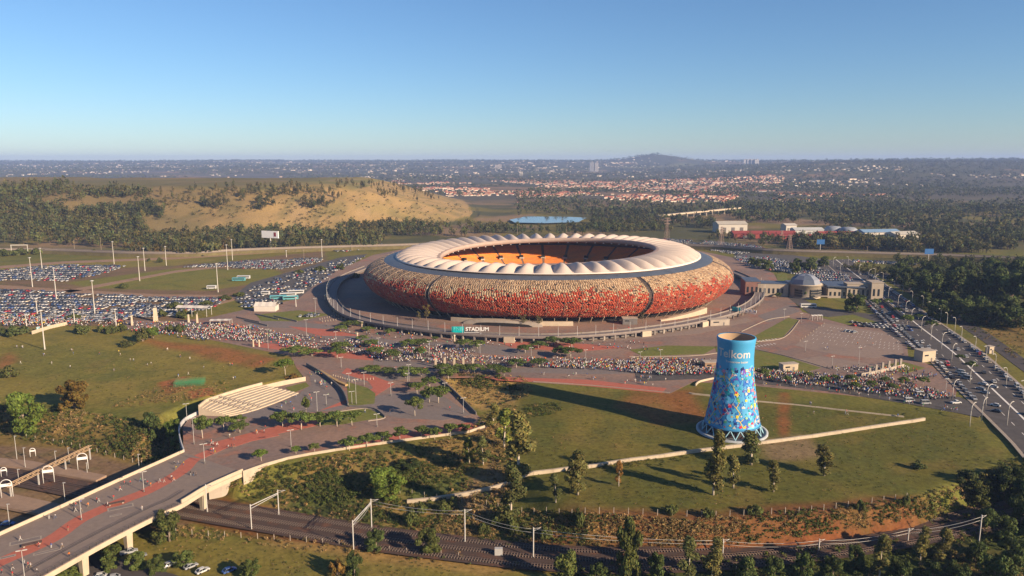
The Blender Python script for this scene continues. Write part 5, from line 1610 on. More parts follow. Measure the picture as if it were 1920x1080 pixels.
for phrase, lst in rows:
    made = []
    k_ = 'thorn'
    if 'grove' in phrase or 'thicket' in phrase: k_ = 'mound'
    elif 'shrub' in phrase or 'hedge' in phrase: k_ = 'bush'
    elif 'car field' in phrase or 'parked cars' in phrase: k_ = 'mound'
    for px_, yb, yt, w in lst:
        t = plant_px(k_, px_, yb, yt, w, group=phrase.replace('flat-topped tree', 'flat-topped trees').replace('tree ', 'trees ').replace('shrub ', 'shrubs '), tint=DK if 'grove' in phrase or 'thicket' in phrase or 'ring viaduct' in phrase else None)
        t['_x'] = px_; made.append(t)
    nm_ = phrase.split(' ')
    for i, t in enumerate(sorted(made, key=lambda q: q['_x'])):
        t['label'] = ordinal(i + 1) + ' ' + phrase + ', counted towards the road'
        del t['_x']
# undergrowth: tufts, weeds and brush too many to count
def tuft_template(seed, n, size, tint):
    r = np.random.default_rng(seed)
    return leaf_cloud([(r.normal(0, .35), r.normal(0, .35), .35 + r.uniform(0, .25), .5, .5, .38) for _ in range(4)], n, size, r, tint, up=.5)
BR_T = [tuft_template(500 + i, 34, .21, t) for i, t in enumerate([(.075, .088, .024), (.055, .075, .02), (.09, .09, .03)])]
DRY_T = [tuft_template(520 + i, 30, .2, t) for i, t in enumerate([(.235, .170, .070), (.19, .145, .06), (.26, .17, .075)])]
BR = []
def brush(poly, n, size, dry=.5, z=None):
    lo = np.min(poly, 0); hi = np.max(poly, 0)
    m = int(n * 2.2) + 40
    x = RNG.uniform(lo[0], hi[0], m); y = RNG.uniform(lo[1], hi[1], m)
    ok = in_poly(poly, x, y)
    Q = PT(x[ok], y[ok])[:n]
    w = wob(Q[:, 0], Q[:, 1], 14, 61)
    keep = RNG.uniform(-1, 1, len(Q)) < w + .55
    Q = Q[keep]
    isdry = (wob(Q[:, 0], Q[:, 1], 18, 62) + RNG.normal(0, .35, len(Q))) < (dry * 2 - 1)
    for T, s_ in ((DRY_T, isdry), (BR_T, ~isdry)):
        k = RNG.integers(0, 3, len(Q))
        for i in range(3):
            q = s_ & (k == i)
            if q.any():
                sc = RNG.uniform(.4, 1.2, q.sum()) * size * .8
                BR.append(merge(T[i], Q[q], np.stack([sc, sc * RNG.uniform(.7, 1.3, q.sum())], 1), RNG.uniform(0, 6.28, q.sum()), RNG.uniform(.75, 1.2, (q.sum(), 1)) * np.ones((1, 3))))
brush([(460, 892), (600, 858), (905, 815), (960, 850), (990, 930), (900, 985), (640, 985), (520, 955)], 3600, 1.4, .42)
brush([(520, 905), (620, 885), (700, 930), (600, 950)], 420, 1.6, .05)
brush([(715, 893), (800, 866), (895, 870), (850, 905), (760, 915)], 420, 1.3, .0)
brush([(815, 705), (850, 698), (985, 708), (1000, 742), (905, 772), (865, 755)], 500, 1.4, .85)
brush([(830, 702), (935, 706), (985, 735), (950, 735), (870, 725)], 260, 1.8, .1)
brush([(880, 800), (960, 745), (985, 800), (945, 850)], 260, 1.5, .75)
brush([(-60, 748), (120, 765), (330, 800), (345, 850), (290, 872), (100, 835), (-60, 810)], 2200, 1.5, .40)
brush([(240, 800), (330, 790), (343, 850), (290, 872), (200, 850)], 300, 2.0, .05)
brush([(640, 985), (1000, 955), (1300, 975), (1720, 935), (1780, 962), (1500, 1012), (1300, 1030), (900, 1025)], 2400, 1.2, .55)
brush([(330, 985), (620, 1015), (1000, 1055), (980, 1070), (600, 1035), (330, 1010)], 700, 1.2, .72)
brush([(1050, 1062), (1300, 1048), (1700, 1018), (1930, 960), (1930, 1100), (1050, 1100)], 1100, 1.8, .25)
brush([(1700, 965), (1870, 870), (1930, 850), (1930, 960), (1780, 990)], 450, 2.0, .15)
brush([(980, 760), (1050, 755), (1055, 775), (990, 785)], 160, 1.2, .0)
brush([(1100, 865), (1300, 855), (1250, 875), (1110, 880)], 140, 1.0, .0)
brush([(1180, 740), (1600, 775), (1840, 800), (1860, 870), (1500, 945), (1100, 950), (1000, 900), (1000, 800)], 1800, .55, .25)
brush([(0, 640), (300, 650), (540, 680), (420, 740), (200, 760), (0, 735)], 1300, .5, .35)
brush([(320, 715), (430, 715), (420, 745), (300, 758), (200, 765)], 420, 1.0, .65)
brush([(1760, 560), (1930, 620), (1930, 690), (1800, 610)], 500, 1.4, .4)
brush([(1600, 490), (1760, 510), (1930, 520), (1930, 600), (1750, 550)], 700, 1.8, .1)
brush([(1690, 945), (1860, 878), (1925, 870), (1910, 935), (1750, 985)], 600, 1.2, .35)
brush([(445, 892), (520, 874), (545, 935), (470, 938), (435, 915)], 420, 1.1, .4)
brush([(700, 985), (1000, 958), (1300, 976), (1720, 938), (1770, 960), (1500, 1008), (1300, 1024), (900, 1018)], 2600, .95, .68)
brush([(200, 1010), (420, 1015), (700, 1045), (960, 1075), (600, 1085), (420, 1060)], 500, .5, .4)
V, F, c = join(BR)
obj('undergrowth', np_mesh('undergrowth', V, F, [M_LEAF2], col=c), kind='stuff', label='tufts of straw grass, weeds and brush over the banks and fields', cat='undergrowth')
# ================================================================== VEHICLES
PAINT = {'white': (.45, .45, .44), 'silver': (.27, .28, .29), 'grey': (.16, .17, .18), 'black': (.025, .025, .028), 'red': (.40, .03, .03), 'blue': (.04, .09, .26), 'beige': (.45, .38, .28), 'teal': (.10, .30, .33)}
PW = ['white'] * 6 + ['silver'] * 4 + ['grey'] * 3 + ['black'] * 2 + ['red'] + ['blue'] + ['beige']
M_CAR = {k: mat('paint_' + k, v, .32, .03, .5, spec=.5, coord='object') for k, v in PAINT.items()}
M_GLASS = mat('car_glass', (.02, .025, .03), .08, .0, .5, spec=.6, coord='object')
M_TYRE = mat('tyre', (.02, .02, .02), .9, .1, .5, coord='object')
M_HEADL = mat('headlamp', (.7, .7, .68), .2, .0, .5, coord='object')
M_TAILL = mat('taillamp', (.35, .02, .02), .3, .0, .5, coord='object')
def loft_box(mb, secs, m=0):
    """Closed loft through cross sections (x, [(y, z)...])."""
    n = len(secs[0][1])
    vs = [(x, y, z) for x, yz in secs for y, z in yz]
    fs = [(i * n + k, i * n + (k + 1) % n, (i + 1) * n + (k + 1) % n, (i + 1) * n + k) for i in range(len(secs) - 1) for k in range(n)]
    fs += [tuple(reversed(range(n))), tuple((len(secs) - 1) * n + k for k in range(n))]
    mb.add(vs, fs, m)
def sec(w, z0, z1, sh=.12):
    """Body cross section with softened shoulders."""
    return [(-w, z0 + .1), (-w + .08, z0), (w - .08, z0), (w, z0 + .1), (w, z1 - sh), (w - sh, z1), (-w + sh, z1), (-w, z1 - sh)]
def car_meshes(kind):
    body, glass = MB(), MB()
    if kind == 'car': L_, H_, rz_, cab = 4.1, .82, 1.46, (-1.75, -1.1, .35, 1.15)
    elif kind == 'pickup': L_, H_, rz_, cab = 5.0, .98, 1.72, (-.55, -.35, .75, 1.45)
    else: L_, H_, rz_, cab = 4.7, 1.05, 2.1, (-2.25, -2.1, 1.2, 1.9)
    w = .86
    x0, x1 = -L_ / 2, L_ / 2
    loft_box(body, [(x0, sec(w - .10, .38, H_ - .12)), (x0 + .18, sec(w, .26, H_)), (cab[3], sec(w, .24, H_ + .02)), (x1 - .35, sec(w - .02, .26, H_ - .12)), (x1, sec(w - .14, .36, H_ - .26))])
    a, b, c_, d = cab
    # glasshouse and roof
    gw, rw = w - .06, w - .22
    lo = [(a, H_ - .04), (d, H_ - .04)]; hi = [(b, rz_ - .1), (c_, rz_ - .1)]
    vs = [(a, -gw, lo[0][1]), (d, -gw, lo[1][1]), (d, gw, lo[1][1]), (a, gw, lo[0][1]), (b, -rw, rz_ - .1), (c_, -rw, rz_ - .1), (c_, rw, rz_ - .1), (b, rw, rz_ - .1)]
    glass.add(vs, [(4, 5, 6, 7), (0, 1, 5, 4), (1, 2, 6, 5), (2, 3, 7, 6), (3, 0, 4, 7)])
    roof = MB(); roof.box(((b + c_) / 2, 0, rz_ - .05), (c_ - b + .06, 2 * rw + .04, .10), top=(.94, .9))
    body.v, body.f = body.v, body.f
    bo = len(body.v); body.v += roof.v; body.f += [tuple(bo + i for i in f) for f in roof.f]; body.m += roof.m; body.sm += roof.sm
    for s_ in (-1, 1):                                     # pillars
        for (xa, xb) in ((a, b), (d, c_), ((a + d) / 2 - .1, (b + c_) / 2 - .1)):
            body.cyl((xa, s_ * gw, H_ - .02), (xb, s_ * rw, rz_ - .08), .045, n=4)
    wh = MB(); wh.cyl((0, -.11, 0), (0, .11, 0), .31, n=10)
    return body, glass, wh.mesh('wheel', [M_TYRE]), (x0, x1, w, H_)
CARS = []
_cm = {}
for kind in ('car', 'pickup', 'van'):
    body, glass, wheel, dims = car_meshes(kind)
    _cm[kind] = ({k: None for k in PAINT}, glass.mesh('window', [M_GLASS]), wheel, dims, body)
_lampm = MB().box((0, 0, 0), (.08, .32, .16)).mesh('headlight', [M_HEADL]); _tailm = MB().box((0, 0, 0), (.08, .24, .22)).mesh('taillight', [M_TAILL])
def car(kind, colour, x, y, z, rz, label=None, group=None, full=True):
    bodies, gm, wm_, (x0, x1, w, H_), bmb = _cm[kind]
    if bodies[colour] is None: bodies[colour] = bmb.mesh('body', [M_CAR[colour]])
    e = empty({'car': 'car', 'pickup': 'pickup_truck', 'van': 'minibus'}[kind], (x, y, z), rz, label, {'car': 'car', 'pickup': 'pickup', 'van': 'minibus'}[kind], group)
    obj('body', bodies[colour], e); obj('window', gm, e)
    if full:
        for sx in (x0 + .85, x1 - .85):
            for sy in (-w + .06, w - .06): obj('wheel', wm_, e, loc=(sx, sy, .31))
        for sy in (-w + .3, w - .3):
            obj('headlight', _lampm, e, loc=(x1 - .06, sy, H_ - .36)); obj('taillight', _tailm, e, loc=(x0 + .05, sy, H_ - .3))
    e['_c'] = colour; e['_k'] = {'car': 'car', 'pickup': 'pickup', 'van': 'minibus'}[kind]
    CARS.append(e)
    return e
def label_cars(lst, where, group):
    """Counts the vehicles of one colour along their row."""
    by = {}
    for i, t in enumerate(lst): by.setdefault((t['_c'], t['_k']), []).append(t)
    for (c, k), v in by.items():
        for i, t in enumerate(v):
            t['label'] = (ordinal(i + 1) + ' ' if len(v) > 1 else 'only ') + c + ' ' + k + ' ' + where
            t['group'] = group
def kerb_row(t, s0, s1, step, off, grp, where, flip=0.0, fill=.9):
    pth = resample([Vector((*p, 0)) for p in along(road_l, road_r, t, 240)], step)
    out = []
    for k in range(int(len(pth) * s0), int(len(pth) * s1)):
        if random.random() > fill: continue
        a, b = pth[k], pth[min(k + 1, len(pth) - 1)]
        px_, py_ = pix(a.x, a.y, 0)
        if px_ > 1940 or py_ > 860: continue
        rz = math.atan2(b.y - a.y, b.x - a.x) + flip + random.uniform(-.06, .06)
        kd = random.choices(['car', 'pickup', 'van'], [8, 2, 1.2])[0]
        out.append(car(kd, random.choice(PW), a.x + random.uniform(-.3, .3), a.y + random.uniform(-.3, .3), .13, rz, full=py_ > 560))
    label_cars(list(reversed(out)), where, grp)
kerb_row(.055, .22, .80, 6.0, 0, 'cars parked along the kerbs of the divided road', 'parked on the plaza-side kerb of the main road, from the junction', 0, .88)
kerb_row(.945, .12, .86, 6.0, 0, 'cars parked along the kerbs of the divided road', 'parked on the grove-side kerb of the main road, from the junction', math.pi, .85)
kerb_row(-.11, .42, .66, 6.5, 0, 'cars parked along the kerbs of the divided road', 'in the second row inside the plaza-side kerb', .3, .8)
kerb_row(.17, .3, .72, 13, 0, 'cars in the traffic lanes', 'driving in the plaza-side lanes', 0, .4)
kerb_row(.64, .2, .86, 17, 0, 'cars in the traffic lanes', 'driving in the grove-side lanes', math.pi, .5)
special = [(1842, 722, 'car', 'white', 2.3), (1862, 727, 'car', 'white', 2.3), (1846, 738, 'car', 'silver', 2.3), (1838, 731, 'car', 'silver', 2.3), (1866, 762, 'car', 'white', 2.3), (1868, 773, 'car', 'black', 2.3)]
lst = [car(k, c, *P(a, b), .13, r) for a, b, k, c, r in special]
label_cars(lst, 'waiting at the avenue junction', 'cars at the junction')
lst = [car(k, c, *P(a, b), .11, r) for a, b, k, c, r in [(1725, 742, 'van', 'white', .1), (1705, 754, 'van', 'white', .05), (1745, 744, 'car', 'white', .1), (1735, 758, 'van', 'silver', .05), (1792, 757, 'pickup', 'white', .2), (1800, 700, 'van', 'white', 2.2), (1806, 706, 'van', 'white', 2.2), (1812, 711, 'van', 'silver', 2.2), (1720, 735, 'car', 'silver', .2)]]
label_cars(lst, 'caught in the crowd on the avenue', 'vehicles in the crowd')
lst = [car(k, c, *P(a, b), .08, .25 + random.uniform(-.1, .1)) for a, b, k, c in [(1588, 622, 'car', 'white'), (1595, 623, 'car', 'white'), (1602, 624, 'car', 'silver')]]
label_cars(lst, 'alone on the empty brick lot', 'cars on the brick lot')
hx = []
for i in range(26):
    a = 1596 + i * 4.4; b = 606 + i * .35 + random.uniform(-1, 1) + (4.5 if i % 2 else 0)
    hx.append(car('car', random.choice(PW), *P(a, b), .05, 1.9 + random.uniform(-.1, .1), full=False))
label_cars(hx, 'in the shaded row behind the brick lot', 'cars behind the brick lot')
low = []
for a, b, r, c, k in ((242, 1038, .5, 'silver', 'pickup'), (262, 1045, .55, 'grey', 'car'), (318, 1062, .9, 'silver', 'car'), (358, 1064, .85, 'silver', 'car'), (380, 1073, .9, 'white', 'car'), (430, 1072, .8, 'blue', 'car'), (190, 1083, .4, 'white', 'car'), (215, 1086, .4, 'silver', 'car'), (15, 985, .2, 'blue', 'car')):
    x, y, z = PT1(a, b); low.append(car(k, c, x, y, z + .1, r))
label_cars(low, 'parked under the trees below the footbridge', 'cars below the footbridge')
sheet('access_road', [P(a, b, LOWZ) for a, b in [(130, 1030), (215, 1045), (330, 1078), (420, 1110), (60, 1110), (40, 1080)]], LOWZ + .02, mat('old_asphalt', (.06, .052, .05)), world_pts=True)
# buses and coaches
def bus(x, y, z, rz, colour, label, L_=12.0):
    e = empty('bus', (x, y, z), rz, label, 'bus', 'coaches in the shade of the stadium')
    mb = MB(); loft_box(mb, [(-L_ / 2, sec(1.2, .5, 3.1)), (-L_ / 2 + .2, sec(1.27, .4, 3.25)), (L_ / 2 - .4, sec(1.27, .4, 3.25)), (L_ / 2, sec(1.15, .5, 3.0))]); mb.build('body', [M_CAR[colour]], e)
    MB().box((0, 0, 2.1), (L_ - 1.2, 2.60, .95)).build('window', [M_GLASS], e)
    for sx in (-L_ * .3, L_ * .32):
        for sy in (-1.12, 1.12):
            mb = MB(); mb.cyl((sx, sy - .15, .48), (sx, sy + .15, .48), .48, n=10); mb.build('wheel', [M_TYRE], e)
for a, b, r, c, lab, L_ in ((457, 523, .05, 'white', 'coach on the lawn edge at the tip of the stadium shadow', 12), (448, 527, .02, 'teal', 'teal coach close behind the lawn-edge coach', 12), (397, 542, .1, 'white', 'short coach at the corner of the sunlit car-field lawn', 8), (498, 553, .0, 'white', 'tall box coach alone in the stadium shadow', 7), (522, 561, .25, 'teal', 'first of the long coaches lined up in the shadow', 13), (540, 556, .25, 'white', 'second of the long coaches lined up in the shadow', 13), (555, 551, .25, 'white', 'third of the long coaches lined up in the shadow', 13), (545, 562, .25, 'teal', 'coach nosed in beside the lined-up coaches', 12), (1515, 577, .0, 'white', 'bus standing before the domed building', 12)):
    x, y = P(a, b); bus(x, y, .05, r, c, lab, L_)
# the car fields: rows of cars, the ones that show largest each by itself
LOTS = []
def lot(pts, ang, fill, aisle=6.2):
    poly = PL(pts)
    xs = [p[0] for p in poly]; ys = [p[1] for p in poly]
    cx, cy = np.mean(xs), np.mean(ys)
    R_ = max(max(xs) - min(xs), max(ys) - min(ys))
    ca, sa = math.cos(ang), math.sin(ang)
    v, row, cand = -R_, 0, []
    while v < R_:
        u = np.arange(-R_ + random.uniform(0, 2), R_, 2.55)
        cand.append(np.stack([cx + u * ca - v * sa, cy + u * sa + v * ca], 1))
        v += 5.0 if row % 2 == 0 else 5.0 + aisle
        row += 1
    C = np.concatenate(cand)
    C = C + 3.5 * np.stack([wob(C[:, 0], C[:, 1], 60, 91), wob(C[:, 0], C[:, 1], 60, 92)], 1)      # rows wander a little
    C = C[in_poly(poly, C[:, 0], C[:, 1])]
    C = C[wob(C[:, 0], C[:, 1], 22, 93) > -.78]
    for x, y in C.tolist():
        if random.random() < fill:
            LOTS.append((x + random.uniform(-.4, .4), y + random.uniform(-.9, .9), ang + math.pi / 2 + random.uniform(-.07, .07) + (math.pi if random.random() < .5 else 0)))
lot([(-40, 512), (60, 501), (130, 497), (235, 499), (200, 512), (130, 528), (60, 526), (-40, 526)], .1, .92, 4)
lot([(-40, 541), (120, 549), (300, 558), (425, 560), (400, 578), (330, 592), (230, 602), (120, 606), (-40, 604)], -.05, .93, 3.5)
lot([(335, 501), (470, 489), (612, 484), (596, 493), (520, 506), (420, 502)], .15, .93, 3.5)
lot([(430, 570), (470, 560), (540, 565), (520, 577), (450, 577)], .3, .8)
lot([(440, 560), (480, 535), (560, 510), (640, 488), (690, 480), (640, 505), (600, 530), (560, 552), (470, 572)], .45, .5, 8)
lot([(1190, 446), (1330, 452), (1420, 461), (1445, 470), (1380, 478), (1290, 462)], -.15, .9, 4)
lot([(1372, 480), (1440, 482), (1510, 497), (1590, 516), (1612, 540), (1560, 538), (1480, 512), (1400, 500)], -.35, .9, 4)
lot([(590, 467), (720, 458), (700, 466), (640, 473)], .1, .9, 4)
lot([(1600, 488), (1720, 494), (1720, 498), (1600, 492)], -.1, .8, 4)
lot([(560, 590), (605, 588), (600, 597), (560, 598)], .1, .7)
LOTS.sort(key=lambda q: q[1])
ind = [q for q in LOTS if -.72 < q[0] / q[1] < .72][:130]
inds = set(ind)
for kd_name, lst in (('each', ind),):
    made = []
    for x, y, r in sorted(lst, key=lambda q: q[0]):
        made.append(car(random.choices(['car', 'pickup', 'van'], [8, 1.5, 1])[0], random.choice(PW), x, y, .04, r, full=False))
    label_cars(made, 'in the front rows of the great car field, counted towards the stadium', 'cars in the front rows of the car field')
def low_car():
    """A small car as arrays: painted faces, and dark faces (glass, wheels)."""
    L_, w = 2.05, .86
    b = [(-L_, -w, .3), (L_, -w, .3), (L_, w, .3), (-L_, w, .3), (-L_, -w, .85), (L_ - .1, -w, .78), (L_ - .1, w, .78), (-L_, w, .85), (-1.05, -.64, 1.42), (.35, -.64, 1.42), (.35, .64, 1.42), (-1.05, .64, 1.42)]
    bf = [(0, 1, 5, 4), (1, 2, 6, 5), (2, 3, 7, 6), (3, 0, 4, 7), (4, 5, 6, 7), (8, 9, 10, 11)]
    g = [(-1.75, -.8, .83), (1.15, -.8, .80), (1.15, .8, .80), (-1.75, .8, .83), (-1.05, -.645, 1.415), (.35, -.645, 1.415), (.35, .645, 1.415), (-1.05, .645, 1.415), (-1.9, -.8, 0), (1.9, -.8, 0), (1.9, -.8, .32), (-1.9, -.8, .32), (-1.9, .8, 0), (1.9, .8, 0), (1.9, .8, .32), (-1.9, .8, .32)]
    gf = [(0, 1, 5, 4), (1, 2, 6, 5), (2, 3, 7, 6), (3, 0, 4, 7), (8, 9, 10, 11), (13, 12, 15, 14)]
    return (np.array(b, float), np.array(bf), np.ones((12, 3))), (np.array(g, float), np.array(gf), np.tile((.018, .02, .024), (16, 1)))
LB, LG = low_car()
rest = np.array([(x, y, .04, r) for x, y, r in LOTS if (x, y, r) not in inds])
tint = np.array([PAINT[random.choice(PW)] for _ in range(len(rest))])
sc = np.ones((len(rest), 2)) * RNG.uniform(.92, 1.12, (len(rest), 1))
V, F, c = join([merge(LB, rest[:, :3], sc, rest[:, 3], tint), merge(LG, rest[:, :3], sc, rest[:, 3])])
obj('parked_traffic', np_mesh('parked_traffic', V, F, [mat('car_field_paint', (1, 1, 1), .35, 0, .5, attr='Col', spec=.5)], col=c), kind='stuff', label='packed rows of parked cars filling the far car fields', cat='parked cars')
for e in CARS:
    for q in ('_c', '_k'):
        if q in e: del e[q]
# ================================================================== PEOPLE
def person_mesh(name, stride, arm, lean=0.0):
    """A walking or standing figure grown as one skin over a skeleton."""
    me = bpy.data.meshes.new(name)
    s = stride
    J = [(0, 0, .95), (0, .02, 1.2), (lean, 0, 1.42), (lean, 0, 1.52), (lean, .02, 1.66), (lean, .01, 1.74),        # pelvis, waist, chest, neck, head, crown
         (.10, 0, .90), (.11, s * .32, .50), (.11, s * .50 - .08, .09), (.11, s * .50 + .10, .04),                     # leg A: hip, knee, ankle, toe
         (-.10, 0, .90), (-.11, -s * .18, .50), (-.11, -s * .55 - .06, .10), (-.11, -s * .55 + .10, .04),
         (.19, 0, 1.41), (.26, -s * .18 - .02, 1.14), (.25 - arm * .1, -s * .22 + .10 + arm * .15, .90 + arm * .2), (.24 - arm * .1, -s * .2 + .16 + arm * .18, .80 + arm * .22),
         (-.19, 0, 1.41), (-.26, s * .18 - .02, 1.14), (-.25, s * .26 + .10, .90), (-.24, s * .28 + .16, .80)]
    E = [(0, 1), (1, 2), (2, 3), (3, 4), (4, 5), (0, 6), (6, 7), (7, 8), (8, 9), (0, 10), (10, 11), (11, 12), (12, 13), (2, 14), (14, 15), (15, 16), (16, 17), (2, 18), (18, 19), (19, 20), (20, 21)]
    R = [.14, .13, .155, .06, .105, .08, .10, .075, .05, .045, .10, .075, .05, .045, .07, .05, .04, .04, .07, .05, .04, .04]
    me.from_pydata(J, E, [])
    o = bpy.data.objects.new(name, me); COL.objects.link(o)
    m1 = o.modifiers.new('skin', 'SKIN'); m1.use_smooth_shade = True
    for i, sv in enumerate(me.skin_vertices[0].data):
        sv.radius = (R[i], R[i] * (.72 if i in (0, 1, 2) else 1.0)); sv.use_root = i == 0
    m2 = o.modifiers.new('sub', 'SUBSURF'); m2.levels = 1; m2.render_levels = 1
    bpy.context.view_layer.update()
    out = bpy.data.meshes.new_from_object(o.evaluated_get(bpy.context.evaluated_depsgraph_get()))
    bpy.data.objects.remove(o); bpy.data.meshes.remove(me)
    out.name = name
    # clothing by height: shoes, trousers, shirt, skin, hair
    for _ in range(5): out.materials.append(None)
    idx = []
    for p in out.polygons:
        c = p.center; z = c.z
        if z > 1.69 or (z > 1.60 and c.y < -.03): k = 4
        elif z > 1.47: k = 3
        elif abs(c.x) > .205 and z < 1.12: k = 3
        elif z > .93: k = 2
        elif z > .12: k = 1
        else: k = 0
        idx.append(k)
    out.polygons.foreach_set('material_index', idx)
    out.update()
    return out
PM = [person_mesh('person', .75, 0), person_mesh('person', -.65, .6), person_mesh('person', .12, 1.0), person_mesh('person', .9, .2, .03)]
SHIRT = {'white': (.48, .46, .44), 'red': (.50, .04, .04), 'black': (.03, .03, .035), 'yellow': (.62, .45, .04), 'blue': (.06, .14, .40), 'orange': (.70, .20, .03), 'grey': (.28, .28, .28), 'green': (.06, .26, .12)}
M_SH = {k: mat('shirt_' + k, v, .9, .08, 3, coord='object') for k, v in SHIRT.items()}
M_TR = [mat('trousers_dark', (.035, .035, .045), .9, .1, 3, coord='object'), mat('trousers_denim', (.06, .09, .16), .9, .1, 3, coord='object'), mat('shorts_tan', (.22, .16, .10), .9, .1, 3, coord='object'), mat('shorts_pale', (.4, .38, .35), .9, .1, 3, coord='object')]
M_SKIN = [mat('skin_brown', (.16, .085, .05), .6, .05, 3, coord='object'), mat('skin_deep', (.09, .05, .032), .6, .05, 3, coord='object'), mat('skin_light', (.42, .26, .19), .6, .05, 3, coord='object')]
M_HAIR = mat('hair', (.02, .015, .012), .8, .1, 4, coord='object'); M_SHOE = mat('shoes', (.3, .3, .3), .8, .1, 4, coord='object')
WT = ['white'] * 9 + ['red'] * 3 + ['black'] * 3 + ['grey'] * 2 + ['blue'] * 2 + ['orange', 'yellow', 'green']
PEOPLE = []
def person(x, y, z, rz, colour=None, where='', group=''):
    colour = colour or random.choice(WT)
    o = obj('person', random.choice(PM), loc=(x, y, z), rz=rz, scale=random.uniform(.93, 1.06), cat='person', group=group)
    ms = [M_SHOE, random.choice(M_TR), M_SH[colour], random.choice(M_SKIN), M_HAIR]
    for i, sl in enumerate(o.material_slots):
        sl.link = 'OBJECT'; sl.material = ms[i]
    PEOPLE.append((o, colour, where))
    return o
zz = [(160, 785), (383, 615), (432, 612), (530, 705), (575, 520), (592, 520), (632, 500), (688, 520), (755, 480), (770, 485), (840, 518), (886, 460), (938, 395), (970, 350), (1017, 345), (1095, 325), (1130, 330), (1150, 345), (1175, 360), (1245, 330), (1278, 330), (1338, 305), (1355, 320), (1358, 190), (1388, 190), (1430, 195), (1372, 230), (1485, 275), (1508, 280), (1527, 280), (1675, 110), (1645, 35), (1660, 35), (1693, 40), (1780, 65), (1805, 60), (1825, 60), (1108, 548), (540, 912), (485, 840), (400, 840), (305, 835), (190, 965), (220, 990), (240, 995), (290, 1035), (100, 1010), (98, 1060), (15, 1040), (635, 560), (575, 555), (590, 560)]
cols = {(160, 785): 'white', (688, 520): 'orange', (938, 395): 'red', (1372, 230): 'yellow', (540, 912): 'orange', (592, 520): 'red', (1485, 275): 'black', (1508, 280): 'black', (1527, 280): 'black', (400, 840): 'blue', (98, 1060): 'red', (15, 1040): 'red', (1108, 548): 'white', (530, 705): 'red', (220, 990): 'red'}
walk = math.atan2(BL[3].y - BL[1].y, BL[3].x - BL[1].x)
for a, b in zz:
    px_, py_ = a / 4.154, 820 + (b + 22) / 4.154
    x, y = P(px_, py_, DZ)
    person(x, y, DZ + .01, walk + math.pi / 2 + random.choice((0, math.pi)) + random.uniform(-.4, .4), cols.get((a, b)), 'on the footbridge deck, counting from its near end', 'people on the footbridge')
def crowd(pts, n, where, group, z=.08, clump=1.0, dirs=None):
    """People standing and walking inside a polygon of photo pixels, in loose knots."""
    poly = np.array(pts, float)
    lo, hi = poly.min(0), poly.max(0)
    got = 0
    while got < n:
        a, b = random.uniform(lo[0], hi[0]), random.uniform(lo[1], hi[1])
        k = random.choice((1, 1, 1, 2, 2, 3)) if clump else 1
        for _ in range(k):
            a2, b2 = a + random.uniform(-4, 4), b + random.uniform(-1.5, 1.5)
            if got < n and in_poly(pts, np.array([a2]), np.array([b2]))[0]:
                x, y = P(a2, b2); person(x, y, (z if z is not None else g1(x, y)), random.uniform(0, 6.28), None, where, group); got += 1
crowd([(430, 800), (470, 790), (520, 790), (500, 812), (440, 835), (400, 850), (380, 845)], 14, 'at the bridge head, counting along the path', 'people at the bridge head')
crowd([(510, 775), (560, 742), (590, 735), (620, 745), (560, 770)], 16, 'on the amphitheatre court, counting towards the ramp', 'people on the court')
crowd([(578, 700), (600, 695), (632, 724), (605, 732), (588, 720)], 22, 'on the ramp behind the amphitheatre, counting uphill', 'people on the ramp')
crowd([(650, 770), (760, 750), (880, 775), (800, 790), (700, 790)], 6, 'on the lower plaza, counting towards the pit', 'people on the lower plaza')
crowd([(20, 640), (300, 640), (520, 680), (420, 720), (120, 700), (30, 680)], 38, 'on the grass field, counting towards the court', 'people on the grass field', None)
crowd([(1430, 738), (1600, 757), (1790, 785), (1780, 800), (1470, 770), (1440, 760)], 9, 'on the grass between the tower and the avenue', 'people on the tower field', None)
crowd([(1000, 702), (1150, 700), (1256, 712), (1250, 730), (1120, 716), (1000, 708)], 34, 'at the plaza edge, counting towards the tower', 'people at the plaza edge')
crowd([(1300, 712), (1420, 722), (1560, 738), (1690, 758), (1800, 776), (1800, 770), (1690, 748), (1560, 728), (1420, 712)], 62, 'at the avenue kerb, counting towards the junction', 'people along the avenue kerb')
crowd([(660, 690), (800, 690), (900, 690), (900, 700), (700, 715)], 22, 'at the ramp head, counting towards the tower', 'people at the ramp head')
crowd([(1490, 640), (1560, 612), (1690, 632), (1690, 658), (1560, 660)], 10, 'on the brick lot, counting towards the road', 'people on the brick lot')
by = {}
for o, colour, where in PEOPLE: by.setdefault((colour, where), []).append(o)
for (colour, where), v in by.items():
    v.sort(key=lambda q: (q.location.y if 'near end' in where else q.location.x))
    for i, o in enumerate(v):
        o['label'] = (ordinal(i + 1) if len(v) > 1 else 'only') + ' person in a ' + colour + ' top ' + where
# the dense crowd beyond
def low_person():
    V, F, C = [], [], []
    def bx_(x0, x1, y0, y1, z0, z1, t, c):
        b = len(V); cx, cy = (x0 + x1) / 2, (y0 + y1) / 2
        for z, s_ in ((z0, 1), (z1, t)):
            for x, y in ((x0, y0), (x1, y0), (x1, y1), (x0, y1)): V.append((cx + (x - cx) * s_, cy + (y - cy) * s_, z)); C.append(c)
        F.extend([(b, b + 1, b + 5, b + 4), (b + 1, b + 2, b + 6, b + 5), (b + 2, b + 3, b + 7, b + 6), (b + 3, b, b + 4, b + 7), (b + 4, b + 5, b + 6, b + 7)])
    return V, F, C, bx_
V_, F_, C_, bx_ = low_person()
bx_(-.20, .20, -.13, .13, .85, 1.46, .85, (1, 1, 1)); bx_(-.28, -.19, -.07, .07, .85, 1.42, .9, (1, 1, 1)); bx_(.19, .28, -.07, .07, .85, 1.42, .9, (1, 1, 1))
SHT = (np.array(V_), np.array(F_), np.array(C_, float))
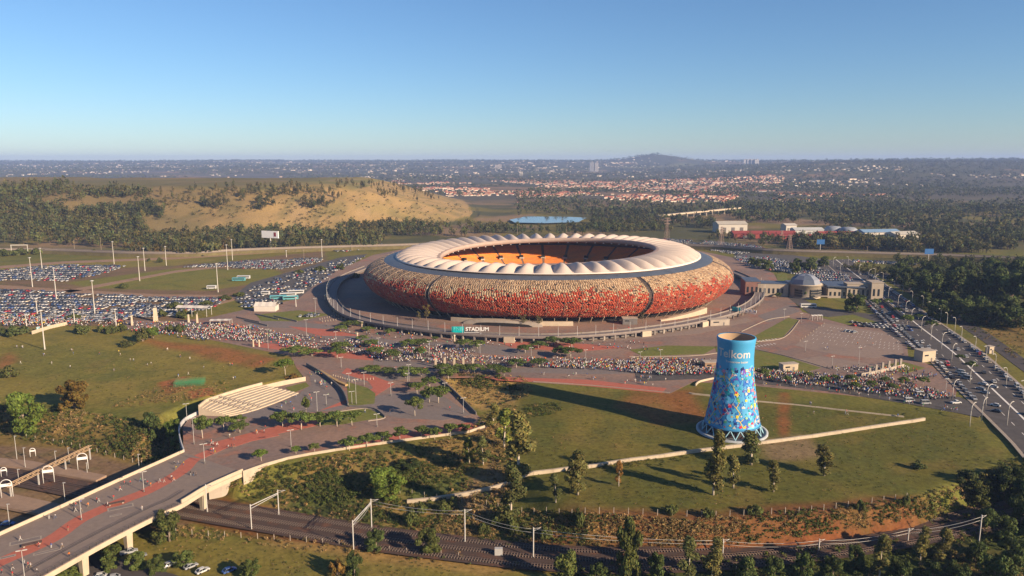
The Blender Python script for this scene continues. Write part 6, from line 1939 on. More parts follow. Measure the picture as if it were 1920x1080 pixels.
V_, F_, C_, bx_ = low_person()
bx_(-.17, -.03, -.2, .0, 0, .88, 1.1, (.05, .05, .07)); bx_(.03, .17, .0, .2, 0, .88, 1.1, (.05, .05, .07)); bx_(-.09, .09, -.10, .10, 1.47, 1.75, .8, (.10, .06, .04))
REST = (np.array(V_), np.array(F_), np.array(C_, float))
PTS = []
def mass(pts, n, knots=True):
    poly = PL(pts)
    xs = [p[0] for p in poly]; ys = [p[1] for p in poly]
    got = 0
    while got < n:
        x = RNG.uniform(min(xs), max(xs), 600); y = RNG.uniform(min(ys), max(ys), 600)
        ok = in_poly(poly, x, y)
        if knots: ok &= wob(x, y, 12, 71) > RNG.uniform(-1.0, .55, 600)
        q = np.stack([x[ok], y[ok]], 1)[:n - got]
        PTS.append(q); got += len(q)
mass([(940, 672), (1100, 674), (1250, 682), (1340, 688), (1340, 704), (1250, 706), (1120, 694), (1000, 690), (950, 684)], 1150)
mass([(1180, 672), (1340, 676), (1340, 700), (1200, 700)], 350)
mass([(1400, 692), (1560, 704), (1700, 722), (1790, 740), (1790, 752), (1700, 748), (1560, 730), (1420, 712)], 900)
mass([(1540, 690), (1700, 690), (1760, 705), (1720, 722), (1600, 706)], 200)
mass([(0, 590), (240, 604), (330, 606), (470, 612), (520, 625), (480, 640), (380, 640), (250, 622), (120, 612), (0, 612)], 1300)
mass([(300, 612), (560, 630), (700, 642), (850, 650), (900, 664), (760, 668), (640, 664), (480, 646)], 900)
mass([(640, 655), (780, 664), (960, 672), (950, 690), (860, 684), (720, 680)], 420)
mass([(600, 610), (1000, 640), (1200, 640), (1250, 660), (900, 650), (640, 630)], 140, False)
mass([(700, 606), (900, 626), (1100, 626), (1300, 602), (1300, 608), (1100, 634), (880, 634)], 40, False)
Q = np.concatenate(PTS)
pos = np.concatenate([Q, np.full((len(Q), 1), .06)], 1)
tc = np.array([SHIRT[random.choice(WT + ['white'] * 3)] for _ in range(len(Q))]) * RNG.uniform(.8, 1.1, (len(Q), 1))
rot = RNG.uniform(0, 6.28, len(Q)); sc = np.ones((len(Q), 2)) * RNG.uniform(.93, 1.06, (len(Q), 1))
V, F, c = join([merge(SHT, pos, sc, rot, tc), merge(REST, pos, sc, rot)])
obj('crowd', np_mesh('crowd', V, F, [mat('crowd_clothes', (1, 1, 1), .9, 0, 1, attr='Col')], col=c), kind='stuff', label='dense crowd of people streaming over the plaza and avenue', cat='crowd')
# ================================================================== LAMPS, POLES, RAILWAY, BUILDINGS AND OTHER SMALL THINGS
M_LAMP = mat('lamp_pole_white', (.42, .40, .36), .5, .05, .5, coord='object')
M_GALV = mat('galvanised', (.42, .41, .39), .5, .1, .5, coord='object', metal=.2)
M_WOODP = mat('timber_post', (.30, .24, .18), .9, .2, 2, coord='object')
def road_lamp_proto():
    e = empty('street_lamp', (0, 0, -500))
    mb = MB(); mb.tube([(0, 0, 0), (0, 0, 4), (.05, 0, 7.0)], [.17, .14, .11], 7); mb.build('pole', [M_LAMP], e)
    mb = MB(); mb.tube([(.05, 0, 6.9), (.25, 0, 8.2), (.9, 0, 9.2), (2.0, 0, 9.75), (3.2, 0, 9.85)], [.16, .16, .16, .15, .13], 7); mb.build('curved_arm', [M_LAMP], e)
    mb = MB(); mb.box((3.7, 0, 9.84), (1.2, .4, .2), top=(.8, .7)); mb.build('lamp_head', [M_LAMP], e)
    return e
LP = road_lamp_proto()
def place(proto, x, y, z, rz, s=1.0, **kw):
    e = copy_tree(proto); e.location = (x, y, z); e.rotation_euler = (0, 0, rz); e.scale = (s, s, s)
    return tag(e, **kw)
def lamp_row(pxs, face, where):
    for i, (a, b) in enumerate(pxs):
        x, y = P(a, b)
        place(LP, x, y, .05, face + random.uniform(-.08, .08), 1.0, label=ordinal(i + 1) + ' curved white street lamp ' + where + ', from the junction', cat='street lamp', group='curved lamps of the divided road')
lamp_row([(1818, 800), (1908, 798), (1703, 765)][:1] + [(1888, 798), (1848, 762), (1818, 720), (1784, 678), (1765, 655), (1745, 638), (1727, 622), (1708, 606), (1697, 590), (1683, 577), (1665, 562), (1650, 548), (1640, 536), (1628, 525), (1610, 515), (1575, 512), (1562, 500)], .6, 'on the plaza side of the main road')
lamp_row([(1918, 750), (1886, 724), (1865, 696), (1848, 680), (1828, 660), (1802, 640), (1790, 622), (1775, 612), (1763, 604), (1745, 590), (1730, 578), (1710, 568), (1692, 556), (1676, 545), (1655, 530), (1640, 522), (1612, 505), (1590, 498)], .6 + math.pi, 'on the grove side of the main road')
lamp_row([(1785, 752), (1840, 790)], .6, 'standing in the avenue junction')
LP.parent = None
for o in [LP] + list(LP.children): bpy.data.objects.remove(o)
# tall masts of the car fields
def mast(px_, yb, yt, lab):
    x, y, z = PT1(px_, yb); d = y * _c + (CAMH - z) * _s
    h = (yb - yt) / FPX * d * 1.03
    e = empty('light_mast', (x, y, z - .1), 0, lab, 'light mast', 'tall light masts of the car fields')
    mb = MB(); mb.cyl((0, 0, 0), (0, 0, h), .42, .2, 8); mb.build('pole', [M_LAMP], e)
    mb = MB(); mb.lathe([(.3, h - .6), (1.3, h - .3), (1.3, h), (.2, h + .3)], 10); mb.build('lamp_ring', [M_GALV], e)
for i, (a, b, t) in enumerate([(84, 655, 582), (61, 538, 484), (79, 505, 466), (106, 562, 503), (178, 590, 527), (214, 495, 454), (272, 508, 466), (262, 527, 482), (312, 498, 463), (409, 548, 495), (427, 506, 460), (436, 488, 450), (604, 485, 450), (537, 482, 470), (50, 612, 590), (140, 605, 580), (70, 588, 560), (218, 612, 580), (555, 575, 558)]):
    mast(a, b, t, ordinal(i + 1) + ' tall pale light mast from the grass field over the car fields' if i else 'tall pale light mast standing by itself on the grass field')
# slim plaza lamps with two heads
def plaza_lamp(px_, yb, yt, lab, z=.05):
    x, y = P(px_, yb, z); d = y * _c + (CAMH - z) * _s
    h = (yb - yt) / FPX * d * 1.05
    e = empty('plaza_lamp', (x, y, z), .4, lab, 'lamp post', 'two-headed plaza lamps')
    mb = MB(); mb.cyl((0, 0, 0), (0, 0, .8), .26, .2, 8); mb.build('footing', [M_DARKC], e)
    mb = MB(); mb.cyl((0, 0, .8), (0, 0, h), .10, .07, 6); mb.build('pole', [M_GALV], e)
    for s_ in (-1, 1):
        mb = MB(); mb.box((s_ * .75, 0, h - .05), (1.1, .4, .16)); mb.build('lamp_head', [M_LAMP], e)
PLs = [(384, 869, 832, DZ), (270, 922, 884, DZ), (153, 975, 935, DZ), (47, 1090, 1030, DZ), (364, 833, 784, .05), (351, 790, 757, .05), (546, 838, 806, .05), (595, 774, 735, .05), (668, 758, 712, .05), (683, 724, 698, .05), (733, 742, 718, .05), (707, 800, 776, .05), (869, 776, 746, .05), (834, 732, 718, .05), (767, 718, 684, .05), (764, 718, 700, .05), (660, 757, 734, .05), (612, 760, 740, .05), (655, 728, 700, .05), (640, 690, 670, .05), (710, 655, 634, .05), (805, 660, 640, .05), (805, 668, 640, .05), (900, 664, 646, .05), (996, 670, 652, .05), (1062, 688, 692 - 18, .05), (1098, 676, 656, .05), (1200, 678, 660, .05), (1238, 674, 656, .05), (1560, 690, 668, .05), (1610, 685, 652, .05), (1510, 660, 640, .05), (1568, 710, 690, .05), (1773, 735, 710, .05), (1502, 606, 588, .05), (1470, 600, 580, .05), (630, 640, 622, .05), (470, 640, 610, .05), (503, 655, 618, .05), (575, 632, 600, .05), (592, 590, 560, .05), (618, 575, 560, .05)]
for i, (a, b, t, z) in enumerate(PLs):
    plaza_lamp(a, b, t, ordinal(i + 1) + ' slim two-headed lamp post, counted from the bridge over the plaza', z)
# bollard rows
nb = 0
for (a0, b0, a1, b1, n) in ((625, 706, 660, 716, 9), (665, 714, 700, 712, 7), (795, 662, 915, 672, 28), (1500, 640, 1545, 608, 10), (600, 600, 640, 590, 10), (605, 604, 650, 598, 10)):
    for k in range(n):
        x, y = P(a0 + (a1 - a0) * k / (n - 1), b0 + (b1 - b0) * k / (n - 1)); nb += 1
        mb = MB(); mb.cyl((0, 0, 0), (0, 0, 1.0), .18, .15, 8); mb.cyl((0, 0, 1.0), (0, 0, 1.12), .15, .06, 8)
        o = mb.build('bollard', [M_CREAM], None, label=ordinal(nb) + ' pale concrete bollard in the plaza rows, counted from the court', cat='bollard', group='bollards of the plaza'); o.location = (x, y, .05)
# white gate pillars and entrance posts
for i, (a, b, t) in enumerate([(817, 688, 671), (834, 687, 671), (852, 686, 672), (869, 687, 671), (887, 686, 671)]):
    x, y = P(a, b); h = (b - t) / FPX * (y * _c + CAMH * _s) * 1.05
    MB().box((0, 0, h / 2), (1.1, .9, h), top=(.92, .92)).build('pillar', [M_CREAM], None, label=ordinal(i + 1) + ' white gate pillar of five on the plaza, from the court side', cat='pillar', group='white gate pillars').location = (x, y, .05)
for i, (a, b, t) in enumerate([(1630, 702, 690), (1642, 699, 684), (1654, 696, 680), (1666, 693, 677), (1678, 690, 674), (1688, 687, 673)]):
    x, y = P(a, b); h = (b - t) / FPX * (y * _c + CAMH * _s) * 1.05
    MB().box((0, 0, h / 2), (1.0, 1.0, h)).build('pillar', [M_CONC], None, label=ordinal(i + 1) + ' grey entrance pillar from the tower side of the road gate', cat='pillar', group='entrance pillars by the road').location = (x, y, .05)
px_wall('gate_fence', [(1615, 706), (1650, 699), (1695, 688)], 1.6, .15, .05, M_CONC, 'low pale fence linking the grey entrance pillars')
def hut(name, px_, py_, w, d, h, rz, lab, wall_m, roof_m=None, cat='kiosk', over=.5, door=True):
    x, y = P(px_, py_)
    e = empty(name, (x, y, .05), rz, lab, cat)
    MB().box((0, 0, h / 2), (w, d, h)).build('wall', [wall_m], e)
    MB().box((0, 0, h + .15), (w + over, d + over, .3)).build('roof', [roof_m or M_CONC], e)
    if door: MB().box((w * .2, -d / 2 - .03, 1.1), (1.0, .08, 2.1)).build('door', [M_DARKC], e)
    MB().box((-w * .2, -d / 2 - .03, h * .62), (w * .3, .08, .8)).build('window', [M_GLASS], e)
    return e
hut('gatehouse', 1733, 676, 9, 6, 6.0, .3, 'tall cream gatehouse by the main road', M_CREAM)
hut('kiosk', 1332, 690, 8, 5, 3.6, .1, 'brown brick kiosk behind the tower at the edge of the crowd', mat('brown_brick', (.26, .17, .11), .9, .15, 1))
hut('ticket_office', 1478, 694, 9, 4, 3.6, .25, 'white stepped ticket office on the lawn behind the tower', M_CREAM)
hut('kiosk', 1346, 609, 14, 6, 4.0, .2, 'grey service block against the ring viaduct on the sunny side', M_CONC)
hut('kiosk', 1855, 662, 3, 3, 4, .2, 'small cream substation beside the service road', M_CREAM, cat='substation')
hut('kiosk', 1180, 607, 10, 6, 4.2, .0, 'blue-windowed lobby box under the facade', M_DARKC)
# tents and canopies
def canopy(px_, py_, w, d, h, rz, lab, name='canopy', closed=False, sag=1.2):
    x, y = P(px_, py_)
    e = empty(name, (x, y, .05), rz, lab, 'tent' if closed else 'canopy')
    mb = MB(); vs = []
    for i in range(7):
        u = i / 6
        for j in range(5):
            v = j / 4
            vs.append(((u - .5) * w, (v - .5) * d, h + sag * (1 - abs(2 * v - 1)) - .25 * abs(math.sin(u * math.pi * 3))))
    mb.add(vs, [(i * 5 + j, (i + 1) * 5 + j, (i + 1) * 5 + j + 1, i * 5 + j + 1) for i in range(6) for j in range(4)])
    mb.build('roof', [mat('tent_fabric', (.50, .46, .41), .7, .06, .3, coord='object')], e)
    if closed:
        MB().box((0, 0, h / 2 - .1), (w - .3, d - .3, h - .2)).build('side_wall', [mat('tent_fabric', (.7, .66, .6))], e)
    for sx in (-.46, 0, .46):
        for sy in (-.45, .45):
            mb = MB(); mb.cyl((sx * w, sy * d, 0), (sx * w, sy * d, h), .18, n=6); mb.build('post', [M_LAMP], e)
canopy(365, 592, 24, 8, 6.5, -.1, 'long white entrance canopy beside the car field')
canopy(500, 582, 16, 9, 4.0, .0, 'white peaked marquee at the edge of the stadium shadow', 'marquee', True, 2.5)
canopy(415, 608, 14, 6, 3.2, .1, 'low pale shade roof among the turnstiles', sag=.4)
canopy(1530, 600, 8, 4, 3.4, .1, 'small white shelter before the domed building', sag=.5)
for a, b, t in ((292, 602, 578), (248, 610, 592), (354, 604, 590), (370, 605, 590)):
    x, y = P(a, b); h = (b - t) / FPX * (y * _c + CAMH * _s) * 1.05
    MB().box((0, 0, h / 2), (3.2 if t < 580 else 1.4, 1.6, h), .5, top=(.7, .7)).build('stone_pylon', [M_CREAM], None, label={578: 'tall tapering stone pylon at the plaza entrance', 592: 'shorter stone pylon before the car field', 590: 'stone post under the entrance canopy'}[t] + (' beside its twin' if a == 370 else ''), cat='pylon').location = (x, y, .05)
for i, (a, b) in enumerate(((500, 596), (535, 600), (465, 602), (480, 608))):
    px_wall('barrier_fence', [(a - 22, b - 6), (a + 22, b + 4)], 1.1, .2, .05, M_KERB, ordinal(i + 1) + ' crowd barrier in the turnstile yard, from the marquee')
# portable toilets and statue-like markers
for i, (a, b) in enumerate(((50, 622), (72, 620), (92, 616))):
    x, y = P(a, b); e = empty('portable_toilet', (x, y, 0), .2, ordinal(i + 1) + ' pale blue portable toilet beside the slatted wall', 'toilet', 'portable toilets')
    MB().box((0, 0, 1.2), (1.6, 1.6, 2.4)).build('cabin', [mat('toilet_blue', (.12, .34, .42), .5, .05, 1)], e); MB().box((0, 0, 2.5), (1.7, 1.7, .25), top=(.6, .8)).build('roof', [M_WHITE], e); MB().box((0, -.82, 1.1), (.8, .06, 1.9)).build('door', [M_WHITE], e)
for a, b, lab in ((486, 650, 'pale stone marker post on the paving above the grass field'), (670, 636, 'white stele on the plaza in front of the ring'), (852, 640, 'white marker column under the stadium sign'), (475, 650, 'short stone post beside the pale marker')):
    x, y = P(a, b); mb = MB(); mb.cyl((0, 0, 0), (0, 0, 3.4), .6, .45, 8); mb.cyl((0, 0, 3.4), (0, 0, 4.2), .75, .5, 8); o = mb.build('marker_column', [M_CREAM], None, label=lab, cat='column'); o.location = (x, y, .05)
# cricket nets
x, y = P(356, 720); nets = empty('practice_net', (x, y, g1(x, y)), .25, 'green netted practice cage at the edge of the grass field', 'practice net')
for k in range(3):
    mb = MB()
    yy = -3 + 3 * k
    for i in range(13): mb.cyl((-7 + 14 * i / 12, yy, 0), (-7 + 14 * i / 12, yy, 2.8), .05, n=4)
    for z in np.linspace(.2, 2.8, 9): mb.cyl((-7, yy, z), (7, yy, z), .05, n=4)
    mb.build('net_panel', [mat('net_green', (.05, .20, .09), .8, .1, 1)], nets)
# ------------------------------------------------------------------ railway
rail_px = [(-300, 845), (-100, 868), (0, 884), (180, 918), (350, 950), (520, 978), (700, 1008), (860, 1028), (1000, 1043), (1150, 1050), (1300, 1046), (1450, 1034), (1600, 1016), (1760, 988), (1920, 952), (2100, 905)]
rc = smooth_path([Vector((*P(a, b, LOWZ), 0)) for a, b in rail_px], 8)
rc2 = [(p.x, p.y) for p in rc]
M_BALL = mat('ballast', (.060, .040, .032), .95, .3, 2.0, second=((.12, .055, .03), .2, .5, .2))
M_SLEEP = mat('sleeper_concrete', (.15, .12, .10), .9, .15, 2)
M_RUST = mat('rail_steel', (.16, .11, .09), .5, .1, 2, metal=.4)
mb = MB(); mb.strip(rc2, 15.5, lambda x, y: LOWZ + .05); mb.build('ballast_bed', [M_BALL], kind='structure')
for k, off in enumerate((-5.0, 0.0, 5.2)):
    c2 = [tuple(p) for p in offset2(rc2, off)]
    o0 = c2[40]
    e = empty('railway_track', (o0[0], o0[1], LOWZ), 0, ordinal(k + 1) + ' railway track from the field side in the cutting', 'railway track', 'parallel tracks under the footbridge')
    for s_ in (-.53, .53):
        mb = MB(); mb.wall([tuple(p) for p in offset2(c2, s_)], .16, .12, LOWZ + .26); ch(mb, 'rail', [M_RUST], e)
    pts = resample([Vector((*p, 0)) for p in c2], .9)
    pts = [p for p in pts if -150 < p.x < 190]
    d = [(pts[min(i + 1, len(pts) - 1)] - pts[max(i - 1, 0)]) for i in range(len(pts))]
    tm = MB().box((0, 0, 0), (.26, 2.3, .2))
    tv = np.array(tm.v); tf = np.array(tm.f)
    pos = np.array([(p.x, p.y, LOWZ + .17) for p in pts]); rot = np.array([math.atan2(q.y, q.x) for q in d])
    V, F, c = merge((tv, tf, np.ones((8, 3))), pos, np.ones((len(pos), 2)), rot)
    so = obj('sleepers', np_mesh('sleepers', V, F, [M_SLEEP]), e, kind='stuff'); so.matrix_parent_inverse = Matrix.Translation(-e.location)
def px_pole(px_, yb, yt, z=LOWZ):
    x, y = P(px_, yb, z); return x, y, (yb - yt) / FPX * (y * _c + (CAMH - z) * _s) * 1.06
mast_tops = []
for i, (a, b, t, arm) in enumerate([(663, 1030, 975, 1), (697, 990, 935, 0), (872, 1016, 954, 0), (1000, 1045, 988, 0), (1355, 1038, 1010, 0), (1535, 1032, 1010, 0), (1702, 1015, 990, 0), (1835, 1020, 965, 0), (472, 992, 945, 1), (523, 965, 918, 0), (389, 960, 908, 0)]):
    x, y, h = px_pole(a, b, t)
    e = empty('overhead_mast', (x, y, LOWZ), .5, ordinal(i + 1) + ' grey overhead-line mast along the railway', 'mast', 'overhead-line masts of the railway')
    mb = MB(); mb.box((0, 0, h / 2), (.28, .28, h)); mb.build('post', [M_GALV], e)
    if arm:
        bx2, by2, h2 = px_pole(*([(697, 990, 935), (523, 965, 918)][0 if a == 663 else 1]))
        mb = MB(); mb.cyl((x, y, LOWZ + h - .6), (bx2, by2, LOWZ + h2 - 1.2), .16, n=5); mb.cyl((x, y, LOWZ + h - 1.6), (bx2, by2, LOWZ + h2 - 1.6), .10, n=5); ch(mb, 'cross_beam', [M_GALV], e).matrix_parent_inverse = e.matrix_world.inverted() if False else Matrix.Rotation(-.5, 4, 'Z') @ Matrix.Translation((-x, -y, -LOWZ))
    else:
        mb = MB(); mb.cyl((0, 0, h - 1.2), (2.6, 0, h - .7), .06, n=5); mb.cyl((0, 0, h - .4), (2.6, 0, h - .75), .05, n=5); mb.build('bracket', [M_GALV], e)
    mast_tops.append((x, y, LOWZ + h - .6))
order_ = sorted([m_ for m_ in mast_tops if m_[0] > -60], key=lambda q: q[0])
for nw, (a, b) in enumerate(zip(order_, order_[1:]), 1):
    for dz in (0, -1.1):
        pth = [Vector(a).lerp(Vector(b), t) + Vector((0, 0, dz - 1.0 * 4 * t * (1 - t))) for t in np.linspace(0, 1, 8)]
        mb = MB(); mb.tube(pth, .05, 4); mb.build('overhead_wire', [M_GALV], None, label=ordinal(nw) + ' span of thin overhead wire from the bridge, ' + ('upper' if dz == 0 else 'lower') + ' of its pair', cat='wire', group='overhead wires of the railway')
def fence_posts(pts, n, h, lab, grp, z=None):
    P_ = resample_n([Vector(PT1(a, b)) for a, b in pts], n)
    for i, p in enumerate(P_):
        z_ = g1(p.x, p.y)
        mb = MB(); mb.box((0, 0, h / 2), (.16, .16, h)); o = mb.build('fence_post', [M_CONC], None, label=ordinal(i + 1) + ' ' + lab, cat='fence post', group=grp); o.location = (p.x, p.y, z_ - .1)
fence_posts([(750, 925), (900, 945), (1100, 962), (1320, 970), (1500, 962), (1700, 935)], 40, 2.2, 'concrete fence post along the field side of the railway', 'posts of the field fence')
fence_posts([(330, 1000), (520, 1012), (700, 1030), (860, 1046)], 18, 2.0, 'fence post on the near side of the tracks', 'posts of the near railway fence')
fence_posts([(50, 822), (130, 836), (230, 862), (300, 880)], 16, 2.0, 'fence post on the bank above the station', 'posts of the station fence')
fence_posts([(1380, 1075), (1500, 1060), (1600, 1050)], 5, 2.4, 'pale post in the thicket clearing', 'posts in the thicket')
mb = MB(); mb.box((0, 0, 1.1), (2.4, 1.2, 2.2)); o = mb.build('relay_cabinet', [M_GALV], None, label='grey relay cabinet beside the tracks', cat='cabinet'); o.location = (*P(935, 1040, LOWZ), LOWZ)
# station: platforms, arches, lattice footbridge, lamps
for i, pts in enumerate(([(-120, 850), (60, 868), (200, 895), (180, 905), (40, 880), (-120, 862)], [(-120, 905), (0, 925), (140, 955), (230, 975), (190, 995), (60, 965), (-120, 930)])):
    mb = MB(); mb.prism([P(a, b, LOWZ) for a, b in pts], LOWZ, LOWZ + .9); mb.build('platform', [mat('platform_dust', (.24, .165, .115), .95, .15, .3)], kind='structure')
for i, (a, b, w) in enumerate(((92, 905, 12), (156, 880, 12), (14, 932, 12), (62, 856, 5), (8, 893, 5))):
    x, y = P(a, b, LOWZ + .9); s_ = .75 if w < 10 else 1.4
    e = empty('station_arch', (x, y, LOWZ + .9), .35, ordinal(i + 1) + ' white arched station sign frame on the platform', 'sign frame', 'arched station signs')
    arc = [(-1.25 * s_, 0, 0)] + [(-1.25 * s_ * math.cos(t), 0, 3.4 * s_ + 1.25 * s_ * math.sin(t)) for t in np.linspace(0, math.pi, 11)] + [(1.25 * s_, 0, 0)]
    mb = MB(); mb.tube(arc, .13, 6); mb.build('arch', [M_WHITE], e)
    MB().box((0, 0, 3.2 * s_), (2.3 * s_, .12, .75 * s_)).build('name_board', [M_WHITE], e)
fa, fb = P(15, 912, LOWZ + 5), P(170, 838, LOWZ + 5)
e = empty('station_gantry', (fa[0], fa[1], LOWZ), 0, 'long rusty lattice gantry crossing the station tracks', 'gantry')
for dz in (4.4, 5.6):
    for o_ in (-.5, .5):
        mb = MB(); mb.wall([tuple(p) for p in offset2([fa, fb], o_)], .2, .2, LOWZ + dz); ch(mb, 'chord', [mat('rusty_steel', (.36, .25, .15), .8, .2, 1)], e)
nb_ = 16
for k in range(nb_):
    p, q = Vector((*fa, 0)).lerp(Vector((*fb, 0)), k / nb_), Vector((*fa, 0)).lerp(Vector((*fb, 0)), (k + 1) / nb_)
    mb = MB(); mb.cyl((p.x, p.y, LOWZ + 4.5), (q.x, q.y, LOWZ + 5.7), .09, n=4); ch(mb, 'lattice_bar', [mat('rusty_steel', (.36, .25, .15))], e)
for t in (0.02, .33, .66, .98):
    p = Vector((*fa, 0)).lerp(Vector((*fb, 0)), t); mb = MB(); mb.box((p.x, p.y, LOWZ + 2.3), (.4, .4, 4.6)); ch(mb, 'leg', [M_GALV], e)
for i, (a, b, t) in enumerate([(48, 880, 840), (105, 870, 846), (122, 940, 905), (262, 890, 852), (164, 890, 868), (130, 868, 840), (18, 985, 945), (32, 862, 818), (36, 908, 880)]):
    x, y, h = px_pole(a, b, t); mb = MB(); mb.cyl((0, 0, 0), (0, 0, h), .13, .09, 6); mb.box((.3, 0, h), (.9, .3, .16)); o = mb.build('station_lamp', [M_GALV], None, label=ordinal(i + 1) + ' thin grey lamp pole in the station yard', cat='lamp post', group='station yard lamps'); o.location = (x, y, LOWZ)
# ------------------------------------------------------------------ domed building
dx_, dy_ = P(1508, 556)
dome = empty('domed_building', (dx_, dy_, 0), -.12, 'cream civic building with a faceted grey dome behind the ring road', 'building')
M_BW = mat('civic_wall', (.33, .28, .22), .85, .08, .3, coord='object'); M_SLATE = mat('slate_roof', (.075, .095, .135), .5, .1, .4, coord='object'); M_BRK = mat('brick_wall', (.20, .11, .09), .9, .15, .8, coord='object')
def bpart(mb, name, m, par=dome): return mb.build(name, m, par)
mb = MB(); mb.lathe([(12.5, 0), (12.5, 10.5), (13.2, 10.6), (13.2, 11.3), (0, 11.4)], 40); bpart(mb, 'drum', [M_BW])
for k in range(8):
    mb = MB(); n8 = 8
    a0, a1 = 2 * math.pi * (k + .5) / 8, 2 * math.pi * (k + 1.5) / 8
    prof_ = [(12.0, 11.4), (10.6, 15.0), (6.5, 18.0), (0, 19.2)]
    vs = []
    for r_, z in prof_: vs += [(r_ * math.cos(a0), r_ * math.sin(a0), z), (r_ * math.cos(a1), r_ * math.sin(a1), z)]
    mb.add(vs, [(2 * i, 2 * i + 1, 2 * i + 3, 2 * i + 2) for i in range(3)])
    bpart(mb, 'dome_facet', [M_SLATE if k % 2 else mat('dome_pale', (.19, .21, .25), .45, .1, .4, coord='object')])
for a in (-2.2, -1.2, -.75):
    mb = MB(); mb.box((12.45 * math.cos(a), 12.45 * math.sin(a), 4.6), (.5, 6.5, 6.6), a); bpart(mb, 'window', [M_GLASS])
    for k in range(4):
        mb = MB(); mb.box((12.75 * math.cos(a), 12.75 * math.sin(a), 1.6 + 2 * k), (.3, 6.6, .18), a); bpart(mb, 'mullion', [M_BW])
for (cx, cy, w, d, h, m) in ((-26, 4, 24, 14, 10.5, M_BW), (-42, 8, 12, 22, 12, M_BRK), (24, 2, 14, 14, 8, M_BW), (40, -2, 18, 10, 12, M_BW), (53, -4, 9, 14, 14, M_BW), (20, 18, 60, 14, 9, M_BW)):
    mb = MB(); mb.box((cx, cy, h / 2), (w, d, h)); bpart(mb, 'wing', [m])
    mb = MB(); mb.box((cx, cy, h + .25), (w + .6, d + .6, .5)); bpart(mb, 'roof', [M_SLATE if cx < 30 else M_BW])
    for k in range(int(w / 3.5)):
        mb = MB(); mb.box((cx - w / 2 + 2 + 3.5 * k, cy - d / 2 - .03, h * .45), (1.6, .12, h * .4)); bpart(mb, 'window', [M_GLASS])
mb = MB(); mb.prism([(16, -6), (46, -9), (46, 2), (16, 6)], 9.3, 10.4); bpart(mb, 'canopy_roof', [M_SLATE])
mb = MB(); mb.box((10, -17, 3.6), (13, 4, .3)); bpart(mb, 'porch', [M_BW])
px_wall('boundary_wall', [(1622, 541), (1660, 568), (1700, 602)], 2.0, .5, .05, M_CREAM, 'white boundary wall beside the domed building and the road', panel=8)
# ------------------------------------------------------------------ sheds, towers and signs far off
def shed(px_, py_, w, d, h, rz, lab, wall_c, roof_c, name='industrial_shed'):
    x, y, z = PT1(px_, py_)
    e = empty(name, (x, y, z), rz, lab, 'industrial building')
    MB().box((0, 0, h / 2), (w, d, h)).build('wall', [mat('shed_wall_%d' % int(wall_c[0] * 100), wall_c, .8, .08, .1)], e)
    mb = MB(); mb.add([(-w / 2 - 1, -d / 2 - 1, h), (w / 2 + 1, -d / 2 - 1, h), (w / 2 + 1, d / 2 + 1, h), (-w / 2 - 1, d / 2 + 1, h), (-w / 2 - 1, 0, h + d * .16), (w / 2 + 1, 0, h + d * .16)], [(0, 1, 5, 4), (2, 3, 4, 5), (1, 2, 5), (3, 0, 4)])
    mb.build('roof', [mat('shed_roof_%d_%d' % (int(roof_c[0] * 100), int(roof_c[2] * 100)), roof_c, .6, .1, .1)], e)
    for k in range(3): MB().box((-w * .3 + w * .3 * k, -d / 2 - .1, h * .35), (w * .12, .3, h * .6)).build('shutter', [M_DARKC], e)
W1, R1, G1, B1 = (.42, .39, .34), (.24, .05, .04), (.40, .41, .40), (.16, .26, .38)
for a in ((1368, 436, 46, 26, 14, .1, 'tall pale factory hall at the end of the industrial row', W1, (.38, .35, .29)), (1430, 446, 90, 22, 7, .0, 'long red-roofed shed beyond the car park', R1, R1), (1478, 436, 18, 16, 12, .2, 'small cream house-like shed with a pitched roof', W1, W1), (1512, 440, 44, 20, 8, .05, 'grey-roofed shed in the middle of the industrial row', G1, G1), (1500, 450, 60, 14, 6, .0, 'low dark red shed nearer the motorway', R1, R1), (1570, 446, 60, 18, 7, .0, 'second long red shed beside the round tanks', R1, R1), (1645, 447, 56, 22, 10, .15, 'blue-roofed hall near the end of the industrial row', W1, B1), (1690, 450, 40, 22, 9, .3, 'white-roofed hall closing the industrial row', W1, (.40, .38, .33))): shed(*a)
for i, (a, b) in enumerate(((1562, 438), (1590, 440))):
    x, y, z = PT1(a, b); mb = MB(); mb.lathe([(13, 0), (13, 8), (9, 11), (0, 12)], 20); o = mb.build('storage_tank', [mat('tank_grey', (.22, .24, .27), .5, .1, .2)], None, label=('first' if i == 0 else 'second') + ' grey domed storage tank in the industrial row', cat='tank', group='grey storage tanks'); o.location = (x, y, z)
def block(px_, yb, yt, w, d, c, lab, name='tower_block', floors=12):
    x, y, z = PT1(px_, yb); h = (yb - yt) / FPX * (y * _c + (CAMH - z) * _s) * 1.05
    e = empty(name, (x, y, z - 2), .1, lab, 'building')
    MB().box((0, 0, h / 2), (w, d, h)).build('wall', [mat('block_%d' % int(c[0] * 100), c, .8, .08, .05)], e)
    for k in range(floors): MB().box((0, -d / 2 - .1, h * (k + .6) / floors), (w * .9, .3, h / floors * .45)).build('window_band', [M_GLASS], e)
    MB().box((w * .2, 0, h + 2), (w * .3, d * .5, 4)).build('roof_house', [M_CONC], e)
block(1109, 322, 305, 34, 22, (.28, .29, .31), 'dark twin tower block on the far plain, darker half')
block(1118, 322, 306, 30, 22, (.36, .35, .35), 'dark twin tower block on the far plain, paler half')
block(934, 317, 309, 60, 22, (.42, .38, .35), 'pale stepped block amid the far suburbs')
for i in range(4): block(1397 + i * 7, 308, 299, 40, 24, (.48, .47, .46), ordinal(i + 1) + ' pale apartment slab in the row on the skyline', floors=8)
block(977, 330, 323, 22, 16, (.52, .48, .42), 'small cream tower in the middle township')
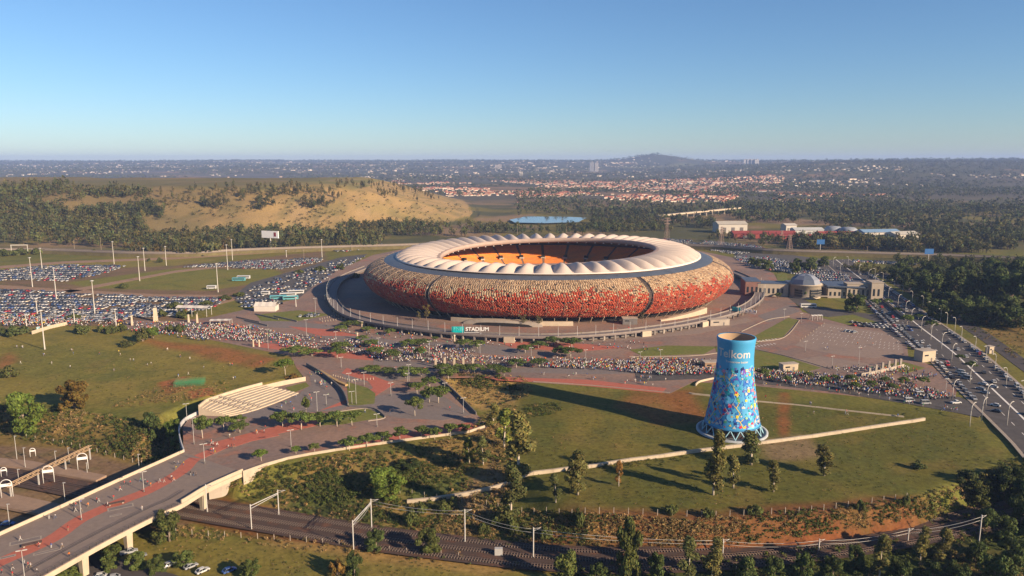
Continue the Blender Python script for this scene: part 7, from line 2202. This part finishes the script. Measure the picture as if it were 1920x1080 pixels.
block(1272, 322, 317, 26, 18, (.5, .46, .4), 'pale block near the foot of the far hill')
# billboard, gantry and road signs
x, y, z = PT1(508, 468); hb = (468 - 433) / FPX * (y * _c + CAMH * _s)
e = empty('billboard', (x, y, z), -.35, 'big white billboard with a dark red patch above the tree belt', 'billboard')
MB().cyl((0, 0, 0), (0, 0, hb - 8), .8, .7, 10).build('post', [M_GALV], e)
MB().box((0, 0, hb - 4.4), (25, 1.2, 8.8)).build('board', [mat('billboard_white', (.75, .74, .72), .5, .03, .3, coord='object')], e)
MB().box((7.6, -.66, hb - 4.2), (3.4, .1, 5.2)).build('print_patch', [mat('print_red', (.22, .03, .03), .6, .1, .5, coord='object')], e)
x, y = P(37, 472, 4); e = empty('road_gantry', (x, y, 4), .12, 'pale goalpost-shaped gantry over the motorway', 'gantry')
for s_ in (-9, 9): MB().box((s_, 0, 4), (.6, .6, 8)).build('post', [M_LAMP], e)
MB().box((0, 0, 8), (19, .8, .9)).build('beam', [M_LAMP], e)
for a, b, lab in ((1741, 482, 'blue motorway direction sign on a post by the overpass'), (1538, 463, 'round blue sign board among the trees by the motorway')):
    x, y = P(a, b, 4); e = empty('road_sign', (x, y, 0), 0, lab, 'road sign')
    MB().box((0, 0, 4.5), (.5, .5, 9)).build('post', [M_GALV], e); MB().box((0, -.4, 10.4), (10, .3, 6), top=(.96, 1)).build('board', [mat('sign_blue', (.02, .10, .28), .5, .05, .5)], e)
for i, (a, b, t) in enumerate(((1250, 448, 408), (1352, 460, 425), (1465, 452, 432), (1480, 470, 440))):
    x, y, z = PT1(a, b); h = (b - t) / FPX * (y * _c + CAMH * _s)
    e = empty('power_pylon', (x, y, z), .3, ordinal(i + 1) + ' lattice power pylon behind the stadium, towards the sheds', 'pylon', 'lattice power pylons')
    mb = MB()
    for sx in (-1, 1):
        for sy in (-1, 1): mb.cyl((3 * sx, 3 * sy, 0), (.5 * sx, .5 * sy, h), .16, n=4)
    for k in range(9):
        w0, w1 = 3 - 2.5 * k / 9, 3 - 2.5 * (k + 1) / 9
        for sy in (-1, 1): mb.cyl((-w0, sy * w0, h * k / 9), (w1, sy * w1, h * (k + 1) / 9), .10, n=4); mb.cyl((w0, sy * w0, h * k / 9), (-w1, sy * w1, h * (k + 1) / 9), .10, n=4)
    mb.build('lattice_tower', [mat('pylon_red', (.26, .18, .15), .7, .1, .5)], e)
    for zz_ in (.72, .85, .97): MB().box((0, 0, h * zz_), (h * .28, .5, .5)).build('cross_arm', [mat('pylon_red', (.4, .24, .19))], e)
for i, (a, b, t) in enumerate([(1253, 572, 540), (1580, 540, 515), (1790, 575, 552), (1817, 600, 580), (1698, 535, 518), (1806, 577, 565), (970, 440, 420), (1625, 480, 462), (420, 470, 455), (660, 470, 458), (190, 470, 445), (140, 470, 450), (570, 484, 468), (1062, 438, 425), (262, 466, 448)]):
    if 690 < a < 1360 and 450 < b < 600: continue
    x, y, z = PT1(a, b); h = (b - t) / FPX * (y * _c + CAMH * _s)
    mb = MB(); mb.cyl((0, 0, 0), (0, 0, h), .22, .14, 6); mb.box((0, 0, h - .4), (2.2, .2, .2)); o = mb.build('utility_pole', [M_WOODP], None, label=ordinal(i + 1) + ' thin utility pole among the roads and trees round the grounds', cat='pole', group='utility poles'); o.location = (x, y, z)
